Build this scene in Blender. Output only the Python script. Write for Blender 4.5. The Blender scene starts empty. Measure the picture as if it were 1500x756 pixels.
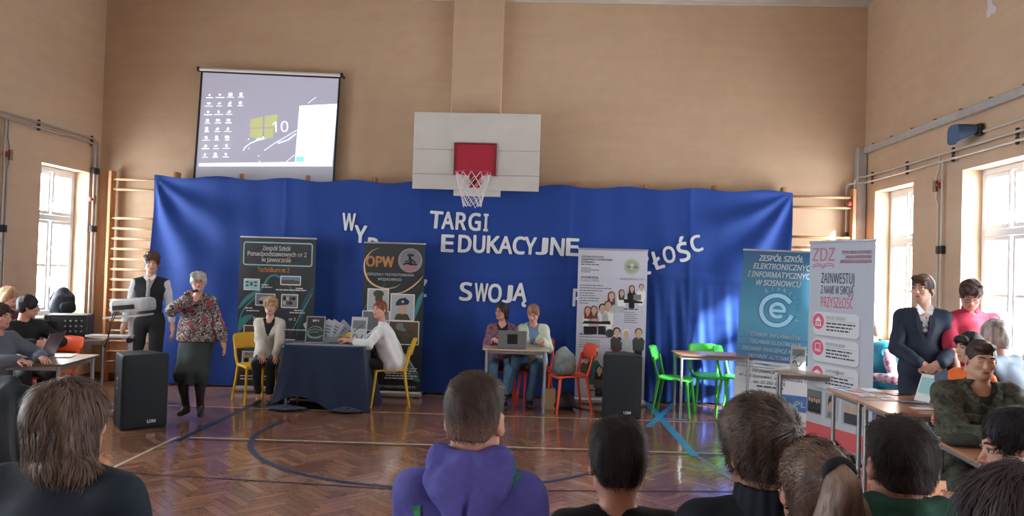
import bpy, bmesh, math, random
import numpy as np
from mathutils import Vector, Matrix, Euler

SC = bpy.context.scene
COL = SC.collection
PI = math.pi
R = math.radians
random.seed(7)

# ---------------------------------------------------------------- camera
FPX = 1112.0
CAM_LOC = Vector((0, 0, 1.67))
cam_data = bpy.data.cameras.new('camera')
cam_data.sensor_width = 36.0
cam_data.lens = FPX / 1500 * 36.0
cam_data.clip_start = 0.05
cam = bpy.data.objects.new('camera', cam_data)
COL.objects.link(cam)
CAM_ROT = Matrix.Rotation(R(2.3), 3, 'Z') @ Matrix.Rotation(PI / 2 + R(1.08), 3, 'X') @ Matrix.Rotation(R(1.7), 3, 'Z')
cam.location = CAM_LOC
cam.rotation_euler = CAM_ROT.to_euler()
SC.camera = cam

# ---------------------------------------------------------------- daylight
world = bpy.data.worlds.new('sky')
SC.world = world
world.use_nodes = True
bg = world.node_tree.nodes['Background']
bg.inputs[0].default_value = (0.90, 0.95, 1.0, 1)
bg.inputs[1].default_value = 11.0

SUN_DIR = Vector((-2.35, 2.8, -1.55)).normalized()
sun_data = bpy.data.lights.new('sun', 'SUN')
sun_data.energy = 15.0
sun_data.angle = R(3.0)
sun_data.color = (1.0, 0.93, 0.82)
sun = bpy.data.objects.new('sun', sun_data)
COL.objects.link(sun)
sun.rotation_euler = SUN_DIR.to_track_quat('-Z', 'Y').to_euler()

vs = SC.view_settings
SC.display_settings.display_device = 'sRGB'
vs.view_transform = 'Standard'
vs.look = 'None'
vs.gamma = 1.0
vs.use_curve_mapping = False
vs.exposure = 1.55
SC.cycles.max_bounces = 8
SC.cycles.diffuse_bounces = 5
SC.cycles.glossy_bounces = 3
SC.cycles.transparent_max_bounces = 12
SC.cycles.caustics_reflective = False
SC.cycles.caustics_refractive = False
SC.cycles.sample_clamp_indirect = 6.0

# room extents
XL, XR, YW, YB, ZC = -6.27, 4.33, 10.45, -4.2, 5.45


def ray(px, py):
    return CAM_ROT @ Vector(((px - 750) / FPX, -(py - 378) / FPX, -1.0))


def atY(px, py, Y):
    d = ray(px, py)
    return CAM_LOC + d * (Y / d.y)


def atX(px, py, X):
    d = ray(px, py)
    return CAM_LOC + d * (X / d.x)


def atZ(px, py, z=0.0):
    d = ray(px, py)
    return CAM_LOC + d * ((z - 1.67) / d.z)


# ---------------------------------------------------------------- materials
MATS = {}


def mat(name, col, rough=0.6, metal=0.0, noise=0.0, nscale=8.0, bump=0.0, bscale=40.0, col2=None, spec=0.5,
        sheen=0.0, coat=0.0, stretch=None, emit=None, estr=1.0, detail=4.0):
    if name in MATS:
        return MATS[name]
    m = bpy.data.materials.new(name)
    m.use_nodes = True
    nt = m.node_tree
    b = nt.nodes['Principled BSDF']
    b.inputs['Base Color'].default_value = (*col, 1)
    b.inputs['Roughness'].default_value = rough
    b.inputs['Metallic'].default_value = metal
    b.inputs['Specular IOR Level'].default_value = spec
    if sheen:
        b.inputs['Sheen Weight'].default_value = sheen
    if coat:
        b.inputs['Coat Weight'].default_value = coat
        b.inputs['Coat Roughness'].default_value = 0.12
    tc = nt.nodes.new('ShaderNodeTexCoord')
    vec = tc.outputs['Object']
    if stretch:
        mp = nt.nodes.new('ShaderNodeMapping')
        mp.inputs['Scale'].default_value = stretch
        nt.links.new(vec, mp.inputs['Vector'])
        vec = mp.outputs['Vector']
    if noise or col2:
        n = nt.nodes.new('ShaderNodeTexNoise')
        n.inputs['Scale'].default_value = nscale
        n.inputs['Detail'].default_value = detail
        nt.links.new(vec, n.inputs['Vector'])
        rp = nt.nodes.new('ShaderNodeValToRGB')
        rp.color_ramp.elements[0].position = 0.35
        rp.color_ramp.elements[1].position = 0.65
        c1 = col
        c2 = col2 if col2 else tuple(min(1, c * (1 + noise)) for c in col)
        if not col2:
            c1 = tuple(c * (1 - noise) for c in col)
        rp.color_ramp.elements[0].color = (*c1, 1)
        rp.color_ramp.elements[1].color = (*c2, 1)
        nt.links.new(n.outputs['Fac'], rp.inputs['Fac'])
        nt.links.new(rp.outputs['Color'], b.inputs['Base Color'])
    if bump:
        n2 = nt.nodes.new('ShaderNodeTexNoise')
        n2.inputs['Scale'].default_value = bscale
        n2.inputs['Detail'].default_value = 3
        nt.links.new(vec, n2.inputs['Vector'])
        bp = nt.nodes.new('ShaderNodeBump')
        bp.inputs['Strength'].default_value = bump
        bp.inputs['Distance'].default_value = 0.02
        nt.links.new(n2.outputs['Fac'], bp.inputs['Height'])
        nt.links.new(bp.outputs['Normal'], b.inputs['Normal'])
    if emit:
        b.inputs['Emission Color'].default_value = (*emit, 1)
        b.inputs['Emission Strength'].default_value = estr
    MATS[name] = m
    return m


def srgb(r, g, b):
    f = lambda c: c / 12.92 if c <= 0.04045 else ((c + 0.055) / 1.055) ** 2.4
    return (f(r / 255), f(g / 255), f(b / 255))


def plaster(name, c1, c2, c3):
    m = bpy.data.materials.new(name)
    m.use_nodes = True
    nt = m.node_tree
    b = nt.nodes['Principled BSDF']
    b.inputs['Roughness'].default_value = 0.75
    geo = nt.nodes.new('ShaderNodeNewGeometry')
    n1 = nt.nodes.new('ShaderNodeTexNoise'); n1.inputs['Scale'].default_value = 0.45; n1.inputs['Detail'].default_value = 5
    n2 = nt.nodes.new('ShaderNodeTexNoise'); n2.inputs['Scale'].default_value = 5.0; n2.inputs['Detail'].default_value = 6
    mp = nt.nodes.new('ShaderNodeMapping'); mp.inputs['Scale'].default_value = (0.6, 0.6, 6.0)
    nt.links.new(geo.outputs['Position'], mp.inputs['Vector'])
    n3 = nt.nodes.new('ShaderNodeTexNoise'); n3.inputs['Scale'].default_value = 1.5; n3.inputs['Detail'].default_value = 4
    nt.links.new(mp.outputs['Vector'], n3.inputs['Vector'])
    for n in (n1, n2):
        nt.links.new(geo.outputs['Position'], n.inputs['Vector'])
    rp = nt.nodes.new('ShaderNodeValToRGB')
    rp.color_ramp.elements[0].position = 0.3; rp.color_ramp.elements[0].color = (*c1, 1)
    rp.color_ramp.elements[1].position = 0.7; rp.color_ramp.elements[1].color = (*c2, 1)
    nt.links.new(n1.outputs['Fac'], rp.inputs['Fac'])
    mx = nt.nodes.new('ShaderNodeMix'); mx.data_type = 'RGBA'
    mx.inputs[0].default_value = 0.25
    rp2 = nt.nodes.new('ShaderNodeValToRGB')
    rp2.color_ramp.elements[0].position = 0.42; rp2.color_ramp.elements[0].color = (*c3, 1)
    rp2.color_ramp.elements[1].position = 0.6; rp2.color_ramp.elements[1].color = (*c2, 1)
    ad = nt.nodes.new('ShaderNodeMath'); ad.operation = 'ADD'
    sb = nt.nodes.new('ShaderNodeMath'); sb.operation = 'MULTIPLY'; sb.inputs[1].default_value = 0.5
    nt.links.new(n2.outputs['Fac'], ad.inputs[0]); nt.links.new(n3.outputs['Fac'], ad.inputs[1])
    nt.links.new(ad.outputs[0], sb.inputs[0]); nt.links.new(sb.outputs[0], rp2.inputs['Fac'])
    nt.links.new(rp.outputs['Color'], mx.inputs[6]); nt.links.new(rp2.outputs['Color'], mx.inputs[7])
    nt.links.new(mx.outputs[2], b.inputs['Base Color'])
    bp = nt.nodes.new('ShaderNodeBump'); bp.inputs['Strength'].default_value = 0.25; bp.inputs['Distance'].default_value = 0.01
    nt.links.new(n2.outputs['Fac'], bp.inputs['Height']); nt.links.new(bp.outputs['Normal'], b.inputs['Normal'])
    MATS[name] = m
    return m


# ---------------------------------------------------------------- objects
def link_obj(name, data, parent=None, m=None, loc=None, rot=None):
    o = bpy.data.objects.new(name, data)
    COL.objects.link(o)
    if parent is not None:
        o.parent = parent
    if m is not None and data is not None and not data.materials:
        data.materials.append(m)
    if loc is not None:
        o.location = loc
    if rot is not None:
        o.rotation_euler = rot
    return o


def tag(o, label, cat, group=None, kind=None):
    if label:
        o['label'] = label
    if cat:
        o['category'] = cat
    if group:
        o['group'] = group
    if kind:
        o['kind'] = kind
    return o


def thing(name, label, cat, loc=(0, 0, 0), rotz=0.0, group=None, rot=None):
    o = bpy.data.objects.new(name, None)
    COL.objects.link(o)
    o.empty_display_size = 0.1
    o.location = loc
    o.rotation_euler = rot if rot else (0, 0, rotz)
    return tag(o, label, cat, group)


def struct(o):
    o['kind'] = 'structure'
    return o


def copy_tree(o, parent=None, loc=None, rotz=None, label=None):
    c = o.copy()
    COL.objects.link(c)
    c.parent = parent
    if loc is not None:
        c.location = loc
    if rotz is not None:
        c.rotation_euler = (0, 0, rotz)
    if label:
        c['label'] = label
    for ch in list(o.children):
        copy_tree(ch, c)
    return c


def mesh_np(name, V, F, smooth=False):
    """V (n,3), F (m,k) equal-size polygons"""
    me = bpy.data.meshes.new(name)
    V = np.asarray(V, np.float32)
    F = np.asarray(F, np.int32)
    k = F.shape[1]
    me.vertices.add(len(V)); me.vertices.foreach_set('co', V.ravel())
    me.loops.add(F.size); me.loops.foreach_set('vertex_index', F.ravel())
    me.polygons.add(len(F))
    me.polygons.foreach_set('loop_start', np.arange(0, F.size, k, dtype=np.int32))
    me.polygons.foreach_set('use_smooth', np.full(len(F), smooth))
    me.update(calc_edges=True)
    return me


class MB:
    """mesh builder collecting simple solids"""
    def __init__(self):
        self.v = []; self.f = []; self.sm = []; self.mi = []; self.cur = 0

    def add(self, vs, fs, smooth=False):
        n = len(self.v)
        self.v += [tuple(x) for x in vs]
        self.f += [tuple(i + n for i in f) for f in fs]
        self.sm += [smooth] * len(fs)
        self.mi += [self.cur] * len(fs)

    def box(self, c, s, rot=None, bev=0.0):
        x, y, z = s[0] / 2, s[1] / 2, s[2] / 2
        if bev > 0:
            b = min(bev, x * .9, y * .9, z * .9)
            vs = []; idx = {}
            for i, (sx, sy, sz) in enumerate([(a, bb, cc) for a in (-1, 1) for bb in (-1, 1) for cc in (-1, 1)]):
                idx[(sx, sy, sz)] = len(vs)
                vs += [(sx * x, sy * (y - b), sz * (z - b)), (sx * (x - b), sy * y, sz * (z - b)), (sx * (x - b), sy * (y - b), sz * z)]
            fs = []
            I = lambda sx, sy, sz, k: idx[(sx, sy, sz)] + k
            for sg in (-1, 1):
                q = [I(sg, -1, -1, 0), I(sg, 1, -1, 0), I(sg, 1, 1, 0), I(sg, -1, 1, 0)]; fs.append(q if sg > 0 else q[::-1])
                q = [I(-1, sg, -1, 1), I(-1, sg, 1, 1), I(1, sg, 1, 1), I(1, sg, -1, 1)]; fs.append(q if sg > 0 else q[::-1])
                q = [I(-1, -1, sg, 2), I(1, -1, sg, 2), I(1, 1, sg, 2), I(-1, 1, sg, 2)]; fs.append(q if sg > 0 else q[::-1])
            for a in (-1, 1):
                for c_ in (-1, 1):
                    q = [I(a, c_, -1, 0), I(a, c_, -1, 1), I(a, c_, 1, 1), I(a, c_, 1, 0)]; fs.append(q if a * c_ > 0 else q[::-1])
                    q = [I(a, -1, c_, 0), I(a, 1, c_, 0), I(a, 1, c_, 2), I(a, -1, c_, 2)]; fs.append(q if a * c_ > 0 else q[::-1])
                    q = [I(-1, a, c_, 1), I(-1, a, c_, 2), I(1, a, c_, 2), I(1, a, c_, 1)]; fs.append(q if a * c_ > 0 else q[::-1])
                    for d in (-1, 1):
                        pass
            for a in (-1, 1):
                for b2 in (-1, 1):
                    for c2 in (-1, 1):
                        q = [I(a, b2, c2, 0), I(a, b2, c2, 1), I(a, b2, c2, 2)]
                        fs.append(q if a * b2 * c2 > 0 else q[::-1])
        else:
            vs = [(a * x, b * y, cc * z) for a in (-1, 1) for b in (-1, 1) for cc in (-1, 1)]
            fs = [(0, 1, 3, 2), (4, 6, 7, 5), (0, 4, 5, 1), (2, 3, 7, 6), (0, 2, 6, 4), (1, 5, 7, 3)]
        M = (Euler(rot).to_matrix() if rot is not None and not isinstance(rot, Matrix) else rot)
        out = []
        for v in vs:
            v = Vector(v)
            if M is not None:
                v = M @ v
            out.append(v + Vector(c))
        self.add(out, fs)
        return self

    def bar(self, a, b, w, d, up=(0, 0, 1), bev=0.0):
        a, b = Vector(a), Vector(b)
        z = (b - a); L = z.length; z.normalize()
        up = Vector(up)
        if abs(z.dot(up)) > .99:
            up = Vector((0, 1, 0))
        x = up.cross(z).normalized(); y = z.cross(x)
        M = Matrix((x, y, z)).transposed()
        return self.box((a + b) / 2, (w, d, L), M, bev)

    def tube(self, pts, r, n=10, cap=True, closed=False):
        pts = [Vector(p) for p in pts]
        rs = r if isinstance(r, (list, tuple)) else [r] * len(pts)
        N = len(pts)
        vs = []; fs = []
        prev = None
        for i, p in enumerate(pts):
            if closed:
                t = (pts[(i + 1) % N] - pts[i - 1]).normalized()
            else:
                t = (pts[min(i + 1, N - 1)] - pts[max(i - 1, 0)]).normalized()
            if prev is None:
                u = Vector((0, 0, 1)) if abs(t.z) < .9 else Vector((1, 0, 0))
                prev = t.cross(u).normalized()
            x = (prev - t * prev.dot(t)).normalized()
            prev = x
            y = t.cross(x)
            for k in range(n):
                a = 2 * PI * k / n
                vs.append(p + (x * math.cos(a) + y * math.sin(a)) * rs[i])
        for i in range(N - (0 if closed else 1)):
            j = (i + 1) % N
            for k in range(n):
                k2 = (k + 1) % n
                fs.append((i * n + k, i * n + k2, j * n + k2, j * n + k))
        self.add(vs, fs, True)
        if cap and not closed:
            self.add(vs[:n], [tuple(range(n))[::-1]])
            self.add(vs[-n:], [tuple(range(n))])
        return self

    def lathe(self, prof, n=20, c=(0, 0, 0), M=None):
        vs = []; fs = []
        for (r, z) in prof:
            for k in range(n):
                a = 2 * PI * k / n
                v = Vector((r * math.cos(a), r * math.sin(a), z))
                if M is not None:
                    v = M @ v
                vs.append(v + Vector(c))
        for i in range(len(prof) - 1):
            for k in range(n):
                k2 = (k + 1) % n
                fs.append((i * n + k, i * n + k2, (i + 1) * n + k2, (i + 1) * n + k))
        self.add(vs, fs, True)
        return self

    def slab(self, outline, z0, z1, smooth=False):
        n = len(outline)
        vs = [(x, y, z0) for x, y in outline] + [(x, y, z1) for x, y in outline]
        fs = [tuple(range(n))[::-1], tuple(range(n, 2 * n))]
        self.add(vs, fs)
        self.add(vs, [(i, (i + 1) % n, n + (i + 1) % n, n + i) for i in range(n)], smooth)
        return self

    def grid(self, fn, nu, nv, thick=0.0, smooth=True, closed_u=False):
        """fn(u,v)->Vector, u,v in 0..1 ; optional thickness along normal"""
        P = [[Vector(fn(i / nu, j / nv)) for j in range(nv + 1)] for i in range(nu + 1)]
        def nrm(i, j):
            a = P[min(i + 1, nu)][j] - P[max(i - 1, 0)][j]
            b = P[i][min(j + 1, nv)] - P[i][max(j - 1, 0)]
            c = a.cross(b)
            return c.normalized() if c.length > 1e-12 else Vector((0, 0, 1))
        W = nv + 1
        vs = [P[i][j] for i in range(nu + 1) for j in range(nv + 1)]
        fs = [(i * W + j, (i + 1) * W + j, (i + 1) * W + j + 1, i * W + j + 1) for i in range(nu) for j in range(nv)]
        if thick:
            n0 = len(vs)
            vs2 = [P[i][j] - nrm(i, j) * thick for i in range(nu + 1) for j in range(nv + 1)]
            fs2 = [tuple(n0 + k for k in f[::-1]) for f in fs]
            rim = [i * W for i in range(nu + 1)] + [nu * W + j for j in range(1, nv + 1)] + \
                  [i * W + nv for i in range(nu - 1, -1, -1)] + [j for j in range(nv - 1, 0, -1)]
            fr = []
            for k in range(len(rim)):
                a, b = rim[k], rim[(k + 1) % len(rim)]
                fr.append((b, a, n0 + a, n0 + b))
            self.add(vs + vs2, fs + fs2 + fr, smooth)
        else:
            self.add(vs, fs, smooth)
        return self

    def build(self, name, mats, parent=None, loc=None, rot=None):
        me = bpy.data.meshes.new(name)
        me.from_pydata([tuple(v) for v in self.v], [], self.f)
        me.polygons.foreach_set('use_smooth', self.sm)
        if not isinstance(mats, (list, tuple)):
            mats = [mats]
        for m in mats:
            me.materials.append(m)
        if len(mats) > 1:
            me.polygons.foreach_set('material_index', self.mi)
        me.update()
        return link_obj(name, me, parent, None, loc, rot)


def rrect(w, h, r, n=5, cx=0, cy=0):
    out = []
    for (sx, sy, a0) in ((1, 1, 0), (-1, 1, 90), (-1, -1, 180), (1, -1, 270)):
        for k in range(n + 1):
            a = R(a0 + 90 * k / n)
            out.append((cx + sx * (w / 2 - r) + r * math.cos(a), cy + sy * (h / 2 - r) + r * math.sin(a)))
    return out


# ---------------------------------------------------------------- text
import os
TEXT_FONT = None
try:    # the sans serif face that ships inside Blender itself; the built-in face is the fallback
    for _k in ('LOCAL', 'SYSTEM'):
        _p = os.path.join(bpy.utils.resource_path(_k), 'datafiles', 'fonts', 'NotoSansHebrew-Regular.woff2')
        if os.path.exists(_p):
            TEXT_FONT = bpy.data.fonts.load(_p)
            break
except Exception:
    TEXT_FONT = None


def text_mesh(s, size, extrude=0.0, bold=0.0, align='CENTER', xscale=1.0, shear=0.0, space=1.0, bevel=0.0):
    cu = bpy.data.curves.new('txt', 'FONT')
    cu.body = s
    if TEXT_FONT:
        cu.font = TEXT_FONT
    cu.size = size
    cu.extrude = extrude
    cu.align_x = align
    cu.align_y = 'CENTER'
    cu.shear = shear
    cu.space_character = space
    cu.resolution_u = 3
    o = bpy.data.objects.new('txt', cu)
    COL.objects.link(o)
    dg = bpy.context.evaluated_depsgraph_get()
    me = bpy.data.meshes.new_from_object(o.evaluated_get(dg))
    bpy.data.objects.remove(o)
    bpy.data.curves.remove(cu)
    if bold > 0:    # heavier weight: the same outline struck several times, slightly shifted
        V = [v.co.copy() for v in me.vertices]; F = [tuple(p.vertices) for p in me.polygons]
        vs, fs = [], []
        for (dx, dy) in ((-1, 0), (1, 0), (0, .8), (0, -.8), (.7, .6), (-.7, .6), (.7, -.6), (-.7, -.6)):
            n = len(vs)
            vs += [v + Vector((dx * bold, dy * bold, n / max(1, len(V)) * bold * .02)) for v in V]; fs += [tuple(i + n for i in f) for f in F]
        bpy.data.meshes.remove(me)
        me = bpy.data.meshes.new('txt'); me.from_pydata(vs, [], fs)
    return me


def mesh_into(mb, me, M=None, smooth=False):
    vs = [(M @ v.co if M is not None else v.co.copy()) for v in me.vertices]
    mb.add(vs, [tuple(p.vertices) for p in me.polygons], smooth)
    bpy.data.meshes.remove(me)


# ---------------------------------------------------------------- signed distance modelling
class SDF:
    def __init__(self):
        self.p = []
        self.warp = None

    def cap(self, a, b, ra, rb=None, k=0.02, sub=False, flat=None):
        self.p.append(('c', np.array(a, float), np.array(b, float), ra, ra if rb is None else rb, k, sub))
        return self

    def ell(self, c, r, rot=None, k=0.02, sub=False):
        """rot: 3x3 with columns = ellipsoid axes"""
        A = np.eye(3) if rot is None else np.array(rot, float)
        self.p.append(('e', np.array(c, float), np.array(r, float), A, k, sub))
        return self

    def plane_cut(self, pt, n, k=0.004):
        """remove everything on the side n points to"""
        n = np.array(n, float); n = n / np.linalg.norm(n)
        self.p.append(('h', np.array(pt, float), n, k))
        return self

    def bounds(self):
        lo = np.full(3, 1e9); hi = -lo
        for q in self.p:
            if q[0] == 'c' and not q[6]:
                for c, r in ((q[1], q[3]), (q[2], q[4])):
                    lo = np.minimum(lo, c - r); hi = np.maximum(hi, c + r)
            elif q[0] == 'e' and not q[5]:
                e = np.sqrt(((q[3] * q[2][None, :]) ** 2).sum(1))
                lo = np.minimum(lo, q[1] - e); hi = np.maximum(hi, q[1] + e)
        return lo, hi

    def ev(self, P, margin):
        d = np.full(len(P), 0.5)
        for q in self.p:
            if q[0] == 'h':
                _, pt, n, k = q
                e = (P - pt) @ n
                m = d < 0.4
                dd = d[m]; ee = e[m]
                h = np.clip(0.5 - 0.5 * (dd - ee) / k, 0, 1)
                d[m] = dd * (1 - h) + ee * h + k * h * (1 - h)
                d[~m] = np.maximum(d[~m], e[~m])
                continue
            if q[0] == 'c':
                _, a, b, ra, rb, k, sub = q
                lo = np.minimum(a, b) - max(ra, rb) - margin - k; hi = np.maximum(a, b) + max(ra, rb) + margin + k
            else:
                _, c, r, A, k, sub = q
                e = np.sqrt(((A * r[None, :]) ** 2).sum(1)) + margin + k
                lo = c - e; hi = c + e
            m = ((P > lo) & (P < hi)).all(1)
            if not m.any():
                continue
            X = P[m]
            if q[0] == 'c':
                ba = b - a; L = ba @ ba + 1e-12
                t = np.clip(((X - a) @ ba) / L, 0, 1)
                e = np.linalg.norm(X - a - t[:, None] * ba, axis=1) - (ra + (rb - ra) * t)
            else:
                Y = (X - c) @ A
                k0 = np.linalg.norm(Y / r, axis=1); k1 = np.linalg.norm(Y / (r * r), axis=1) + 1e-9
                e = k0 * (k0 - 1) / k1
            dd = d[m]
            if sub:
                h = np.clip(0.5 - 0.5 * (dd + e) / k, 0, 1)
                d[m] = dd * (1 - h) - e * h + k * h * (1 - h)
            else:
                h = np.clip(0.5 + 0.5 * (dd - e) / k, 0, 1)
                d[m] = dd * (1 - h) + e * h - k * h * (1 - h)
        if self.warp is not None:
            m = d < 0.3
            d[m] = d[m] + self.warp(P[m])
        return d

    def mesh(self, name, h=0.01, smooth=True):
        lo, hi = self.bounds()
        lo = lo - 3 * h; hi = hi + 3 * h
        B = 4
        nb = np.ceil((hi - lo) / (h * B)).astype(int) + 1
        n = nb * B
        ci = np.stack(np.meshgrid(*[np.arange(k) for k in nb], indexing='ij'), -1).reshape(-1, 3)
        cc = lo + (ci + 0.5) * B * h - 0.5 * h
        rad = B * h * 0.87
        dc = self.ev(cc, rad * 2.2)
        F = np.where(dc > 0, 1.0, -1.0).reshape(nb)
        F = np.repeat(np.repeat(np.repeat(F, B, 0), B, 1), B, 2).astype(np.float32)
        act = np.abs(dc) < rad * 1.9 + 0.012
        off = np.stack(np.meshgrid(*[np.arange(B)] * 3, indexing='ij'), -1).reshape(-1, 3)
        ai = ci[act] * B
        idx = (ai[:, None, :] + off[None]).reshape(-1, 3)
        vals = np.empty(len(idx))
        for s in range(0, len(idx), 400000):
            vals[s:s + 400000] = self.ev(lo + idx[s:s + 400000] * h, 3 * h)
        F[idx[:, 0], idx[:, 1], idx[:, 2]] = vals
        # surface nets
        ins = F < 0
        cnt = np.zeros(tuple(n - 1), np.int8)
        corners = [(i, j, k) for i in (0, 1) for j in (0, 1) for k in (0, 1)]
        for (i, j, k) in corners:
            cnt += ins[i:n[0] - 1 + i, j:n[1] - 1 + j, k:n[2] - 1 + k]
        cells = np.argwhere((cnt > 0) & (cnt < 8))
        vid = np.full(tuple(n - 1), -1, np.int32)
        vid[cells[:, 0], cells[:, 1], cells[:, 2]] = np.arange(len(cells))
        acc = np.zeros((len(cells), 3)); w = np.zeros(len(cells))
        cv = [F[cells[:, 0] + i, cells[:, 1] + j, cells[:, 2] + k] for (i, j, k) in corners]
        for a in range(8):
            for b in range(a + 1, 8):
                ca, cb = np.array(corners[a]), np.array(corners[b])
                if np.abs(ca - cb).sum() != 1:
                    continue
                va, vb = cv[a], cv[b]
                m = (va < 0) != (vb < 0)
                t = va[m] / (va[m] - vb[m])
                acc[m] += ca + t[:, None] * (cb - ca)
                w[m] += 1
        V = lo + (cells + acc / w[:, None]) * h
        faces = []
        for ax in range(3):
            o1, o2 = (ax + 1) % 3, (ax + 2) % 3
            sl0 = [slice(1, n[0] - 1), slice(1, n[1] - 1), slice(1, n[2] - 1)]
            sl0[ax] = slice(0, n[ax] - 1)
            sl1 = list(sl0); sl1[ax] = slice(1, n[ax])
            A = ins[tuple(sl0)]; Bm = ins[tuple(sl1)]
            base = np.array([s.start for s in sl0])
            for flip, m in ((False, A & ~Bm), (True, ~A & Bm)):
                e = np.argwhere(m) + base
                if not len(e):
                    continue
                def g(d1, d2):
                    q = e.copy(); q[:, o1] -= d1; q[:, o2] -= d2
                    return vid[q[:, 0], q[:, 1], q[:, 2]]
                quad = np.stack([g(1, 1), g(0, 1), g(0, 0), g(1, 0)], 1)
                if flip:
                    quad = quad[:, ::-1]
                faces.append(quad)
        Fc = np.concatenate(faces)
        Fc = Fc[(Fc >= 0).all(1)]
        return mesh_np(name, V, Fc, smooth)

    def build(self, name, m, parent=None, h=0.01, loc=None, rot=None):
        return link_obj(name, self.mesh(name, h), parent, m, loc, rot)


def wrinkle(amp, f=30.0, seed=0.0, stretch=(1, 1, .6)):
    s = np.array(stretch)
    def w(P):
        Q = P * s * f + seed
        x, y, z = Q[:, 0], Q[:, 1], Q[:, 2]
        return amp * (np.sin(x + 1.7 * np.sin(z * .7 + seed)) * np.sin(z * 1.3 + 1.1 * np.sin(y * .9)) +
                      .6 * np.sin(1.9 * y + 1.3 * z + 2 * np.sin(x * .6)))
    return w

# ================================================================ SETTING
M_WALL = plaster('ochre_plaster', srgb(194, 164, 138), srgb(206, 178, 150), srgb(184, 152, 126))
M_CEIL = mat('ceiling_paint', srgb(205, 200, 192), 0.8, noise=.04, nscale=1.5)
M_WFRAME = mat('window_white', srgb(215, 218, 222), 0.35)
M_SILL = mat('sill_white', srgb(215, 205, 190), 0.5)


def glass_mat():
    m = bpy.data.materials.new('window_glass')
    m.use_nodes = True
    nt = m.node_tree
    nt.nodes.remove(nt.nodes['Principled BSDF'])
    t = nt.nodes.new('ShaderNodeBsdfTransparent'); t.inputs[0].default_value = (.95, .97, .97, 1)
    g = nt.nodes.new('ShaderNodeBsdfGlossy'); g.inputs['Roughness'].default_value = 0.02
    mx = nt.nodes.new('ShaderNodeMixShader')
    mx.inputs[0].default_value = .05; nt.links.new(t.outputs[0], mx.inputs[1]); nt.links.new(g.outputs[0], mx.inputs[2])
    nt.links.new(mx.outputs[0], nt.nodes['Material Output'].inputs[0])
    return m


M_GLASS = glass_mat()
WT = 0.38
WZ0, WZ1 = 0.93, 2.87
OPEN_R = [(9.08, 10.11), (7.0, 8.04), (5.06, 6.08), (-0.4, 0.64), (-2.6, -1.56)]  # openings beyond the second are unseen, placed for sun patches and fill light
OPEN_L = [(9.2, 10.2), (7.0, 8.0), (4.8, 5.8), (2.6, 3.6), (0.4, 1.4), (-1.8, -.8)]


def side_wall(name, x0, x1, openings):
    b = MB()
    ys = sorted(openings)
    b.box(((x0 + x1) / 2, (YB + YW) / 2, WZ0 / 2), (x1 - x0, YW - YB, WZ0))
    b.box(((x0 + x1) / 2, (YB + YW) / 2, (WZ1 + ZC) / 2), (x1 - x0, YW - YB, ZC - WZ1))
    e = YB
    for a, c in ys + [(YW, YW)]:
        if a - e > 1e-3:
            b.box(((x0 + x1) / 2, (e + a) / 2, (WZ0 + WZ1) / 2), (x1 - x0, a - e, WZ1 - WZ0))
        e = c
    return struct(b.build(name, M_WALL))


side_wall('wall_right', XR, XR + WT, OPEN_R)
side_wall('wall_left', XL - WT, XL, OPEN_L)
b = MB(); b.box(((XL + XR) / 2, YW + .15, ZC / 2), (XR - XL + 2 * WT, .3, ZC)); struct(b.build('wall_back', M_WALL))
b = MB(); b.box(((XL + XR) / 2, YB - .15, ZC / 2), (XR - XL + 2 * WT, .3, ZC)); struct(b.build('wall_front', M_WALL))
b = MB(); b.box(((XL + XR) / 2, (YB + YW) / 2, ZC + .1), (XR - XL + 2 * WT, YW - YB + .6, .2)); struct(b.build('ceiling', M_CEIL))
# pilaster rising behind the hoop
b = MB(); b.box((-.965, YW - .09, ZC / 2), (.68, .18, ZC), bev=.008)
struct(b.build('pilaster', M_WALL))
# cove between back wall and ceiling
b = MB(); b.box(((XL + XR) / 2, YW - .02, ZC - .015), (XR - XL, .04, .03)); struct(b.build('trim_1', M_CEIL))
# skirting
M_SKIRT = mat('skirting_wood', srgb(120, 76, 48), .5, noise=.15)
b = MB(); b.box(((XL + XR) / 2, YW - .012, .05), (XR - XL, .024, .1), bev=.004); struct(b.build('baseboard_back', M_SKIRT))
b = MB(); b.box((XL + .012, (YB + YW) / 2, .05), (.024, YW - YB, .1), bev=.004); struct(b.build('baseboard_left', M_SKIRT))
b = MB(); b.box((XR - .012, (YB + YW) / 2, .05), (.024, YW - YB, .1), bev=.004); struct(b.build('baseboard_right', M_SKIRT))


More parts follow.
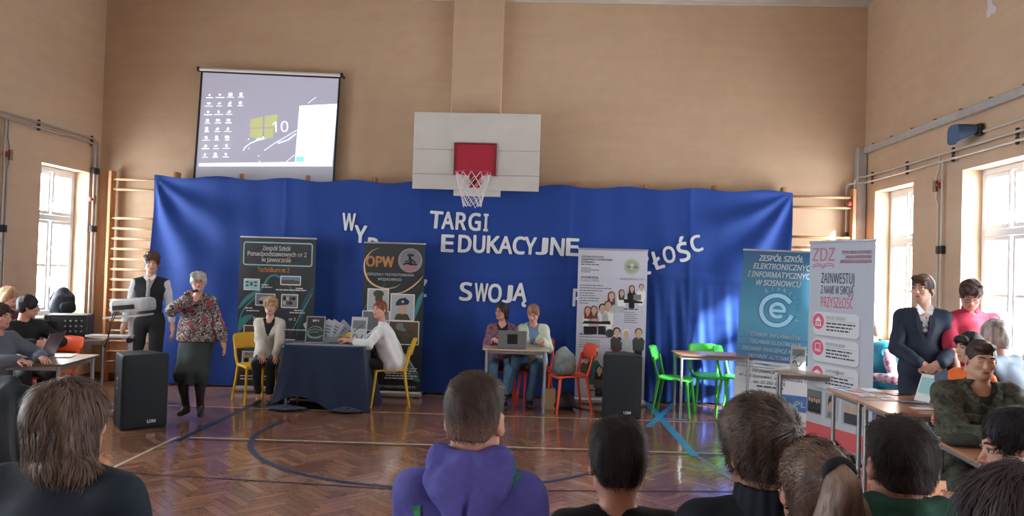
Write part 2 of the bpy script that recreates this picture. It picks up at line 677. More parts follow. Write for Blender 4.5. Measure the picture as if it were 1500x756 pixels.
# windows ---------------------------------------------------------
def make_window(n, w):
    root = struct(thing('window_%d' % n, None, None))
    h = WZ1 - WZ0
    f = MB()
    f.box((-w / 2 + .03, 0, h / 2), (.06, .08, h), bev=.006); f.box((w / 2 - .03, 0, h / 2), (.06, .08, h), bev=.006)
    f.box((0, 0, .03), (w - .12, .08, .06), bev=.006); f.box((0, 0, h - .03), (w - .12, .08, .06), bev=.006)
    zt = 2.21 - WZ0
    f.box((0, 0, zt), (w - .12, .08, .07), bev=.006)
    f.build('window_frame', M_WFRAME, root)
    for s in (-1, 1):
        cx = s * (w / 4 - .015)
        sw = w / 2 - .03 - .04
        for z0, z1, low in ((.06, zt - .035, True), (zt + .035, h - .06, False)):
            sb = MB()
            zc = (z0 + z1) / 2; hh = z1 - z0
            sb.box((cx - sw / 2 + .022, -.02, zc), (.045, .055, hh - .008), bev=.006)
            sb.box((cx + sw / 2 - .022, -.02, zc), (.045, .055, hh - .008), bev=.006)
            sb.box((cx, -.02, z0 + .026), (sw - .09, .055, .045), bev=.006)
            sb.box((cx, -.02, z1 - .026), (sw - .09, .055, .045), bev=.006)
            spans = [(z0 + .045, z1 - .045)]
            if low:
                sb.box((cx, -.02, zc + .0), (sw - .09, .045, .035), bev=.005)
                spans = [(z0 + .045, zc - .017), (zc + .017, z1 - .045)]
            so = sb.build('sash', M_WFRAME, root)
            for a, c in spans:
                g = MB(); g.box((cx, -.015, (a + c) / 2), (sw - .08, .006, c - a + .01)); g.build('pane', M_GLASS, so)
    for z in (.5, zt + .2):
        hb = MB(); hb.box((.0, -.06, z), (.03, .02, .07), bev=.005); hb.bar((0, -.075, z), (-.0, -.08, z - .11), .018, .018, bev=.005)
        hb.build('window_handle', M_WFRAME, root)
    sb = MB(); sb.box((0, -.14, -.012), (w + .04, .3, .03), bev=.008); sb.build('window_sill', M_SILL, root)
    return root


wn = 1
protoR = make_window(1, 1.04)
protoL = None
for i, (a, c) in enumerate(OPEN_R):
    o = protoR if i == 0 else copy_tree(protoR)
    o.name = 'window_%d' % (i + 1)
    o.location = (XR + .24, (a + c) / 2, WZ0); o.rotation_euler = (0, 0, -PI / 2)
for i, (a, c) in enumerate(OPEN_L):
    o = copy_tree(protoR)
    o.name = 'window_%d' % (i + 1 + len(OPEN_R))
    o.scale = ((c - a) / 1.04, 1, 1)
    o.location = (XL - .24, (a + c) / 2, WZ0); o.rotation_euler = (0, 0, PI / 2)
# portals guide the sky light through the wall openings (they emit nothing themselves)
for (x, ops, rz) in ((XR + .34, OPEN_R, PI / 2), (XL - .34, OPEN_L, -PI / 2)):
    for (a, c) in ops:
        ld = bpy.data.lights.new('window_portal', 'AREA'); ld.shape = 'RECTANGLE'; ld.size = c - a; ld.size_y = WZ1 - WZ0
        ld.cycles.is_portal = True
        lo = bpy.data.objects.new('window_portal', ld); COL.objects.link(lo)
        lo.location = (x, (a + c) / 2, (WZ0 + WZ1) / 2); lo.rotation_euler = (PI / 2, 0, rz)

# floor ------------------------------------------------------------
def plank_mat():
    m = bpy.data.materials.new('oak_parquet')
    m.use_nodes = True
    nt = m.node_tree
    b = nt.nodes['Principled BSDF']
    at = nt.nodes.new('ShaderNodeAttribute'); at.attribute_name = 'tone'
    geo = nt.nodes.new('ShaderNodeNewGeometry')
    n = nt.nodes.new('ShaderNodeTexNoise'); n.inputs['Scale'].default_value = 26; n.inputs['Detail'].default_value = 5
    nt.links.new(geo.outputs['Position'], n.inputs['Vector'])
    n2 = nt.nodes.new('ShaderNodeTexNoise'); n2.inputs['Scale'].default_value = 1.3; n2.inputs['Detail'].default_value = 3
    nt.links.new(geo.outputs['Position'], n2.inputs['Vector'])
    a1 = nt.nodes.new('ShaderNodeMath'); a1.operation = 'MULTIPLY_ADD'; a1.inputs[1].default_value = .35
    nt.links.new(n.outputs['Fac'], a1.inputs[0]); nt.links.new(at.outputs['Fac'], a1.inputs[2])
    a2 = nt.nodes.new('ShaderNodeMath'); a2.operation = 'MULTIPLY_ADD'; a2.inputs[1].default_value = .5
    nt.links.new(n2.outputs['Fac'], a2.inputs[0]); nt.links.new(a1.outputs[0], a2.inputs[2])
    rp = nt.nodes.new('ShaderNodeValToRGB')
    e = rp.color_ramp.elements
    e[0].position = .32; e[0].color = (*srgb(112, 72, 56), 1)
    e[1].position = 1.15 if False else 1.0; e[1].color = (*srgb(192, 142, 116), 1)
    nt.links.new(a2.outputs[0], rp.inputs['Fac'])
    nt.links.new(rp.outputs['Color'], b.inputs['Base Color'])
    b.inputs['Roughness'].default_value = .17
    b.inputs['Coat Weight'].default_value = .45; b.inputs['Coat Roughness'].default_value = .07
    bp = nt.nodes.new('ShaderNodeBump'); bp.inputs['Strength'].default_value = .12; bp.inputs['Distance'].default_value = .004
    n3 = nt.nodes.new('ShaderNodeTexNoise'); n3.inputs['Scale'].default_value = 9; n3.inputs['Detail'].default_value = 2
    nt.links.new(geo.outputs['Position'], n3.inputs['Vector'])
    nt.links.new(n3.outputs['Fac'], bp.inputs['Height']); nt.links.new(bp.outputs['Normal'], b.inputs['Normal'])
    nt.links.new(bp.outputs['Normal'], b.inputs['Coat Normal'])
    return m


M_PLANK = plank_mat()
M_SUB = mat('parquet_joint', srgb(58, 34, 22), .9, spec=.1)
b = MB(); b.box(((XL + XR) / 2, (YB + YW) / 2, -.11), (XR - XL + 2 * WT, YW - YB + .6, .2))
floor = struct(b.build('floor', M_SUB))
PW, PN = .07, 5
PLN = PW * PN
rng = np.random.default_rng(3)


def plank_quads(L, W, tilt=(0, 0), dz=0.0):
    g = .0007
    x, y = L / 2 - g, W / 2 - g
    i = .0006
    v = [(-x, -y, -.008), (x, -y, -.008), (x, y, -.008), (-x, y, -.008)]
    for (a, c) in ((-1, -1), (1, -1), (1, 1), (-1, 1)):
        X, Y = a * (x - i), c * (y - i)
        v.append((X, Y, dz + X * tilt[0] + Y * tilt[1]))
    f = [(4, 5, 6, 7), (0, 1, 5, 4), (1, 2, 6, 5), (2, 3, 7, 6), (3, 0, 4, 7)]
    return v, f


cands = []
c45 = math.cos(PI / 4)
for k in range(-220, 260):
    for m_ in range(-30, 30):
        for (ox, oy, ang) in ((k + PN * m_ + PN / 2, k - PN * m_ + .5, 0), (k + PN * m_ + .5, k + 1 - PN * m_ + PN / 2, PI / 2)):
            gx, gy = ox * PW, oy * PW
            wx = (gx - gy) * c45; wy = (gx + gy) * c45
            if XL + .0 < wx < XR and 3.9 < wy < YW:
                cands.append((wx, wy, ang + PI / 4))
Mi = CAM_ROT.transposed()
def project(p):
    v = Mi @ (Vector(p) - CAM_LOC)
    return (750 - FPX * v.x / v.z, 378 + -(-FPX * v.y / v.z)) if v.z < 0 else (-1, -1)
near = []
for i, (x, y, a) in enumerate(cands):
    px, py = project((x, y, 0))
    if (232 < px < 575 or 806 < px < 1062 or 965 < px < 1010) and py < 752 and y > 4.9:
        near.append((y, i))
near.sort()
single = set(i for _, i in near[:300])
variants = []
for q in range(24):
    v, f = plank_quads(PLN, PW, (rng.normal(0, .0012), rng.normal(0, .004)), rng.uniform(-.0001, .0001))
    me = mesh_np('plank', v, f)
    me.materials.append(M_PLANK); me.materials.append(M_SUB)
    me.polygons.foreach_set('material_index', [0, 1, 1, 1, 1])
    at = me.attributes.new('tone', 'FLOAT', 'FACE')
    at.data.foreach_set('value', np.full(5, rng.uniform(.06, .34), np.float32))
    variants.append(me)
VV = []; FF = []; TT = []
for i, (x, y, a) in enumerate(cands):
    if i in single:
        o = bpy.data.objects.new('plank', variants[int(rng.integers(24))])
        COL.objects.link(o); o.parent = floor; o.location = (x, y, 0); o.rotation_euler = (0, 0, a)
    else:
        v, f = plank_quads(PLN, PW, (rng.normal(0, .0012), rng.normal(0, .004)), rng.uniform(-.0001, .0001))
        v = np.array(v); ca, sa = math.cos(a), math.sin(a)
        w = np.stack([v[:, 0] * ca - v[:, 1] * sa + x, v[:, 0] * sa + v[:, 1] * ca + y, v[:, 2]], 1)
        # keep inside the room
        w[:, 0] = np.clip(w[:, 0], XL, XR); w[:, 1] = np.minimum(w[:, 1], YW)
        FF.append(np.array(f) + 8 * len(VV)); VV.append(w); TT += [rng.uniform(.06, .34)] * 5
me = mesh_np('parquet', np.concatenate(VV), np.concatenate(FF))
at = me.attributes.new('tone', 'FLOAT', 'FACE'); at.data.foreach_set('value', np.array(TT, np.float32))
me.materials.append(M_PLANK); me.materials.append(M_SUB)
me.polygons.foreach_set('material_index', [0, 1, 1, 1, 1] * (len(me.polygons) // 5))
o = link_obj('parquet', me, floor); o['kind'] = 'stuff'

# painted and taped court markings
M_LWHITE = mat('line_cream', srgb(205, 185, 165), .3, noise=.1, nscale=20)
M_LBLUE = mat('line_blue', srgb(52, 66, 98), .3, noise=.15, nscale=14)
M_LDARK = mat('line_dark', srgb(70, 48, 50), .3, noise=.15)
M_TAPE = mat('tape_blue', srgb(70, 160, 215), .35, noise=.1)
M_LGREY = mat('line_grey', srgb(140, 135, 130), .3, noise=.15)


def line(pts, w, m, z=.0016):
    b = MB(); vs = []
    P = [Vector((p[0], p[1], 0)) for p in pts]
    for i, p in enumerate(P):
        t = (P[min(i + 1, len(P) - 1)] - P[max(i - 1, 0)]).normalized(); n = Vector((-t.y, t.x, 0))
        vs += [p + n * w / 2 + Vector((0, 0, z)), p - n * w / 2 + Vector((0, 0, z))]
    b.add(vs, [(2 * i, 2 * i + 1, 2 * i + 3, 2 * i + 2) for i in range(len(P) - 1)])
    return b.build('line_marking', m, floor)


line([(-6.1, 8.66), (4.2, 8.97)], .04, M_LWHITE)
line([(-3.44, 7.16), (3.6, 7.42)], .04, M_LWHITE)
line([(-3.44, 7.16), (-3.38, 5.0)], .035, M_LWHITE, .0019)
line([(-3.3, 7.08), (3.0, 7.31)], .03, M_LDARK)
line([(-4.2, 5.95), (-1.0, 5.74), (1.49, 6.05), (3.2, 6.1)], .03, M_LDARK, .0019)
line([(-3.36, 7.0), (-3.4, 9.12)], .07, M_LBLUE, .0023)
line([(-.95 + 1.82 * math.cos(R(a)), 7.6 + 1.8 * math.sin(R(a))) for a in range(165, 370, 5)], .055, M_LBLUE, .0021)
line([(1.43, 10.2), (1.48, 7.2)], .085, M_TAPE, .0026)
line([(1.80, 10.15), (1.22, 8.5)], .075, M_TAPE, .003)
line([(1.45, 9.05), (1.75, 9.0)], .06, M_TAPE, .0034)
line([(1.50, 7.18), (1.72, 6.0), (1.9, 5.0)], .06, M_LGREY, .0023)

# ---------------------------------------------------------------- wall bars
M_BARW = mat('beech_bars', srgb(196, 152, 112), .45, noise=.12, nscale=6, stretch=(1, 1, .2))
M_POST = mat('pine_post', srgb(190, 132, 88), .45, noise=.15, nscale=6, stretch=(6, 6, .5))
RZ = [2.80, 2.66] + [2.26 - .142 * i for i in range(15)]
post = MB(); post.box((0, 0, 1.46), (.045, .13, 2.92), bev=.006)
post.build('_p', M_POST); post_me = bpy.data.objects['_p'].data; bpy.data.objects.remove(bpy.data.objects['_p']); post_me.name = 'post'
rung = MB(); rung.lathe([(0.001, -.43), (.017, -.43), (.017, .43), (.001, .43)], 10, M=Matrix.Rotation(PI / 2, 3, 'Y'))
rung.build('_p', M_BARW); rung_me = bpy.data.objects['_p'].data; bpy.data.objects.remove(bpy.data.objects['_p']); rung_me.name = 'rung'
xs0 = -6.02
NB = 11
step = (4.13 - xs0) / NB
wbn = ['leftmost wooden wall bars beside the projector trolley, rungs showing', 'wooden wall bars at the right end of the blue backdrop, rungs showing above banners']
for i in range(NB):
    x = xs0 + i * step
    lab = wbn[0] if i == 0 else wbn[1] if i == NB - 1 else 'wooden wall bars behind the blue backdrop, %s from the left, only its post top showing' % ('second', 'third', 'fourth', 'fifth', 'sixth', 'seventh', 'eighth', 'ninth', 'tenth')[i - 1]
    t = thing('wall_bars', lab, 'wall bars', (x, 10.33, 0), group='wall bars hidden behind the backdrop' if 0 < i < NB - 1 else None)
    p = link_obj('post', post_me, t)
    if i == NB - 1:
        p2 = link_obj('post', post_me, t); p2.location = (step, 0, 0)
    for z in RZ:
        r_ = link_obj('rung', rung_me, t); r_.location = (step / 2, -.02, z); r_.scale = ((step - .04) / .86, 1, 1)

# ---------------------------------------------------------------- blue backdrop
def curtain_mat():
    m = mat('royal_blue_cloth', srgb(16, 62, 146), .8, sheen=.1, bump=.05, bscale=300)
    return m


CX0, CX1, CZ1 = -5.35, 3.27, 2.83
def crt(u, v):
    x = CX0 + (CX1 - CX0) * u
    top = CZ1 + .022 * math.cos(u * 2 * PI * NB * .85) * (1 - .2 * u) - .01
    z = top * v
    w = 0.0
    w += .014 * math.sin(x * 5.1 + .6 * math.sin(z * 2)) * (1 - .4 * v)
    w += .008 * math.sin(x * 13.7 + 1.5 * math.sin(z * 1.7 + x)) * (1 - v * .6)
    # swags radiating from the upper left corner
    dx, dz = x - CX0, (CZ1 - z)
    r = math.hypot(dx, dz); a = math.atan2(dz, dx + 1e-6)
    w += .035 * math.exp(-((r - 1.0) / .9) ** 2) * math.sin(a * 11 + r * 1.5) * (1 if dz > 0 else 0) * min(1, r / .4)
    # and from the upper right corner
    dx2 = CX1 - x
    r2 = math.hypot(dx2, dz); a2 = math.atan2(dz, dx2 + 1e-6)
    w += .035 * math.exp(-((r2 - .9) / .8) ** 2) * math.sin(a2 * 12 + r2 * 2) * min(1, r2 / .4)
    # gathered lower right part
    if x > .6:
        g = min(1, (x - .6) / .7) * max(0, 1 - z / 1.7)
        w += .022 * g * (math.sin(x * 31 + 2.2 * math.sin(z * 2.1 + x * 2)) + .5 * math.sin(x * 53 + z * 3))
    # shallow creases of the folded sheet
    for (cz, am) in ((1.62, .012), (1.1, .006)):
        w += am * math.exp(-((z - cz - .06 * math.sin(x * 1.3)) / .05) ** 2)
    for cx in (-3.5, -1.7, .35, 1.95):
        w += .007 * math.exp(-((x - cx) / .03) ** 2)
    return Vector((x + (.015 * math.sin(z * 3) if u < .01 or u > .99 else 0), 10.16 - w, .02 + z))
b = MB(); b.grid(crt, 560, 110)
cur = b.build('stage_backdrop', curtain_mat())
tag(cur, 'wide royal blue cloth backdrop hung over the wall bars', 'backdrop')

# ---------------------------------------------------------------- paper letters pinned on the cloth
M_PAPER = mat('white_card', srgb(222, 226, 232), .6)
_ref = text_mesh('H', 1.0)
CAPH = max(v.co.y for v in _ref.vertices) - min(v.co.y for v in _ref.vertices)
bpy.data.meshes.remove(_ref)


def letter(ch, px, py, hpx, rot=0.0, label='', wpx=17.0):
    c = atY(px, py, 10.12)
    yy = min(crt((c.x + dx - CX0) / (CX1 - CX0), (c.z + dz) / CZ1).y for dx in (-.08, -.04, 0, .04, .08) for dz in (-.1, 0, .1))
    c = atY(px, py, yy - .004 - (px % 3) * .002)
    H = hpx / FPX * 10.15
    me = text_mesh(ch, H / CAPH * (.72 if ch == 'J' else .93), .002, bold=H * .045)
    xs = [v.co.x for v in me.vertices]; ys = [v.co.y for v in me.vertices]
    me.transform(Matrix.Translation((-(min(xs) + max(xs)) / 2, -(min(ys) + max(ys)) / 2, 0)))
    me.transform(Matrix.Scale(wpx / FPX * 10.15 / (max(xs) - min(xs)), 4, (1, 0, 0)))
    o = link_obj('paper_letter', me, None, M_PAPER)
    o.location = c; o.rotation_euler = (Matrix.Rotation(R(rot), 3, 'Y') @ Matrix.Rotation(PI / 2, 3, 'X')).to_euler()
    tag(o, label, 'letter', 'white letters on the backdrop')


ORD = ('first', 'second', 'third', 'fourth', 'fifth', 'sixth', 'seventh', 'eighth', 'ninth', 'tenth')


def word(s, xs, y0, y1, h, wname, rots=None):
    """xs: (left, right) pixel extents of every letter"""
    for i, (c, (a, b_)) in enumerate(zip(s, xs)):
        t = i / (len(s) - 1)
        letter(c, (a + b_) / 2, y0 + (y1 - y0) * t, h, rots[i] if rots else 1.5,
               'white card letter %s, %s in %s on the blue backdrop' % (c, ORD[i], wname), (b_ - a))


word('TARGI', [(629, 649), (646.5, 665.5), (667.5, 683.5), (686, 704.5), (708, 715.5)], 322, 326, 26, 'TARGI', [3, 1, 2, 1, 1])
word('EDUKACYJNE', [(646, 665), (671, 691), (693, 711), (713, 732), (730, 751), (751, 770), (768, 786), (785, 803), (806, 827), (829, 848)], 356.5, 362, 26, 'EDUKACYJNE', [1, 1, 1, 1, 1, 2, 2, 2, 3, 1])
word('SWOJĄ', [(673, 692), (695, 715), (715, 735), (736, 751), (751, 772)], 427, 432, 27, 'SWOJĄ', [1, 1, 2, 3, 3])
letter('W', 511, 325, 26, 1, 'white card letter W at the far left, top of the tumbling word', 20)
letter('Y', 528, 343, 26, 2, 'white card letter Y below the W, touching the black OPW banner', 19)
letter('B', 546, 361, 26, 3, 'white card letter B peeping over the top of the OPW banner', 16)
letter('Z', 617, 422, 26, 2, 'white card letter Z half hidden right of the OPW banner', 17)
letter('P', 846, 436, 26, 1, 'white card letter P half hidden left of the white poster banner', 14)
letter('Z', 943, 390, 26, -10, 'white card letter Z sticking out right of the white poster banner', 18)
letter('Ł', 963, 381, 27, -17, 'white card letter Ł in the rising word right of the poster banner', 17)
letter('O', 980, 373, 24, -12, 'white card letter O in the rising word, after the Ł', 18)
letter('Ś', 1000, 365, 28, -18, 'white card letter Ś in the rising word, next to last', 17)
letter('C', 1020, 357, 24, -18, 'white card letter C, last and highest of the rising word', 17)

# ================================================================ HOOP
M_BWHITE = mat('board_white', srgb(206, 202, 200), .5, noise=.04, nscale=3)
M_RED = mat('hoop_red', srgb(170, 34, 58), .45, noise=.06, nscale=5)
M_STEEL = mat('galvanised_steel', srgb(150, 150, 150), .4, .8)
M_NET = mat('net_cord', srgb(215, 210, 210), .7)
hoop = thing('basketball_hoop', 'basketball hoop with white wooden board and red target box on the pilaster', 'basketball hoop', (-.906, 9.9, 2.73))
bw, bh = 1.66, 1.015
zz = 0
for k, h_ in enumerate((.2, .325, .49)):
    b = MB(); b.box((0, .0 + .001 * (k % 2), zz + h_ / 2), (bw, .03, h_ - .004), bev=.003)
    if k == 0:
        pass
    b.build('board_plank', M_BWHITE, hoop); zz += h_
b = MB(); b.box((.02, .045, -.03), (.62, .03, .09), bev=.004); b.build('mounting_plank', M_BWHITE, hoop)
b = MB(); b.box((-.01, -.025, .4), (.545, .022, .405), bev=.003)
b.build('target_panel', M_RED, hoop)
b = MB()
for s in (-1, 1):
    b.box((-.01 + s * .268, -.035, .4), (.022, .03, .42), bev=.003)
b.box((-.01, -.035, .605), (.55, .03, .02), bev=.003)
b.build('target_frame', mat('hoop_red_dark', srgb(120, 26, 46), .5), hoop)
b = MB(); b.box((0, -.03, .115), (.15, .03, .17), bev=.004)
b.box((0, -.09, .175), (.14, .14, .012)); b.bar((-.06, -.03, .05), (-.05, -.14, .17), .012, .04); b.bar((.06, -.03, .05), (.05, -.14, .17), .012, .04)
b.build('rim_bracket', M_RED, hoop)
b = MB(); b.tube([(.225 * math.cos(a), -.37 + .225 * math.sin(a), .18) for a in [2 * PI * i / 36 for i in range(36)]], .009, 8, closed=True)
b.build('rim', M_RED, hoop)
b = MB()
def netp(i, j):
    a = 2 * PI * (i + (.5 if j % 2 else 0)) / 12
    t = j / 7
    r_ = .222 * (1 - t) ** 1.3 + .115 * (1 - (1 - t) ** 1.3)
    return Vector((r_ * math.cos(a), -.37 + r_ * math.sin(a), .175 - .42 * t ** .85 + .01 * math.sin(i * 2.3) * (j == 7)))
for j in range(7):
    for i in range(12):
        b.tube([netp(i, j), netp(i, j + 1)], .0042, 5, cap=False)
        b.tube([netp(i, j), netp(i - 1 if j % 2 == 0 else i + 1, j + 1)], .0042, 5, cap=False)
b.build('net', M_NET, hoop)
b = MB()
for x in (-.42, .42):
    b.bar((x, .02, .75), (x * .6, .42, .75), .04, .05); b.bar((x, .02, .06), (x * .6, .42, .06), .04, .05)
    b.bar((x, .02, .06), (x * .6, .4, .72), .02, .03)
b.build('wall_bracket', M_STEEL, hoop)

# ================================================================ PROJECTION SCREEN
def planar(px, py, Y):
    return atY(px, py, Y)


def cpx(cx, cy):   # coordinates measured in a close-up of the screen
    return 270 + cx * 250 / 1022, 90 + cy * 185 / 756


SY = 10.33
scr = thing('projection_screen', 'black-edged pull-down projection screen showing a computer desktop', 'projection screen', atY(392, 108, SY))
sorg = scr.location.copy()


def quad_on(mb, pts, Y, th=.0):
    vs = [atY(*p, Y) - sorg for p in pts]
    n = len(vs)
    mb.add(vs + [v + Vector((0, .002, 0)) for v in vs], [tuple(range(n))[::-1], tuple(range(n, 2 * n))] + [(i, (i + 1) % n, n + (i + 1) % n, n + i) for i in range(n)])


def ss(*pts):
    return [cpx(*p) for p in pts]


M_SBLACK = mat('screen_border', srgb(22, 22, 34), .6)
M_SGREY = mat('screen_cloth', srgb(168, 168, 178), .7, emit=srgb(140, 142, 160), estr=.12)
def lum(name, c, e):
    return mat(name, c, .7, emit=c, estr=e)
b = MB(); quad_on(b, ss((100, 55), (938, 92), (896, 745), (50, 735)), SY); b.build('border', M_SBLACK, scr)
b = MB(); quad_on(b, ss((112, 66), (925, 103), (885, 748), (64, 735)), SY - .004); b.build('canvas', M_SGREY, scr)
b = MB(); quad_on(b, ss((112, 66), (925, 103), (884, 627), (87, 627)), SY - .008)
M_PIC = lum('projected_grey', srgb(150, 148, 165), .28); b.build('projected_picture', M_PIC, scr)
a0, a1 = atY(*cpx(86, 46), SY - .02) - sorg, atY(*cpx(943, 84), SY - .02) - sorg
b = MB(); b.tube([a0, a1], .022, 12); b.build('roller_case', mat('case_white', srgb(220, 215, 210), .4), scr)
b = MB()
for e in (a0, a1):
    b.box(e + Vector((0, 0, .0)), (.03, .06, .06), bev=.005); b.box(e + Vector((0, .08, .0)), (.02, .16, .03))
b.build('end_bracket', M_SBLACK, scr)
LW = lum('projected_white', srgb(225, 240, 245), .6)
LC = lum('projected_cyan', srgb(200, 240, 245), .75)
LY = lum('projected_yellow', srgb(178, 182, 128), .25)
LB = lum('projected_blue', srgb(120, 180, 225), .5)
b = MB(); quad_on(b, ss((690, 266), (914, 254), (884, 627), (662, 605)), SY - .011); b.build('start_menu', LC, scr)
b = MB(); quad_on(b, ss((87, 610), (662, 603), (884, 612), (884, 627), (87, 627)), SY - .014); b.build('task_bar', LW, scr)
b = MB(); quad_on(b, ss((670, 568), (718, 570), (716, 602), (668, 600)), SY - .014); b.build('menu_tile', LB, scr)
for q in (((397, 348), (469, 331), (469, 395), (395, 397)), ((480, 328), (560, 316), (548, 393), (479, 395)), ((395, 403), (469, 401), (467, 461), (392, 452)), ((479, 401), (535, 399), (530, 458), (477, 462))):
    b = MB(); quad_on(b, ss(*q), SY - .011); b.build('logo_pane', LY, scr)
b = MB()
rnd = random.Random(4)
for r_ in range(8):
    n = (4, 4, 3, 3, 3, 3, 3, 3)[r_]
    for c_ in range(n):
        cx = 150 - r_ * 4 + c_ * 63; cy = 200 + r_ * 51 + c_ * (-1)
        w = rnd.uniform(6, 12); h_ = rnd.uniform(6, 11)
        k = rnd.choice((0, 1, 2))
        if k == 0:
            quad_on(b, ss((cx - w, cy - h_), (cx + w, cy - h_), (cx + w, cy + h_), (cx - w, cy + h_)), SY - .011)
        elif k == 1:
            quad_on(b, ss((cx - w, cy + h_ * .6), (cx + w * .3, cy - h_), (cx + w, cy), (cx, cy + h_)), SY - .011)
        else:
            quad_on(b, ss(*[(cx + w * math.cos(i * PI / 4), cy + h_ * math.sin(i * PI / 4)) for i in range(8)]), SY - .011)
        l = rnd.uniform(13, 27)
        quad_on(b, ss((cx - l, cy + 15), (cx + l, cy + 15), (cx + l, cy + 18), (cx - l, cy + 18)), SY - .011)
b.build('desktop_icon', LW, scr)['kind'] = 'stuff'
b = MB()
def streak(pts, w):
    for (x0, y0), (x1, y1) in zip(pts, pts[1:]):
        dx, dy = x1 - x0, y1 - y0; L = math.hypot(dx, dy) + 1e-6
        nx, ny = -dy / L * w / 2, dx / L * w / 2
        quad_on(b, ss((x0 + nx, y0 + ny), (x1 + nx * .8, y1 + ny * .8), (x1 - nx * .8, y1 - ny * .8), (x0 - nx, y0 - ny)), SY - .010)
streak([(352, 535), (362, 515), (395, 490), (445, 470), (520, 452)], 7)
streak([(478, 533), (540, 490), (600, 455), (672, 412)], 5)
streak([(560, 490), (620, 470), (670, 432)], 9)
streak([(742, 250), (765, 230), (790, 214)], 5)
streak([(612, 600), (640, 575), (660, 560)], 4)
streak([(430, 470), (470, 455), (505, 452)], 12)
for (x, y) in ((380, 466), (382, 522), (440, 566), (445, 600)):
    streak([(x, y), (x + 10, y - 3)], 6)
b.build('light_streak', lum('projected_light', srgb(185, 205, 235), .5), scr)['kind'] = 'stuff'
b = MB()
me = text_mesh('10', .02, 0)
ys = [v.co.y for v in me.vertices]; xs_ = [v.co.x for v in me.vertices]
for f in me.polygons:
    pts = []
    for vi in f.vertices:
        v = me.vertices[vi].co
        u = (v.x - min(xs_)) / (max(xs_) - min(xs_)); w = (v.y - min(ys)) / (max(ys) - min(ys))
        pts.append((528 + 94 * u, 425 - 65 * w - 4 * u))
    quad_on(b, ss(*pts), SY - .012)
bpy.data.meshes.remove(me)
b.build('lettering', lum('projected_digits', srgb(215, 215, 220), .5), scr)
b = MB()
for y in (288, 318, 352, 385, 413, 478, 543):
    l = (40, 95, 20, 14, 60, 55, 90)[(288, 318, 352, 385, 413, 478, 543).index(y)]
    quad_on(b, ss((715, y), (715 + l, y), (715 + l, y + 3), (715, y + 3)), SY - .014)
b.build('menu_line', lum('menu_grey', srgb(150, 190, 200), .5), scr)

# ================================================================ PIPES ON THE WALLS
M_PIPE = mat('pipe_grey', srgb(168, 160, 152), .35, .3)
M_PIPEW = mat('pipe_paint', srgb(196, 186, 176), .4)
M_BLACKP = mat('black_iron', srgb(35, 32, 34), .5)
M_REDV = mat('red_valve', srgb(150, 45, 50), .45)
def clamp(parent, p, ax):
    c = MB(); c.box(p, (.05, .05, .09) if ax == 'v' else (.03, .03, .075), bev=.006); c.build('pipe_clamp', M_BLACKP, parent)


def valve(parent, p):
    c = MB(); c.tube([p + Vector((0, 0, -.06)), p + Vector((0, 0, .06))], .026, 10); c.tube([p, p + Vector((0, -.07, 0))], .013, 8)
    vo = c.build('valve_body', mat('brass', srgb(130, 105, 80), .4, .7), parent)
    c = MB(); c.lathe([(.001, 0), (.032, 0), (.036, .008), (.032, .018), (.001, .018)], 14, c=p + Vector((0, -.075, 0)), M=Matrix.Rotation(PI / 2, 3, 'X'))
    c.build('valve_handle', M_REDV, vo)


def arc(c, r_, a0, a1, ux, uy, n=6):
    return [Vector(c) + Vector(ux) * r_ * math.cos(a0 + (a1 - a0) * i / n) + Vector(uy) * r_ * math.sin(a0 + (a1 - a0) * i / n) for i in range(n + 1)]


for k, (z, lab) in enumerate(((3.085, 'upper thin heating pipe running along the right wall above the windows'), (3.005, 'lower thin heating pipe running along the right wall above the windows'))):
    x = XR - .055
    pts = [(x, YB + .3, z), (x, 10.25, z)]
    yb = 10.38
    xx = XR - .16 + (-.10 if k else 0)
    cpts = [Vector(p) for p in pts] + [Vector((x - .03, 10.33, z)), Vector((x - .08, yb, z)), Vector((xx + .03, yb, z - .01)), Vector((xx, yb, z - .05)), Vector((xx, yb, z - .2)), Vector((xx, yb, .15))]
    b = MB(); b.tube(cpts, .014, 8)
    o = b.build('heating_pipe', M_PIPEW); tag(o, lab, 'pipe')
    for y in (10.1, 9.15, 8.14, 7.06, 5.9, 4.7, 3.5):
        clamp(o, Vector((x + .01, y, z)), 'h')
    if k:
        valve(o, Vector((xx, yb - .01, 2.72)))
    clamp(o, Vector((xx, yb + .01, 2.3)), 'v')
for k, (y, lab) in enumerate(((8.43, 'left one of two thin riser pipes between the right windows'), (8.36, 'right one of two thin riser pipes between the right windows'))):
    x = XR - .04
    b = MB(); b.tube([(x, y, .2), (x, y, 2.55), (x, y + (.05 if k == 0 else 0), 2.62), (x, y + (.05 if k == 0 else 0), 2.86), (x, y, 2.93), (x, y, 3.0 if k else 3.08)], .013, 8)
    o = b.build('riser_pipe', M_PIPEW); tag(o, lab, 'pipe')
    clamp(o, Vector((x + .012, y, 2.05)), 'v')
    if k == 0:
        valve(o, Vector((x - .01, y + .05, 2.75)))
# cable duct
b = MB(); b.box((XR - .03, (YB + 10.39) / 2, 3.445), (.06, 10.39 - YB, .085), bev=.006)
b.box((XR - .075, 10.40, 1.745), (.13, .10, 3.49), bev=.01)
o = b.build('cable_duct', mat('duct_grey', srgb(172, 168, 166), .5, noise=.08)); tag(o, 'wide grey cable duct along the right wall and down its corner', 'cable duct')
b = MB()
for i in range(18):
    b.box((XR - .03, 10.1 - i * .52, 3.495), (.05, .03, .02), bev=.004)
b.build('duct_screw', mat('screw_rust', srgb(120, 95, 80), .6), o)
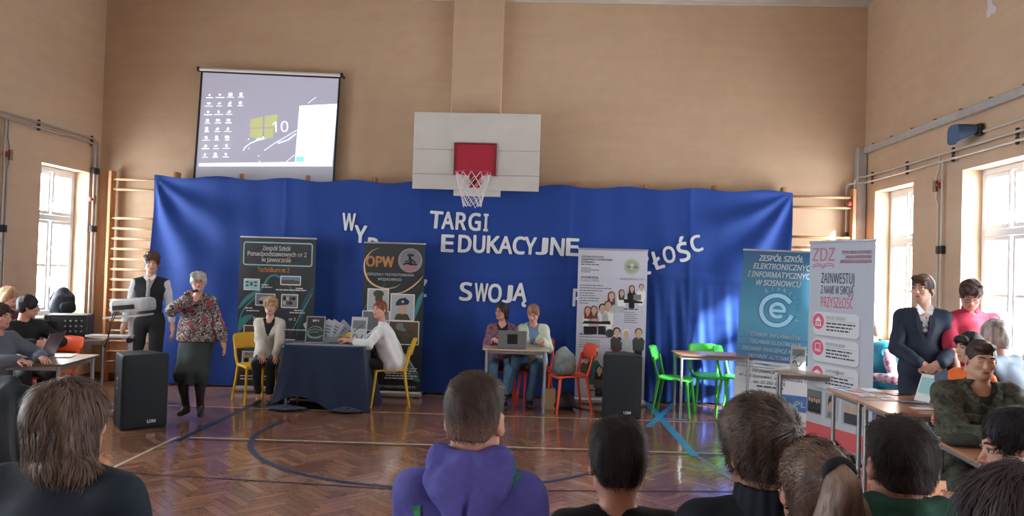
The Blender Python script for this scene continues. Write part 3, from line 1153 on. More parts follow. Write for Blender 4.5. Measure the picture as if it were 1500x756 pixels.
# thin conduit to the loudspeaker
b = MB(); b.tube([(XR - .02, 7.7, 3.2), (XR - .02, 3.0, 3.19)], .013, 8); o = b.build('conduit', M_PIPEW); tag(o, 'short pale conduit leading to the blue wall loudspeaker', 'conduit')
# wall speaker
t = thing('wall_speaker', 'small dark blue horn-shaped loudspeaker high on the right wall', 'speaker', (XR - .02, 7.68, 3.22))
b = MB(); b.box((-.02, 0, 0), (.05, .09, .12), bev=.01); b.build('wall_mount', M_BLACKP, t)
M_NAVYP = mat('navy_plastic', srgb(42, 66, 96), .4)
b = MB()
def spk(u, v):
    a = 2 * PI * v; rr = .045 + .075 * u ** .7
    sq = lambda c: math.copysign(abs(c) ** .6, c)
    return Vector((-.06 - .12 * u, .05 + .0 + .19 * u - .06 + sq(math.cos(a)) * rr * .9, sq(math.sin(a)) * rr * .85 - .02 * u))
b.grid(spk, 8, 24)
b.build('speaker_horn', M_NAVYP, t)
b = MB(); b.add([spk(1, k / 24) + Vector((.01, -.01, 0)) for k in range(24)], [tuple(range(24))]); b.add([spk(1, k / 24) + Vector((.004, -.004, 0)) for k in range(24)], [tuple(range(24))[::-1]])
b.add([spk(0, k / 24) for k in range(24)], [tuple(range(24))])
b.build('grille', mat('navy_grille', srgb(70, 100, 135), .6), t)
# left wall
for k, z in enumerate((3.335, 3.275)):
    x = XL + .055
    yv = 10.30 if k == 0 else 10.22
    pts = [Vector((x, YB + .3, z)), Vector((x, yv - .12, z)), Vector((x, yv - .04, z - .02)), Vector((x + .0, yv, z - .09)), Vector((x + .0, yv, z - .3)), Vector((x, yv, .2))]
    b = MB(); b.tube(pts, .015, 8); o = b.build('heating_pipe', M_PIPE)
    tag(o, ('upper' if k == 0 else 'lower') + ' grey heating pipe running along the left wall into the corner', 'pipe')
    for y in (10.15, 9.05, 7.9, 6.8):
        clamp(o, Vector((x - .01, y, z)), 'h')
    for z2 in (2.9, 2.1):
        clamp(o, Vector((x - .01, yv, z2)), 'v')
    if k:
        valve(o, Vector((x + .01, yv - .0, 2.5)))
for k, y in enumerate((8.53, 8.47)):
    x = XL + .05
    b = MB(); b.tube([(x, y, .2), (x, y, 2.7), (x, y + (0 if k else .03), 2.75), (x, y + (0 if k else .03), 2.98), (x, y, 3.05), (x, y, 3.28)], .014, 8)
    o = b.build('riser_pipe', M_PIPE); tag(o, ('far' if k == 0 else 'near') + ' grey riser pipe beside the left edge on the left wall', 'pipe')
    clamp(o, Vector((x - .01, y, 2.0)), 'v')
    if k == 0:
        valve(o, Vector((x + .01, y + .03, 2.86)))
# radiator under the right window
M_RAD = mat('radiator_cream', srgb(200, 180, 140), .45)
rad = thing('radiator', 'cream cast-iron radiator below the right-hand window', 'radiator', (XR - .12, 7.55, .1))
for i in range(20):
    y = -.57 + i * .06
    b = MB(); b.tube([(.0, y, .02), (.0, y, .62)], .022, 8); b.tube([(-.07, y, .02), (-.07, y, .62)], .022, 8)
    b.box((-.035, y, .62), (.11, .045, .05), bev=.015); b.box((-.035, y, .03), (.11, .045, .05), bev=.015)
    b.box((-.035, y, .32), (.09, .04, .03), bev=.01)
    b.build('radiator_section', M_RAD, rad)
b = MB(); b.tube([(-.035, -.6, .03), (-.035, .7, .03)], .014, 8); b.box((-.035, -.4, -.05), (.05, .05, .1)); b.box((-.035, .4, -.05), (.05, .05, .1)); b.build('radiator_pipe', M_RAD, rad)

# ================================================================ FURNITURE
def chair_proto(name, col, colname):
    m = mat('plastic_' + colname, col, .35, noise=.04)
    t = thing(name, '', 'chair')
    # local front = -Y ; seat 0.45 high
    b = MB()
    def seat(u, v):
        x = (u - .5); y = (v - .5)
        w = .42 - .05 * (v) ; d = .42
        cx = math.copysign(min(.5, abs(x)), x) * w; cy = y * d
        k = 1 - .10 * (abs(2 * y) ** 4) ; cx *= k; cy *= 1 - .10 * (abs(2 * x) ** 4)
        z = .455 - .018 * math.cos(x * PI) * math.cos(y * PI) - .02 * max(0, -y - .3) / .2
        return Vector((cx, cy, z))
    b.grid(seat, 14, 14, thick=.02)
    b.build('seat', m, t)
    for sx in (-1, 1):
        b = MB(); b.tube([(sx * .17, -.165, .45), (sx * .185, -.185, .25), (sx * .205, -.215, 0.0)], [.02, .017, .013], 8); b.build('leg', m, t)
        b = MB(); b.tube([(sx * .155, .17, .45), (sx * .17, .2, .25), (sx * .19, .245, 0.0)], [.02, .017, .013], 8); b.build('leg', m, t)
    b = MB()
    def back(u, v):
        x = (u - .5) * 2
        zz_ = .63 + .19 * v
        w = .19 + .008 * v
        w *= 1 - .12 * max(0, v - .75) / .25
        if v > .8: zz_ -= .012 * abs(x) ** 4 * (v - .8) / .2
        y = .205 + .055 * (zz_ - .45) / .37 + .03 * (1 - x * x) + .025 * v ** 2
        return Vector((x * w, y, zz_))
    b.grid(back, 12, 6, thick=.012)
    for sx in (-1, 1):
        b.tube([(sx * .16, .17, .43), (sx * .178, .2, .53), (sx * .182, .222, .63), (sx * .184, .234, .70)], [.018, .017, .016, .012], 8)
    b.build('backrest', m, t)
    return t


CH = {}
CHCOL = {'yellow': srgb(226, 178, 40), 'orange': srgb(232, 84, 40), 'red': srgb(214, 56, 44), 'green': srgb(70, 190, 70)}
def place_chair(colr, x, y, deg, label, group=None, legloc=None):
    if colr not in CH:
        t = chair_proto('plastic_chair', CHCOL[colr], colr); CH[colr] = t
    else:
        t = copy_tree(CH[colr])
    t.location = (x, y, 0); t.rotation_euler = (0, 0, R(deg)); t['label'] = label
    t['group'] = 'moulded plastic chairs'
    return t


place_chair('yellow', -3.47, 9.2, 42, 'yellow plastic chair under the woman in the cream cardigan')
place_chair('yellow', -1.83, 9.27, -78, 'yellow plastic chair under the woman in the white jacket')
place_chair('yellow', -2.5, 9.62, 4, 'empty yellow plastic chair behind the navy-draped table')
place_chair('red', -.50, 9.76, 4, 'red plastic chair under the woman in the patterned jacket')
place_chair('red', -.04, 9.82, -8, 'red plastic chair under the woman looking down at the laptop desk')
place_chair('orange', .36, 9.28, -72, 'orange plastic chair beside the laptop desk with a grey backpack on it')
place_chair('green', 1.66, 9.36, 70, 'green plastic chair at the left end of the empty wooden table')
place_chair('green', 2.13, 9.70, 3, 'green plastic chair behind the empty wooden table, facing the audience')
place_chair('green', 2.50, 9.62, 62, 'green plastic chair turned sideways at the right end of the wooden table')
place_chair('orange', -5.28, 7.98, -18, 'empty orange plastic chair behind the left laptop desk')
place_chair('orange', 3.05, 4.95, 8, 'orange plastic chair under the young man in camouflage')

M_LEG = mat('grey_steel_leg', srgb(160, 165, 170), .35, .6)
def desk(x, y, deg, w, d, h, topcol, label, name='school_desk', legs=None, round_leg=True, edge=None, inset=.03):
    t = thing(name, label, 'table', (x, y, 0), R(deg))
    b = MB(); b.slab(rrect(w, d, .03, 4), h - .018, h); b.build('table_top', topcol, t)
    if edge:
        b = MB(); o_ = rrect(w + .004, d + .004, .032, 4); b.slab(o_, h - .0185, h - .001); b.build('edge_band', edge, t)
    b = MB()
    ix, iy = w / 2 - inset - .02, d / 2 - inset - .02
    for s in (-1, 1):
        b.box((0, s * iy, h - .04), (2 * ix, .02, .04), bev=.003); b.box((s * ix, 0, h - .04), (.02, 2 * iy, .04), bev=.003)
    b.build('frame', M_LEG, t)
    for sx in (-1, 1):
        for sy in (-1, 1):
            b = MB(); b.tube([(sx * ix, sy * iy, h - .02), (sx * ix, sy * iy, .0)], .017, 10); lg = b.build('leg', M_LEG, t)
    return t


M_TOPL = mat('light_laminate', srgb(196, 178, 158), .3, noise=.06, nscale=3, stretch=(1, 8, 1))
M_TOPB = mat('beech_laminate', srgb(184, 134, 104), .28, noise=.07, nscale=3, stretch=(1, 8, 1))
M_EDGE = mat('dark_edge', srgb(110, 82, 66), .4)
desk(-.29, 9.28, 2, .80, .5, .755, M_TOPL, 'small light school desk with the grey laptop and two women behind it')
desk(2.07, 9.3, 1, .88, .5, .76, M_TOPB, 'empty wooden table with three green chairs around it', edge=M_EDGE)
desk(2.76, 7.78, -14, .75, .56, .76, M_TOPL, 'pale desk with leaflets in front of the blue banner')
desk(2.90, 6.40, 0, .82, .63, .75, M_TOPB, 'wooden desk covered in leaflets, farther one of the butted pair')
desk(2.90, 5.79, 0, .82, .55, .75, M_TOPB, 'wooden desk with a standing card, nearer one of the butted pair', edge=None)
desk(2.80, 4.39, -6, .9, .62, .75, M_TOPB, 'wooden desk with a beret and magazines in front of the man in camouflage')
desk(-4.62, 6.80, 9, .82, .80, .75, M_TOPL, 'light school desk with a laptop and papers at the left', edge=M_EDGE)
desk(-5.55, 8.62, 30, .95, .55, .75, M_TOPL, 'side table at the left window carrying the black amplifier rack')

# navy cloth table
t = desk(-2.53, 9.02, 1, .95, .55, .74, M_TOPL, 'table hidden under the navy cloth')
t['label'] = 'small table beneath the navy cloth, one steel leg showing'
b = MB()
def cloth(u, v):
    # u around (0..1), v down ; closed rounded rectangle skirt
    a = 2 * PI * u
    cx = math.copysign(min(1, abs(math.cos(a)) * 1.35), math.cos(a)); cy = math.copysign(min(1, abs(math.sin(a)) * 1.35), math.sin(a))
    drop = max(0, v - .25) / .75
    fold = math.sin(u * 2 * PI * 9 + 1) * .022 + math.sin(u * 2 * PI * 17) * .012
    inn = min(1, v / .25)
    corner = (abs(math.sin(2 * a))) ** 6
    hx = .485 * inn + drop * (.03 + fold + .07 * corner * drop)
    hy = .285 * inn + drop * (.03 + fold + .05 * corner * drop)
    z = .752 - drop * .74
    # raised hem in the middle of the front
    if math.sin(a) < 0 and drop > 0:
        z += .15 * drop * math.exp(-((math.cos(a) + .35) / .38) ** 2)
    return Vector((cx * hx, cy * hy, max(.006, z)))
b.grid(cloth, 160, 28)
o = b.build('tablecloth', mat('navy_cloth', srgb(20, 38, 72), .85, sheen=.2), None, (-2.53, 9.02, 0)); tag(o, 'navy cloth draped to the floor over the table by the OPW banner', 'tablecloth')
b = MB(); 
def puddle(u, v):
    a = 2 * PI * u; r_ = v
    return Vector((math.cos(a) * r_ * (.22 + .03 * math.sin(5 * a)), math.sin(a) * r_ * (.11 + .02 * math.sin(3 * a)), .02 + .03 * (1 - v) * (1 + .5 * math.sin(7 * a + 4 * v))))
b.grid(puddle, 40, 6, thick=.01); o2 = b.build('cloth_hem', MATS['navy_cloth'], o, (-.38, -.33, 0))
b = MB(); b.grid(puddle, 40, 6, thick=.01); o2 = b.build('cloth_hem', MATS['navy_cloth'], o, (.34, -.32, 0))

# ================================================================ PA SPEAKERS
def pa_speaker(x, y, deg, w, h, d, label):
    t = thing('pa_speaker', label, 'speaker', (x, y, 0), R(deg))
    m = mat('speaker_black', srgb(24, 30, 36), .6, bump=.1, bscale=120)
    k = .68
    ol = [(-w / 2, -d / 2), (w / 2, -d / 2), (w / 2 * k, d / 2), (-w / 2 * k, d / 2)]
    def bev(ol_, r_):
        out = []
        n = len(ol_)
        for i in range(n):
            p, a, c = Vector(ol_[i]), Vector(ol_[i - 1]), Vector(ol_[(i + 1) % n])
            p1 = p + (a - p).normalized() * r_; p2 = p + (c - p).normalized() * r_
            for q in range(4):
                s = q / 3
                out.append(((1 - s) ** 2 * p1 + 2 * s * (1 - s) * p + s * s * p2)[:])
        return out
    b = MB()
    o1 = bev(ol, .03); sc = lambda f: [(x_ * f, y_ * f) for x_, y_ in o1]
    n = len(o1)
    rings = [(sc(.95), .0), (o1, .02), (o1, h - .03), (sc(.985), h - .012), (sc(.94), h)]
    vs = [(x_, y_, z_) for r_, z_ in rings for x_, y_ in r_]
    fs = [(i * n + j, i * n + (j + 1) % n, (i + 1) * n + (j + 1) % n, (i + 1) * n + j) for i in range(len(rings) - 1) for j in range(n)]
    b.add(vs, fs); b.add(vs[:n], [tuple(range(n))[::-1]]); b.add(vs[-n:], [tuple(range(n))])
    b.build('cabinet', m, t)
    b = MB()
    b.grid(lambda u, v: Vector(((u - .5) * (w - .05), -d / 2 - .004 - .012 * (1 - (2 * u - 1) ** 4) * (1 - (2 * v - 1) ** 8), .03 + v * (h - .06))), 12, 12)
    b.build('grille', mat('grille_black', srgb(26, 36, 44), .65, bump=.2, bscale=400), t)
    b = MB(); me = text_mesh('LDM', .05, .002, bold=.002)
    mesh_into(b, me, Matrix.Translation((w * .13, -d / 2 - .018, .075)) @ Matrix.Rotation(PI / 2, 4, 'X'))
    b.build('logo', mat('logo_white', srgb(225, 225, 225), .5), t)
    # handle recess on each side, two bars
    for s in (-1, 1):
        ang = math.atan2(w / 2 * (1 - k), d)
        for z in (h * .62, h * .50):
            b = MB(); b.lathe([(.001, .004), (.034, .004), (.045, .008), (.05, .0)], 16, M=Matrix.Rotation(s * PI / 2, 3, 'Y'))
            hb = b.build('handle_cup', mat('handle_grey', srgb(70, 78, 84), .5), t, (s * (w * (1 + k) / 4 + .002), 0, z)); hb.rotation_euler = (0, 0, s * -ang * -1)
    return t


pa_speaker(-4.08, 7.60, 48, .46, .74, .42, 'big black loudspeaker on the floor at the left, in front of the projector trolley')
pa_speaker(.965, 9.14, 3, .47, .74, .4, 'black loudspeaker on the floor in front of the white poster banner')

# ================================================================ BANNERS
class Art:
    def __init__(s, root, W, H, z0):
        s.root, s.W, s.H, s.z0 = root, W, H, z0
        s.b = {}
        s.g = 1
        s.hold = False

    def mb(s, name, m, lay):
        key = (name, s.g if name not in ('small_print', 'rule', 'card', 'colour_band', 'emblem', 'web_box') else 0)
        if key not in s.b:
            s.b[key] = (MB(), [])
        q, ms = s.b[key]
        if m not in ms:
            ms.append(m)
        q.cur = ms.index(m)
        return q

    def P(s, u, v, lay):
        return Vector((u - s.W / 2, -.002 - .0009 * lay, s.z0 + s.H - v))

    def nxt(s):
        if not s.hold:
            s.g += 1

    def poly(s, name, m, pts, lay=1):
        q = s.mb(name, m, lay)
        q.add([s.P(u, v, lay) for u, v in pts], [tuple(range(len(pts)))])

    def rect(s, name, m, u0, v0, u1, v1, lay=1, r_=0, sk=0):
        if r_:
            pts = [(x, y) for x, y in rrect(u1 - u0, v1 - v0, r_, 4, (u0 + u1) / 2, (v0 + v1) / 2)]
        else:
            pts = [(u0, v0 + sk), (u1, v0), (u1, v1), (u0, v1 + sk)][::-1]
        s.poly(name, m, pts, lay)

    def disc(s, name, m, u, v, r_, lay=1, rv=None, n=24):
        s.poly(name, m, [(u + r_ * math.cos(2 * PI * i / n), v + (rv or r_) * math.sin(2 * PI * i / n)) for i in range(n)], lay)

    def stroke(s, name, m, pts, w, lay=1, closed=False, taper=False):
        q = s.mb(name, m, lay)
        n = len(pts); vs = []
        for i, p in enumerate(pts):
            a = pts[i - 1] if (i or closed) else p; c = pts[(i + 1) % n] if (i < n - 1 or closed) else p
            t = Vector((c[0] - a[0], c[1] - a[1])).normalized(); ww = w / 2 * (math.sin(PI * (i + .3) / (n - .4)) if taper else 1)
            vs += [s.P(p[0] - t.y * ww, p[1] + t.x * ww, lay), s.P(p[0] + t.y * ww, p[1] - t.x * ww, lay)]
        e = n if closed else n - 1
        q.add(vs, [(2 * i, 2 * i + 1, (2 * i + 3) % (2 * n), (2 * i + 2) % (2 * n)) for i in range(e)])

    def frame(s, name, m, u0, v0, u1, v1, w, lay=1, r_=.02):
        s.stroke(name, m, [(x, y) for x, y in rrect(u1 - u0, v1 - v0, r_, 4, (u0 + u1) / 2, (v0 + v1) / 2)], w, lay, True)

    def curve(s, name, m, pts, w, lay=1, taper=True):
        out = []
        s.nxt()
        P = [pts[0]] + list(pts) + [pts[-1]]
        for i in range(1, len(P) - 2):
            for k in range(6):
                t = k / 6
                a, b_, c, d = [Vector(P[j]) for j in (i - 1, i, i + 1, i + 2)]
                q = .5 * ((2 * b_) + (c - a) * t + (2 * a - 5 * b_ + 4 * c - d) * t * t + (3 * b_ - a - 3 * c + d) * t ** 3)
                out.append((q.x, q.y))
        out.append(pts[-1])
        s.stroke(name, m, out, w, lay, taper=taper)

    def text(s, txt, u, v, h, m, w=None, bold=.03, lay=3, shear=0, align='CENTER', rot=0, name='lettering'):
        s.nxt()
        me = text_mesh(txt, h / CAPH, 0, bold=bold * h, shear=shear)
        xs = [p.co.x for p in me.vertices]
        if not xs:
            return
        x0, x1 = min(xs), max(xs)
        sc = (w / (x1 - x0)) if w else 1
        ox = -(x0 + x1) / 2 if align == 'CENTER' else -x0
        q = s.mb(name, m, lay)
        ca, sa = math.cos(R(rot)), math.sin(R(rot))
        vs = []
        for p in me.vertices:
            X, Y = (p.co.x + ox) * sc, p.co.y
            vs.append(s.P(u + X * ca + Y * sa, v + X * sa - Y * ca, lay))
        q.add(vs, [tuple(f.vertices) for f in me.polygons])
        bpy.data.meshes.remove(me)

    def scrib(s, u, v, w, h, m, seed=0, lay=3):
        """a line of print too small to read"""
        rr = random.Random(seed * 31 + int(v * 1000)); x = u
        while x < u + w:
            l = min(rr.uniform(1.5, 5) * h, u + w - x)
            if l > h * .4:
                s.rect('small_print', m, x, v - h / 2, x + l, v + h / 2, lay)
            x += l + h * .6

    def mini(s, u, v, h, hair, top, bot=None, long=False, face=None, lay=3, legs=True):
        """printed picture of a person: u centre, v top of head, h height"""
        s.nxt()
        sk = face or mat('print_skin', srgb(196, 160, 140), .6)
        hd = h * .13
        if legs:
            s.poly('picture', bot or top, [(u - hd * .9, v + h), (u + hd * .9, v + h), (u + hd * 1.0, v + h * .6), (u - hd * 1.0, v + h * .6)], lay)
        s.poly('picture', top, [(u - hd * 1.3, v + h * .72), (u + hd * 1.3, v + h * .72), (u + hd * 1.5, v + h * .4), (u + hd * .9, v + h * .3), (u - hd * .9, v + h * .3), (u - hd * 1.5, v + h * .4)], lay + .3)
        s.disc('picture', hair, u, v + hd * .95, hd * .95, lay + .5, hd * 1.0)
        if long:
            s.poly('picture', hair, [(u - hd * .95, v + h * .45), (u + hd * .95, v + h * .45), (u + hd * .95, v + hd), (u - hd * .95, v + hd)], lay + .5)
        s.disc('picture', sk, u + .05 * hd, v + hd * 1.22, hd * .72, lay + .7, hd * .95)
        s.rect('picture', sk, u - hd * .3, v + hd * 1.9, u + hd * .3, v + h * .34, lay + .65)

    def done(s):
        for (name, _), (q, ms) in s.b.items():
            o = q.build(name, ms, s.root)
            if name in ('small_print', 'rule', 'icon'):
                o['kind'] = 'stuff'


M_ALU = mat('aluminium', srgb(190, 190, 195), .3, .7)
def banner(label, loc, deg, W, H, sheet, tilt=0.0, roll=0.0):
    t = thing('roll_up_banner', label, 'banner', loc, R(deg))
    t.rotation_euler = (Matrix.Rotation(R(deg), 3, 'Z') @ Matrix.Rotation(R(roll), 3, 'Y') @ Matrix.Rotation(R(-tilt), 3, 'X')).to_euler()
    z0 = .08
    b = MB(); b.grid(lambda u, v: Vector(((u - .5) * W, 0, z0 + v * (H - z0))), 1, 1, thick=-.0012, smooth=False)
    b.build('banner_sheet', sheet, t)
    b = MB(); b.box((0, .0, H + .004), (W + .01, .022, .022), bev=.005); b.build('top_rail', M_ALU, t)
    b = MB(); b.box((0, .03, .042), (W + .03, .13, .075), bev=.02); b.build('base_cassette', M_ALU, t)
    for s_ in (-1, 1):
        b = MB(); b.bar((s_ * W * .35, .03, .005), (s_ * W * .35 + .02, -.12 + .1 * tilt / 6, .008), .03, .008); b.build('foot', M_ALU, t)
    b = MB(); b.tube([(0, .03, .07), (0, .012, H)], .008, 8); b.build('support_pole', M_ALU, t)
    return t, Art(t, W, H - z0, z0)


def banmat(name, stops, rough=.45, noise=0):
    m = bpy.data.materials.new(name); m.use_nodes = True
    nt = m.node_tree; b_ = nt.nodes['Principled BSDF']; b_.inputs['Roughness'].default_value = rough
    tc = nt.nodes.new('ShaderNodeTexCoord'); sx = nt.nodes.new('ShaderNodeSeparateXYZ')
    nt.links.new(tc.outputs['Object'], sx.inputs[0])
    dv = nt.nodes.new('ShaderNodeMath'); dv.operation = 'DIVIDE'; dv.inputs[1].default_value = 2.05
    nt.links.new(sx.outputs['Z'], dv.inputs[0])
    rp = nt.nodes.new('ShaderNodeValToRGB')
    while len(rp.color_ramp.elements) < len(stops):
        rp.color_ramp.elements.new(.5)
    for e, (p, c) in zip(rp.color_ramp.elements, stops):
        e.position = p; e.color = (*c, 1)
    nt.links.new(dv.outputs[0], rp.inputs[0]); nt.links.new(rp.outputs[0], b_.inputs['Base Color'])
    MATS[name] = m
    return m


PR = lambda n, c: mat('print_' + n, c, .5)
pW, pK, pO, pT = PR('white', srgb(225, 228, 230)), PR('black', srgb(22, 24, 28)), PR('orange', srgb(240, 175, 120)), PR('teal', srgb(60, 130, 140))
pLT, pG, pBR = PR('light_teal', srgb(150, 200, 205)), PR('grey', srgb(120, 124, 130)), PR('brown', srgb(95, 75, 62))
pDG, pLG = PR('dark_grey', srgb(60, 64, 70)), PR('light_grey', srgb(175, 180, 186))
pSK = PR('skin', srgb(196, 160, 140)); pOL = PR('olive', srgb(74, 74, 58))
pNV = PR('navy', srgb(34, 48, 78)); pPK = PR('pink', srgb(222, 90, 128)); pRD = PR('dark_red', srgb(120, 30, 50)); pGO = PR('gold', srgb(232, 190, 140))

# --- banner: Zespół Szkół Ponadpodstawowych nr 2
p = (atY(400, 577, 9.86).x, 9.86, 0)
t, A = banner('dark grey banner reading Zespół Szkół Ponadpodstawowych nr 2 w Jaworznie', p, 2, 1.0, 2.03, banmat('banner_dark', [(0, srgb(34, 38, 44)), (1, srgb(50, 54, 62))]))
def photo(A, u0, v0, u1, v1, bgm, fr=pW, lay=2):
    A.nxt()
    A.rect('picture', bgm, u0, v0, u1, v1, lay)
    A.frame('picture_frame', fr, u0, v0, u1, v1, .012, lay + 1.5, .004)
A.curve('swoosh', pT, [(.0, 1.35), (.05, 1.0), (.25, .75), (.42, .5), (.6, .56), (.75, .75)], .03)
A.curve('swoosh', pT, [(.0, .95), (.12, .8), (.3, .68)], .06)
A.curve('swoosh', PR('deep_teal', srgb(34, 84, 96)), [(.78, 1.3), (.86, .9), (1.0 - .01, .62)], .07)
A.curve('swoosh', pLT, [(.7, 1.25), (.85, .95), (.98, .7)], .008)
A.curve('swoosh', PR('deep_teal', (0, 0, 0)), [(.02, 1.85), (.12, 1.55), (.35, 1.35), (.6, 1.5), (.95, 1.45)], .10)
A.curve('swoosh', pT, [(.02, 1.25), (.08, 1.1), (.2, 1.02)], .09)
A.frame('title_frame', pLT, .05, .065, .95, .36, .016, 2, .03)
A.text('Zespół Szkół', .48, .135, .055, pW, .37, .05)
A.text('Ponadpodstawowych nr 2', .49, .21, .055, pW, .78, .05)
A.text('w Jaworznie', .48, .285, .055, pW, .39, .05)
A.text('Technikum nr 2', .45, .42, .055, pO, .42, .05)
photo(A, .07, .55, .27, .69, pLT)
for i in range(6):
    A.disc('picture', pDG, .11 + .055 * (i % 3), .59 + .035 * (i // 3) + .01 * (i % 2), .022, 2.5, .012)
photo(A, .55, .5, .81, .61, PR('sky_print', srgb(90, 130, 165)))
A.poly('picture', pBR, [(.56, .6), (.8, .6), (.8, .56), (.7, .545), (.56, .55)], 2.5)
photo(A, .23, .74, .48, .89, pG); A.disc('picture', pLG, .36, .81, .09, 2.5, .04); A.disc('picture', pK, .3, .85, .025, 2.8); A.disc('picture', pK, .42, .85, .025, 2.8)
photo(A, .57, .74, .78, .91, pG)
for i in range(7):
    A.disc('picture', (pK, pLG, pBR)[i % 3], .61 + .05 * (i % 4) * .8, .79 + .06 * (i // 4), .025, 2.5 + .1 * i)
for (u, v, w, k) in ((.3, .62, .09, 1), (.3, .65, .14, 2), (.75, .655, .1, 3), (.49, .68, .4, 4), (.09, .93, .1, 5), (.11, .965, .17, 6), (.74, .945, .12, 7), (.68, .975, .2, 8), (.2, 1.25, .2, 9), (.62, 1.2, .3, 10), (.55, 1.52, .3, 11)):
    A.scrib(u, v, w, .013, pW, k)
A.text('nr 2', .72, 1.06, .035, pW, .09)
A.text('Br', .23, 1.06, .035, pW, .05)
photo(A, .09, 1.16, .26, 1.3, pBR); photo(A, .6, 1.33, .76, 1.45, pG); photo(A, .08, 1.5, .28, 1.66, pLG)
A.mini(.14, 1.52, .2, pK, pK, legs=False, lay=2.3); A.mini(.2, 1.52, .2, pBR, pW, legs=False, lay=2.3)
A.scrib(.06, 1.74, .5, .03, pBR, 20); A.scrib(.06, 1.82, .5, .014, pW, 21); A.scrib(.06, 1.86, .45, .014, pW, 22); A.scrib(.6, 1.7, .3, .014, pW, 23)
A.done()

# --- banner: OPW
p = (atY(571, 582, 9.84).x, 9.84, 0)
t, A = banner('dark banner with orange letters OPW and portraits of soldiers', p, 1, .8, 2.0, banmat('banner_dark2', [(0, srgb(26, 36, 38)), (1, srgb(50, 56, 62))]))
A.curve('swoosh', pGO, [(.2, .06), (.1, .11), (.02, .22), (.015, .35), (.06, .47), (.15, .55), (.29, .59), (.42, .57), (.5, .52)], .022)
A.curve('swoosh', pGO, [(.34, .65), (.5, .64), (.63, .57), (.73, .48), (.785, .41)], .018)
A.curve('swoosh', pT, [(0.01, .9), (.08, .78), (.2, .68), (.3, .5)], .02)
A.curve('swoosh', pT, [(.68, 1.0), (.74, .75), (.79, .62)], .06)
A.curve('swoosh', pT, [(.45, 1.35), (.55, 1.5), (.7, 1.72), (.79, 1.78)], .1)
A.curve('swoosh', pLT, [(.5, 1.36), (.62, 1.5), (.76, 1.7)], .03, 1.5)
A.text('OPW', .215, .235, .125, pO, .37, .07)
A.disc('emblem', PR('emblem_grey', srgb(150, 140, 150)), .61, .215, .16, 2); A.disc('emblem', pG, .61, .2, .135, 2.5, .125)
A.disc('emblem', PR('emblem_rose', srgb(160, 120, 130)), .61, .3, .1, 2.6, .05)
for (x0, y0, x1, y1, w) in ((.52, .27, .58, .25, .02), (.58, .25, .64, .27, .03), (.62, .26, .7, .27, .022), (.6, .16, .62, .25, .035), (.57, .15, .66, .15, .02), (.63, .2, .68, .25, .02), (.54, .24, .6, .21, .015), (.585, .13, .65, .14, .012)):
    A.stroke('emblem', pK, [(x0, y0), (x1, y1)], w, 3)
A.text('ODDZIAŁY PRZYGOTOWANIA', .36, .405, .032, pW, .62)
A.text('WOJSKOWEGO', .35, .468, .032, pW, .31)
photo(A, .07, .6, .34, .88, pLG); A.poly('picture', pOL, [(.14, .88), (.3, .88), (.28, .8), (.22, .77), (.15, .8)], 2.3); A.disc('picture', pBR, .215, .72, .05, 2.4, .065); A.disc('picture', pOL, .21, .66, .07, 2.6, .045)
photo(A, .375, .66, .68, 1.0, pLG); A.poly('picture', pOL, [(.42, 1.0), (.64, 1.0), (.6, .92), (.53, .9), (.45, .92)], 2.3); A.disc('picture', pSK, .53, .84, .06, 2.4, .08); A.poly('picture', pNV, [(.44, .81), (.6, .79), (.62, .75), (.56, .7), (.48, .72), (.44, .77)], 2.7)
A.disc('picture', pLG, .53, .755, .018, 3)
photo(A, .01, .89, .36, 1.14, pG)
photo(A, .30, 1.01, .75, 1.31, pBR); A.poly('picture', pOL, [(.34, 1.3), (.72, 1.3), (.7, 1.15), (.55, 1.08), (.4, 1.14)], 2.3); A.disc('picture', pG, .5, 1.08, .05, 2.6, .05)
for i, (u, v) in enumerate(((.4, 1.2), (.5, 1.23), (.6, 1.19), (.55, 1.12), (.66, 1.24))):
    A.disc('picture', (pG, pDG, pBR)[i % 3], u, v, .035, 2.7, .02)
photo(A, .08, 1.66, .21, 1.85, pLG); A.disc('picture', pRD, .145, 1.73, .035, 2.4)
A.disc('picture', pK, .15, 1.79, .03, 2.4)
for k in range(5):
    A.scrib(.32 + .02 * (k % 2), 1.62 + .033 * k, .42 - .04 * (k % 3), .015, pGO if k == 0 else pW, 40 + k)
A.text('WWW.ZOSTANZOLNIERZEM.PL', .4, 1.86, .032, pW, .68, .0)
A.done()

# --- banner: white poster
p = (atY(892, 590, 9.86).x, 9.86, 0)
t, A = banner('white poster banner with green ring logo and small groups of people', p, -2, .89, 2.0, banmat('banner_lilac', [(0, srgb(190, 190, 208)), (1, srgb(196, 198, 214))]))
for i, (s_, w, h_) in enumerate((('CENTRUM KSZTAŁCENIA', .29, .022), ('ZAWODOWEGO I USTAWICZNEGO', .4, .022), ('W SOSNOWCU', .17, .022))):
    A.text(s_, .04, .095 + .036 * i, h_, pDG, w, .02, align='LEFT')
A.scrib(.04, .2, .23, .014, pG, 50); A.scrib(.04, .245, .13, .01, pG, 51); A.scrib(.04, .27, .23, .01, pG, 52); A.scrib(.04, .295, .12, .01, pG, 53)
A.text('WYKORZYSTAJ', .04, .365, .026, pDG, .22, .02, align='LEFT'); A.text('SZKOŁĘ Z CKZIU', .04, .405, .026, pG, .24, -.01, align='LEFT')
for r_, c in ((.105, pLG), (.088, PR('pale_green', srgb(160, 185, 150))), (.068, PR('lime', srgb(150, 175, 120))), (.048, pLG), (.026, pW)):
    A.disc('emblem', c, .69, .21, r_, 2 + (.11 - r_) * 20)
A.text('ckziu', .70, .21, .035, pNV, .13, .03, lay=5)
A.text('www.ckziu.com', .70, .368, .03, pG, .32, .0)
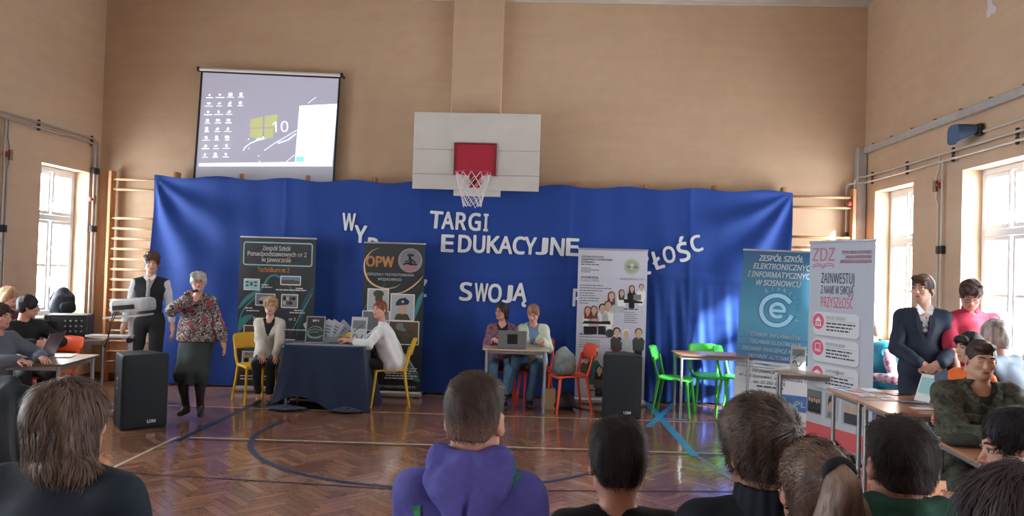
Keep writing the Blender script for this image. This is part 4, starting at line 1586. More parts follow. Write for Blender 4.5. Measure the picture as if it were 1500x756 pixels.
for k in range(8):
    A.scrib(.03, .47 + .033 * k, (.3, .41, .3, .19, .2, .26, .24, .12)[k], .011, pG, 60 + k)
pP = PR('blouse_pink', srgb(205, 160, 160)); pRH = PR('red_hair', srgb(130, 50, 50))
A.mini(.44, .54, .38, pBR, pLG, pLG, True); A.mini(.57, .51, .3, pDG, pW, pLG, True); A.mini(.7, .45, .3, pK, pK, pK, True); A.mini(.82, .43, .28, pBR, pW, pW)
A.rect('picture', pG, .72, .57, .82, .64, 4.5); A.poly('picture', pK, [(.6, .68), (.84, .68), (.84, .66), (.72, .64), (.6, .63)], 3.9)
A.mini(.14, .74, .36, pRH, pW, pK, True); A.mini(.22, .73, .37, pBR, pP, pK, True); A.mini(.33, .70, .4, pK, pW, pK); A.mini(.40, .66, .42, pBR, pW, pW)
A.poly('picture', pK, [(.07, .965), (.44, .965), (.43, .92), (.3, .93), (.1, .93)], 3.9)
A.scrib(.6, .76, .18, .014, pDG, 70)
for k in range(6):
    A.scrib(.61, .8 + .026 * k, .14 + .03 * (k % 2), .009, pG, 71 + k)
A.mini(.52, 1.0, .4, pK, pDG, pRD); A.disc('picture', pDG, .43, 1.08, .055, 4.5); A.mini(.64, 1.02, .38, pW, pLG, pLG); A.disc('picture', pK, .62, 1.35, .075, 4.8, .045)
A.mini(.80, 1.0, .40, pBR, pDG, pK)
A.scrib(.04, 1.1, .17, .016, pDG, 80); A.scrib(.04, 1.135, .38, .01, pG, 81)
for k in range(4):
    A.scrib(.04, 1.18 + .028 * k, .27, .009, pG, 82 + k)
pTL = PR('teal_top', srgb(50, 110, 120))
A.mini(.14, 1.34, .42, pK, pBR, pBR, legs=False); A.mini(.23, 1.3, .45, pDG, pTL, pTL)
A.mini(.31, 1.5, .40, pK, pBR, pK, True)
A.scrib(.42, 1.44, .18, .016, pDG, 90); A.scrib(.42, 1.47, .42, .01, pG, 91)
A.scrib(.05, 1.66, .17, .014, pDG, 92); A.scrib(.16, 1.9 - .08, .26, .016, pDG, 93)
for k in range(3):
    A.scrib(.18, 1.78 + .03 * k, .2, .009, pG, 94 + k)
A.done()

# --- blue banner
pl = atY(1072, 600, 9.15)
yw = -27
cx, cy = pl.x + .435 * math.cos(R(yw)), 9.15 + .435 * math.sin(R(yw))
t, A = banner('blue banner reading Zespół Szkół Elektronicznych i Informatycznych w Sosnowcu', (cx, cy, 0), yw, .87, 2.02,
              banmat('banner_blue', [(0, srgb(200, 205, 212)), (.345, srgb(200, 205, 212)), (.35, srgb(46, 84, 132)), (.40, srgb(60, 120, 160)), (.6, srgb(70, 140, 172)), (1, srgb(34, 80, 124))]), tilt=5, roll=1.5)
for i, (s_, w, u) in enumerate((('ZESPÓŁ SZKÓŁ', .50, .44), ('ELEKTRONICZNYCH', .70, .48), ('I INFORMATYCZNYCH', .76, .45), ('W SOSNOWCU', .51, .43))):
    A.text(s_, u, .085 + .098 * i, .063, pW, w, .05, shear=.18)
def ring(A, m, u, v, r_, w, lay, a0=0, a1=360):
    A.stroke('emblem', m, [(u + r_ * math.cos(R(a)), v + r_ * math.sin(R(a))) for a in range(a0, a1 + 1, 12)], w, lay)
pLB = PR('pale_blue', srgb(150, 200, 225)); pDB = PR('deep_blue', srgb(30, 70, 120))
ring(A, pLB, .43, .70, .175, .055, 2, 15, 330); ring(A, pDB, .43, .70, .205, .008, 3, 15, 330); ring(A, pDB, .43, .70, .147, .008, 3, 15, 345)
ring(A, pLB, .44, .70, .078, .040, 2, 48, 360); ring(A, pDB, .44, .70, .102, .007, 3, 48, 360); A.stroke('emblem', pLB, [(.365, .705), (.53, .705)], .034, 4); A.stroke('emblem', pDB, [(.385, .727), (.54, .727)], .007, 4.5)
A.nxt(); A.hold = True
for i, c in enumerate('Elektronik'):
    a = R(-120 + i * 16); A.text(c, .43 + .255 * math.cos(a), .70 + .255 * math.sin(a), .045, pLB, None, .03, rot=math.degrees(a) + 90)
A.hold = False
for i, (s_, w, u) in enumerate((('TECHNIK INFORMATYK', .60, .42), ('TECHNIK ELEKTRONIK', .58, .44), ('TECHNIK REALIZACJI NAGRAŃ', .74, .44), ('TECHNIK AUTOMATYK', .56, .42), ('TECHNIK TELEINFORMATYK', .6, .40))):
    A.text(s_, u, .995 + .086 * i, .04, pW, w, .02, shear=.18)
    A.stroke('rule', pDB, [(.0, 1.038 + .086 * i), (.865, 1.038 + .086 * i)], .006, 2)
for i, (s_, w, u) in enumerate((('INFORMACJE I ZAPISY', .45, .42), ('41-200 Sosnowiec, ul. Jagiellońska 13', .78, .44), ('tel. 32 292 44 70', .36, .40))):
    A.text(s_, u, 1.42 + .065 * i, .035, pDG, w, .02, shear=.18)
A.scrib(.26, 1.6, .3, .02, pDG, 7)
A.rect('web_box', PR('web_blue', srgb(60, 110, 170)), .55, 1.66, .86, 1.84, 2); A.text('.PL', .74, 1.75, .06, pW, .14, .03)
A.done()

# --- ZDZ banner
a_, b_ = Vector((atY(1186, 400, 7.82).x, 7.82)), Vector((atY(1280, 500, 7.02).x, 7.02))
d_ = b_ - a_; yw = math.degrees(math.atan2(d_.y, d_.x)); c_ = (a_ + b_) / 2; Wz = d_.length
t, A = banner('pale banner with pink ZDZ letters and three round pink icons', (c_.x, c_.y, 0), yw, Wz, 2.06, banmat('banner_pale', [(0, srgb(196, 202, 214)), (1, srgb(180, 190, 208))]))
k = Wz
pP1 = PR('rose', srgb(205, 110, 140)); pP2 = PR('rose_line', srgb(220, 130, 150))
A.text('ZDZ', .23 * k, .115, .13, pP1, .36 * k, -.015)
for dv in (0, .02):
    A.curve('swoosh', pP1, [(.05 * k, .235 + dv), (.12 * k, .215 + dv), (.2 * k, .225 + dv), (.23 * k, .24 + dv), (.27 * k, .215 + dv), (.35 * k, .212 + dv), (.4 * k, .23 + dv)], .009, 2, False)
for i, (s_, w) in enumerate((('ZESPÓŁ SZKÓŁ W SOSNOWCU', .43), ('ZAKŁADU DOSKONALENIA', .38), ('ZAWODOWEGO W KATOWICACH', .46))):
    A.text(s_, (.95 - w / 2) * k, .105 + .043 * i, .03, pP2, w * k, .03)
A.text('ZAINWESTUJ', .455 * k, .35, .098, pNV, .51 * k, .0); A.text('Z NAMI W SWOJĄ', .45 * k, .465, .078, pNV, .5 * k, .0); A.text('PRZYSZŁOŚĆ', .45 * k, .585, .1, pPK, .5 * k, -.005)
pCard = PR('card', srgb(214, 220, 230)); pCardS = PR('card_edge', srgb(160, 165, 180))
for i, (v0, v1, s_) in enumerate(((.69, .92, 'NASZE SZKOŁY'), (.95, 1.18, 'PROPONUJEMY'), (1.21, 1.44, 'ZAPEWNIAMY'))):
    A.rect('card', pCardS, .10 * k, v0 + .012, .81 * k, v1 + .012, 1, .05); A.rect('card', pCard, .09 * k, v0, .8 * k, v1, 2, .05)
    vc = v0 + .095
    A.disc('icon', pPK, .17 * k, vc, .078, 3)
    if i == 0:
        A.poly('icon', pW, [(.12 * k, vc), (.22 * k, vc), (.17 * k, vc - .05)], 4)
        for q in (-.03, 0, .03):
            A.rect('icon', pW, .17 * k + q - .006, vc + .005, .17 * k + q + .006, vc + .035, 4)
        A.rect('icon', pW, .12 * k, vc + .037, .22 * k, vc + .047, 4)
    elif i == 1:
        A.frame('icon', pW, .13 * k, vc - .04, .21 * k, vc + .02, .008, 4, .005); A.rect('icon', pW, .12 * k, vc + .03, .22 * k, vc + .038, 4)
    else:
        A.poly('icon', pW, [(.17 * k, vc - .04), (.235 * k, vc - .012), (.17 * k, vc + .015), (.105 * k, vc - .012)][::-1], 4); A.stroke('icon', pW, [(.13 * k, vc + .008), (.17 * k, vc + .035), (.21 * k, vc + .008)], .01, 4)
    A.text(s_, .30 * k, vc - .045, .03, pDG, .3 * k, .0, align='LEFT')
    A.rect('rule', pG, .3 * k, vc - .016, .74 * k, vc - .013, 3)
    for q in range(3):
        A.scrib(.3 * k, vc + .012 + .032 * q, (.44, .4, .36)[(q + i) % 3] * k, .015, pDG, 100 + i * 5 + q)
photo(A, .02 * k, 1.48, .24 * k, 1.70, pG, pG); photo(A, .32 * k, 1.48, .5 * k, 1.72, pLG, pLG); photo(A, .57 * k, 1.5, .86 * k, 1.73, pLG, pLG)
for i in range(5):
    A.mini((.05 + .04 * i) * k, 1.54 + .01 * (i % 2), .16, pK, pDG, pK, lay=2.5)
A.disc('picture', pDG, .41 * k, 1.56, .05, 2.5, .07); A.disc('picture', pSK, .41 * k, 1.6, .04, 2.7, .05); A.poly('picture', pG, [(.34 * k, 1.71), (.48 * k, 1.71), (.45 * k, 1.65), (.36 * k, 1.65)], 2.8)
A.disc('picture', pSK, .65 * k, 1.58, .04, 2.5); A.disc('picture', pSK, .77 * k, 1.58, .04, 2.5); A.poly('picture', pDG, [(.6 * k, 1.72), (.83 * k, 1.72), (.83 * k, 1.62), (.6 * k, 1.62)], 2.4)
A.rect('colour_band', PR('coral', srgb(214, 96, 100)), .0, 1.80, k, 1.975, 2)
A.done()

# ================================================================ PEOPLE
def nrmz(v):
    v = np.array(v, float); return v / (np.linalg.norm(v) + 1e-12)


def rotz(a):
    c, s = math.cos(a), math.sin(a); return np.array([[c, -s, 0], [s, c, 0], [0, 0, 1.]])


def rotx(a):
    c, s = math.cos(a), math.sin(a); return np.array([[1, 0, 0], [0, c, -s], [0, s, c]])


def roty(a):
    c, s = math.cos(a), math.sin(a); return np.array([[c, 0, s], [0, 1, 0], [-s, 0, c]])


def ik(a, c, l1, l2, hint):
    """middle joint of a two-bone chain from a towards c; returns mid, end"""
    a, c = np.array(a, float), np.array(c, float)
    d = c - a; L = np.linalg.norm(d)
    if L > (l1 + l2) * .998:
        c = a + d / L * (l1 + l2) * .998; d = c - a; L = np.linalg.norm(d)
    L = max(L, abs(l1 - l2) + .02)
    x = (l1 * l1 - l2 * l2 + L * L) / (2 * L)
    h = math.sqrt(max(1e-6, l1 * l1 - x * x))
    u = d / (np.linalg.norm(d) + 1e-9); hn = np.array(hint, float); hn = hn - u * (hn @ u); hn = nrmz(hn)
    return a + u * x + hn * h, c


def frame_from(f, up):
    """columns: right(x), back(y), up(z) so that -y is forward f"""
    f = nrmz(f); z = nrmz(np.array(up, float) - f * (np.array(up) @ f)); x = np.cross(f, z) * -1
    # x such that x = y cross z with y=-f
    y = -f; x = np.cross(y, z)
    return np.stack([x, y, z], 1)


class Body:
    """joint positions in the person's own frame: front is -Y, the person's left hand is at +X"""
    def __init__(s, H=1.72, sex='m', sit=False, seat=.45, lean=0.0, side=0.0, twist=0.0, head=(0, 0, 0), hands=None, elbows=None,
                 feet=None, knees=None, build=1.0, shw=None, hunch=0.0, neck=.155):
        k = H / 1.75; s.k = k; s.sex = sex; s.build = build; s.sit = sit
        s.P = np.array([0, .02 if not sit else 0.06, (seat + .085 * k) if sit else .935 * k])
        Rt = rotz(R(twist)) @ rotx(R(lean)) @ roty(R(side))
        s.Rt = Rt
        up = Rt @ np.array([0, 0, 1.])
        s.up = up
        s.chest = s.P + up * .34 * k
        s.N = s.P + up * .515 * k + Rt @ np.array([0, -hunch, 0])
        sw = (shw or (.165 if sex == 'm' else .142)) * k
        s.sw = sw
        s.S = [s.P + up * .440 * k + Rt @ np.array([sx * sw, -hunch * .7, 0]) for sx in (-1, 1)]
        s.Rh = rotz(R(head[0])) @ rotx(R(head[1])) @ roty(R(head[2]))   # yaw, pitch(+ = down), roll
        s.hk = (.98 if sex == 'm' else .93) * k ** .5
        s.Hc = s.N + (up * .3 + s.Rh @ np.array([0, 0, .7])) * neck * k + s.Rh @ np.array([0, -.02, 0])
        # arms
        hands = hands or [(-.26, -.02, .80 * k), (.26, -.02, .80 * k)]
        elbows = elbows or [(-.4, 1, -.1), (.4, 1, -.1)]
        s.E, s.W = [], []
        for i in (0, 1):
            e, w = ik(s.S[i], hands[i], .285 * k, .25 * k, elbows[i]); s.E.append(e); s.W.append(w)
        hw = .09 * k
        s.Hp = [s.P + Rt @ np.array([sx * hw, 0, -.02]) if not sit else s.P + np.array([sx * hw, 0, -.01]) for sx in (-1, 1)]
        if feet is None:
            feet = [(-.11, .0, .085 * k), (.11, .0, .085 * k)] if not sit else [(-.13, -.42 * k, .085 * k), (.13, -.42 * k, .085 * k)]
        knees = knees or ([(-.1, -1, 0), (.1, -1, 0)] if not sit else [(-.1, -1, .8), (.1, -1, .8)])
        s.K, s.A = [], []
        for i in (0, 1):
            kk, aa = ik(s.Hp[i], feet[i], .435 * k, .425 * k, knees[i]); s.K.append(kk); s.A.append(aa)

    # ---- skin
    def head_sdf(s, D, grow=0.0, jaw=1.0):
        c = s.Hc; Rh = s.Rh; h = s.hk
        T = lambda x, y, z: c + Rh @ np.array([x, y, z]) * h
        D.ell(T(0, .018, .030), np.array([.074, .092, .088]) * h + grow, Rh, k=.01)
        D.ell(T(0, -.022, -.025), np.array([.060, .066, .080]) * h + grow, Rh, k=.03)
        D.ell(T(0, -.045, -.078), np.array([.034 * jaw, .034, .028]) * h + grow, Rh, k=.03)
        D.cap(T(-.048, .0, -.062), T(-.015, -.055, -.088), .018 * h * jaw, .016 * h, k=.03)
        D.cap(T(.048, .0, -.062), T(.015, -.055, -.088), .018 * h * jaw, .016 * h, k=.03)
        return T

    def skin(s, face=True, voxel=.0075, fingers=None, bare=None):
        k, b = s.k, s.build
        D = SDF()
        T = s.head_sdf(D)
        h = s.hk
        if face:
            for sx in (-1, 1):
                D.ell(T(sx * .031, -.098, .004), np.array([.017, .014, .011]) * h, s.Rh, k=.012, sub=True)
                D.cap(T(sx * .012, -.086, .024), T(sx * .045, -.078, .020), .008 * h, .007 * h, k=.012)
                D.ell(T(sx * .038, -.066, -.026), np.array([.020, .016, .016]) * h, s.Rh, k=.02)
            D.cap(T(0, -.084, .008), T(0, -.103, -.030), .007 * h, .0105 * h, k=.01)
            for sx in (-1, 1):
                D.ell(T(sx * .010, -.093, -.034), np.array([.008, .009, .007]) * h, s.Rh, k=.006)
            D.ell(T(0, -.083, -.060), np.array([.022, .010, .011]) * h, s.Rh, k=.01)
            D.cap(T(-.02, -.095, -.0615), T(.02, -.095, -.0615), .0028 * h, k=.004, sub=True)
        for sx in (-1, 1):
            D.ell(T(sx * .077, .012, -.008), np.array([.011, .020, .033]) * h, s.Rh @ rotz(sx * .35), k=.008)
            D.ell(T(sx * .086, .006, -.004), np.array([.006, .010, .018]) * h, s.Rh, k=.006, sub=True)
        nr = (.054 if s.sex == 'm' else .045) * k * b ** .5
        D.cap(T(0, .022, -.07), s.N - s.up * .03, nr, nr * 1.12, k=.03)
        # torso
        s.torso(D, 0.0)
        # arms
        f = (1.0 if s.sex == 'm' else .86) * k * b
        for i in (0, 1):
            D.cap(s.S[i], s.E[i], .046 * f, .039 * f, k=.02); D.cap(s.E[i], s.W[i], .041 * f, .027 * f, k=.015)
            D.cap(s.Hp[i], s.K[i], .082 * f, .056 * f, k=.04); D.cap(s.K[i], s.A[i], .056 * f, .036 * f, k=.015)
            cm = s.K[i] + (s.A[i] - s.K[i]) * .3 + nrmz(np.array([0, 1, .0])) * .012
            D.ell(cm, np.array([.048, .052, .11]) * f, None, k=.03)
            ft = s.foot_dir[i] if hasattr(s, 'foot_dir') else np.array([(-.15, .15)[i], -1, 0])
            ft = nrmz(ft)
            D.cap(s.A[i] + np.array([0, .02, -.045 * k]), s.A[i] + ft * .15 * k + np.array([0, 0, -.055 * k]), .033 * k, .024 * k, k=.03)
            s.hand(D, i, fingers[i] if fingers else 'relaxed')
        return D.mesh('body', voxel)

    def torso(s, D, g):
        k, b = s.k, s.build; Rt = s.Rt; m = s.sex == 'm'
        U = lambda x, y, z: s.P + Rt @ np.array([x, y, z]) * k
        D.ell(U(0, .0, .0), np.array([.148 if m else .165, .108, .115]) * k * b + g, Rt, k=.03)
        D.ell(U(0, -.004, .16), np.array([.135 if m else .120, .095, .14]) * k * b + g, Rt, k=.05)
        D.ell(U(0, -.005, .32), np.array([.150 if m else .132, .106, .14]) * k * b + g, Rt, k=.05)
        sh = (s.S[0] + s.S[1]) / 2
        for i in (0, 1):
            D.cap(s.N - s.up * .035, s.S[i], .040 * k + g, .042 * k * b + g, k=.025)
        D.cap(s.S[0] * .85 + s.S[1] * .15 - s.up * .06 * k, s.S[1] * .85 + s.S[0] * .15 - s.up * .06 * k, .062 * k + g, k=.03)
        if not m:
            for sx in (-1, 1):
                D.ell(U(sx * .062, -.085, .31), np.array([.055, .05, .055]) * k + g, Rt, k=.03)

    def hand_frame(s, i):
        """forearm direction and palm normal guess"""
        return nrmz(s.W[i] - s.E[i])

    def hand(s, D, i, mode):
        """mode: dict(dir=finger direction, palm=palm normal, curl=degrees, spread) or a name"""
        k = s.k * (1.0 if s.sex == 'm' else .9)
        w = s.W[i]; sx = (-1, 1)[i]
        d = s.hand_frame(i); palm = np.array([-sx, 0, 0.]); curl = 22; spread = .5
        if isinstance(mode, dict):
            d = nrmz(mode.get('dir', d)); palm = np.array(mode.get('palm', palm), float); curl = mode.get('curl', curl); spread = mode.get('spread', .5)
        palm = nrmz(palm - d * (palm @ d))
        side = np.cross(palm, d) * (1 if i == 0 else -1)     # towards the thumb
        side = nrmz(side)
        if isinstance(mode, dict) and mode.get('flip'):
            side = -side
        L = .086 * k
        c = w + d * L * .55
        A = np.stack([side, palm, d], 1)
        D.ell(w + d * L * .5, np.array([.040, .017, .052]) * k, A, k=.012)
        D.cap(w - d * .01, w + d * .02, .026 * k, .026 * k, k=.02)
        lens = (.068, .076, .071, .056)
        for j in range(4):
            off = (.030, .010, -.010, -.029)[j] * k
            base = w + d * L * (.92, 1.0, .96, .86)[j] + side * off
            fd = nrmz(d + side * (.18, .05, -.06, -.18)[j] * spread)
            p0 = base; a = 0
            for q in range(3):
                a += R(curl * (1.0 + .1 * j) * (.7, 1, .8)[q])
                seg = nrmz(fd * math.cos(a) + palm * math.sin(a)) * lens[j] * k * (.46, .31, .25)[q]
                D.cap(p0, p0 + seg, (.0092, .0084, .0078)[q] * k, (.0084, .0078, .0070)[q] * k, k=.004)
                p0 = p0 + seg
        t0 = w + d * L * .22 + side * .024 * k
        t1 = t0 + nrmz(d * .75 + side * .8 + palm * .35) * .04 * k
        t2 = t1 + nrmz(d * 1.0 + side * .25 + palm * (.3 + curl / 90)) * .032 * k
        t3 = t2 + nrmz(d * .9 + palm * (.4 + curl / 60)) * .024 * k
        D.cap(t0, t1, .014 * k, .0115 * k, k=.012); D.cap(t1, t2, .0115 * k, .010 * k, k=.004); D.cap(t2, t3, .010 * k, .0085 * k, k=.004)
        s.grip = getattr(s, 'grip', {}); s.grip[i] = w + d * L * .95 + palm * .028 * k

    # ---- clothes
    def top(s, g=.012, sleeve=1.0, hem=-.02, wr=.004, seed=0, loose=.0, neck=None, vneck=None, cuff=.0, sleeves=True, skirtlen=None, voxel=.010, collar=0.0):
        """shirt / jacket shell. sleeve: 1 = to the wrist, .45 = to above the elbow. hem: height relative to hip centre"""
        k, b = s.k, s.build; f = (1.0 if s.sex == 'm' else .86) * k * b
        D = SDF(); s.torso(D, g)
        U = lambda x, y, z: s.P + s.Rt @ np.array([x, y, z]) * k
        if loose:
            D.ell(U(0, 0, .12), np.array([.15, .115, .2]) * k * b + g + loose, s.Rt, k=.05)
            D.ell(U(0, 0, -.0), np.array([.165, .125, .12]) * k * b + g + loose * .8, s.Rt, k=.05)
        if sleeves:
            for i in (0, 1):
                D.cap(s.S[i], s.E[i], .047 * f + g, .042 * f + g, k=.02)
                if sleeve > .5:
                    e = s.E[i] + (s.W[i] - s.E[i]) * (sleeve - .5) * 2 * .96
                    D.cap(s.E[i], e, .043 * f + g + loose * .4, (.043 - .013 * (sleeve - .5) * 2) * f + g + loose * .3, k=.02)
                else:
                    e = s.S[i] + (s.E[i] - s.S[i]) * sleeve * 2
                    D.p.pop(); D.cap(s.S[i], e, .047 * f + g + .003, .047 * f + g + .006, k=.02)
        else:
            pass
        D.warp = wrinkle(wr, 26, seed)
        # openings
        D.plane_cut(U(0, 0, hem), s.Rt @ np.array([0, 0, -1.]))
        nr = neck or .06 * k
        D.cap(s.N + s.up * (.0 + collar), s.N + s.up * .2, nr, nr * 1.2, k=.006, sub=True)
        if vneck:
            w, dz = vneck
            for t in np.linspace(0, 1, 7):
                c = s.N + s.Rt @ np.array([0, -.06 - .045 * t, -.01 - dz * t])
                D.cap(c + s.Rt @ np.array([0, -.14, 0]), c + s.Rt @ np.array([0, .03 - .05 * t, 0]), max(.006, w * (1 - t)), k=.004, sub=True)
        return D, U

    def sleeves_only(s, g=.01, sleeve=1.0, voxel=.01, wr=.003, seed=1):
        f = (1.0 if s.sex == 'm' else .86) * s.k * s.build
        D = SDF()
        for i in (0, 1):
            D.cap(s.S[i], s.E[i], .050 * f + g, .043 * f + g, k=.02)
            D.cap(s.E[i], s.E[i] + (s.W[i] - s.E[i]) * .96, .043 * f + g, .030 * f + g, k=.02)
        D.warp = wrinkle(wr, 30, seed)
        return D

    def trousers(s, g=.014, wr=.004, seed=3, cut=None, loose=0.0, top=.10):
        k, b = s.k, s.build; f = (1.0 if s.sex == 'm' else .86) * k * b
        D = SDF(); Rt = s.Rt if not s.sit else np.eye(3)
        m = s.sex == 'm'
        D.ell(s.P, np.array([.148 if m else .165, .108, .115]) * k * b + g, s.Rt, k=.03)
        D.ell(s.P + s.Rt @ np.array([0, 0, .08]) * k, np.array([.14, .10, .10]) * k * b + g, s.Rt, k=.04)
        for i in (0, 1):
            D.cap(s.Hp[i], s.K[i], .082 * f + g, .058 * f + g + loose, k=.04)
            e = s.K[i] + (s.A[i] - s.K[i]) * (cut or .97)
            D.cap(s.K[i], e, .058 * f + g + loose, (.042 * f + g) if not loose else .05 * f + g + loose, k=.02)
        D.warp = wrinkle(wr, 24, seed)
        if s.sit:
            D.plane_cut(s.P + np.array([0, 0, .15]) * k, (0, 0, 1))
        else:
            D.plane_cut(s.P + s.Rt @ np.array([0, 0, top]) * k, s.Rt @ np.array([0, 0, 1.]))
        return D

    def shoes(s, heel=False, low=False, big=1.0):
        out = []
        for i in (0, 1):
            D = SDF(); a = s.A[i]; k = s.k
            ft = nrmz(s.foot_dir[i]) if hasattr(s, 'foot_dir') else nrmz(np.array([(-.15, .15)[i], -1, 0]))
            z = a[2] - .085 * k
            if heel:
                D.cap(a + np.array([0, .02, -.05 * k]), a + ft * .155 * k + np.array([0, 0, -.06 * k]), .042 * k, .032 * k, k=.03)
                D.cap(a + np.array([0, .035, -.04]), np.array([a[0], a[1] + .045, z + .005]), .016, .009, k=.01)
                D.plane_cut(a + np.array([0, 0, -.015]), (0, -.1, 1))
            else:
                D.cap(a + np.array([0, .02, -.042 * k]), a + ft * .16 * k + np.array([0, 0, -.052 * k]), .044 * k * big, .036 * k * big, k=.03)
                if not low:
                    D.cap(a, a + np.array([0, .0, -.04]), .043 * k * big, k=.03)
                D.plane_cut(np.array([a[0], a[1], z + .002]), (0, 0, -1))
            out.append(D)
        return out


def head_piece(B, name, root, m, prims, voxel=.006, k=.012, cuts=(), warp=None):
    """prims in head coordinates: ('e',(x,y,z),(rx,ry,rz)[,sub]) or ('c',a,b,ra,rb)"""
    D = SDF(); h = B.hk; Rh = B.Rh
    T = lambda p: B.Hc + Rh @ np.array(p, float) * h
    for q in prims:
        if q[0] == 'e':
            D.ell(T(q[1]), np.array(q[2]) * h, Rh, k=k, sub=(len(q) > 3 and q[3]))
        else:
            D.cap(T(q[1]), T(q[2]), q[3] * h, q[4] * h, k=k, sub=(len(q) > 5 and q[5]))
    D.warp = warp
    for (p, n) in cuts:
        D.plane_cut(T(p), Rh @ np.array(n, float), .008)
    o = D.build(name, m, root, voxel)
    return o


def skull_prims(g, back=.0, low=-.02):
    return [('e', (0, .020, .030), (.074 + g, .092 + g, .088 + g)), ('e', (0, .04 + back, low), (.066 + g, .062 + g, .06 + g))]


# the face side is carved away by a big ellipsoid in front
def face_carve(top=.035, w=.062):
    return [('e', (0, -.125, -.055), (w, .085, .075 + top), True)]


def hair_streaks(seed=0, amp=.0035, f=120):
    def w(P):
        x, y, z = P[:, 0], P[:, 1], P[:, 2]
        a = np.arctan2(y, x) if False else x
        return amp * (np.sin(f * (x * .8 + y * .6) + 2.5 * np.sin(z * 18 + seed) + seed) * .6 + np.sin(f * .55 * (y - .5 * x) + 3 * np.sin(z * 11 + seed * 2)) * .6)
    return w


def hair_mat(name, c, c2=None, rough=.5):
    return mat(name, c, rough, col2=c2 or tuple(min(1, q * 1.6) for q in c), nscale=26, bump=.3, bscale=60, stretch=(1, 1, .25), spec=.35)


SKIN = mat('skin_fair', srgb(206, 160, 140), .5, noise=.05, nscale=20)
SKIN2 = mat('skin_rosy', srgb(206, 150, 132), .5, noise=.06, nscale=20)
M_LIP = mat('lips', srgb(165, 90, 88), .45)
M_EYEW = mat('eye_white', srgb(215, 210, 205), .3)
M_IRIS = mat('iris_dark', srgb(50, 40, 36), .2)
M_GLAS = mat('spectacle_frame', srgb(50, 32, 34), .35)


def face_parts(B, root, brow, closed=False, lip=None, lips=True):
    h = B.hk
    T = lambda x, y, z: Vector(B.Hc + B.Rh @ (np.array([x, y, z]) * h))
    RM = Matrix(B.Rh.tolist())
    for sx in (-1, 1):
        b = MB()
        def ball(r, c, n=10):
            def fn(u, v):
                a, e = 2 * PI * u, PI * (v - .5)
                return T(*c) + Vector((math.cos(a) * math.cos(e) * r, math.sin(a) * math.cos(e) * r, math.sin(e) * r))
            b.grid(fn, n, 6)
        if not closed:
            ball(.0105 * h, (sx * .031, -.0795, .004)); b.cur = 1; ball(.0062 * h, (sx * .031 , -.0855, .0035)); b.cur = 0
            e = b.build('eye', [M_EYEW, M_IRIS], root)
            b = MB(); b.tube([T(sx * .018, -.0875, .010), T(sx * .031, -.0915, .0125), T(sx * .044, -.086, .009)], [.0022, .0032, .0022], 6); b.build('eyelid', mat('eyelid', srgb(120, 82, 74), .5), root)
        else:
            b.tube([T(sx * .018, -.0885, .002), T(sx * .031, -.092, .000), T(sx * .044, -.086, .002)], [.002, .0028, .002], 6); b.build('eyelid', mat('eyelid', srgb(120, 82, 74), .5), root)
        b = MB(); b.tube([T(sx * .013, -.0925, .0255), T(sx * .03, -.0925, .0315), T(sx * .05, -.078, .026)], [.0035, .0042, .002], 6); b.build('eyebrow', brow, root)
    if lips:
        b = MB(); b.tube([T(-.021, -.0865, -.061), T(-.01, -.0935, -.0578), T(0, -.095, -.0585), T(.01, -.0935, -.0578), T(.021, -.0865, -.061)], [.0015, .0042, .0038, .0042, .0015], 6)
        b.tube([T(-.019, -.0865, -.063), T(0, -.094, -.0668), T(.019, -.0865, -.063)], [.0015, .0052, .0015], 6); b.build('lips', lip or M_LIP, root)


def glasses(B, root, m=None, r_=.0215):
    h = B.hk; m = m or M_GLAS
    T = lambda x, y, z: Vector(B.Hc + B.Rh @ (np.array([x, y, z]) * h))
    b = MB()
    for sx in (-1, 1):
        b.tube([T(sx * .032 + r_ * 1.1 * math.cos(a), -.106 + .25 * abs(sx * .032 + r_ * math.cos(a)) ** 1.2 * .8, -.001 + r_ * .82 * math.sin(a)) for a in [2 * PI * i / 14 for i in range(14)]], .0017, 5, closed=True)
        b.tube([T(sx * .056, -.099, .004), T(sx * .075, -.04, .004), T(sx * .083, .012, .002)], .0018, 5)
    b.tube([T(-.010, -.107, .002), T(0, -.109, .004), T(.010, -.107, .002)], .0016, 5)
    b.build('glasses', m, root)


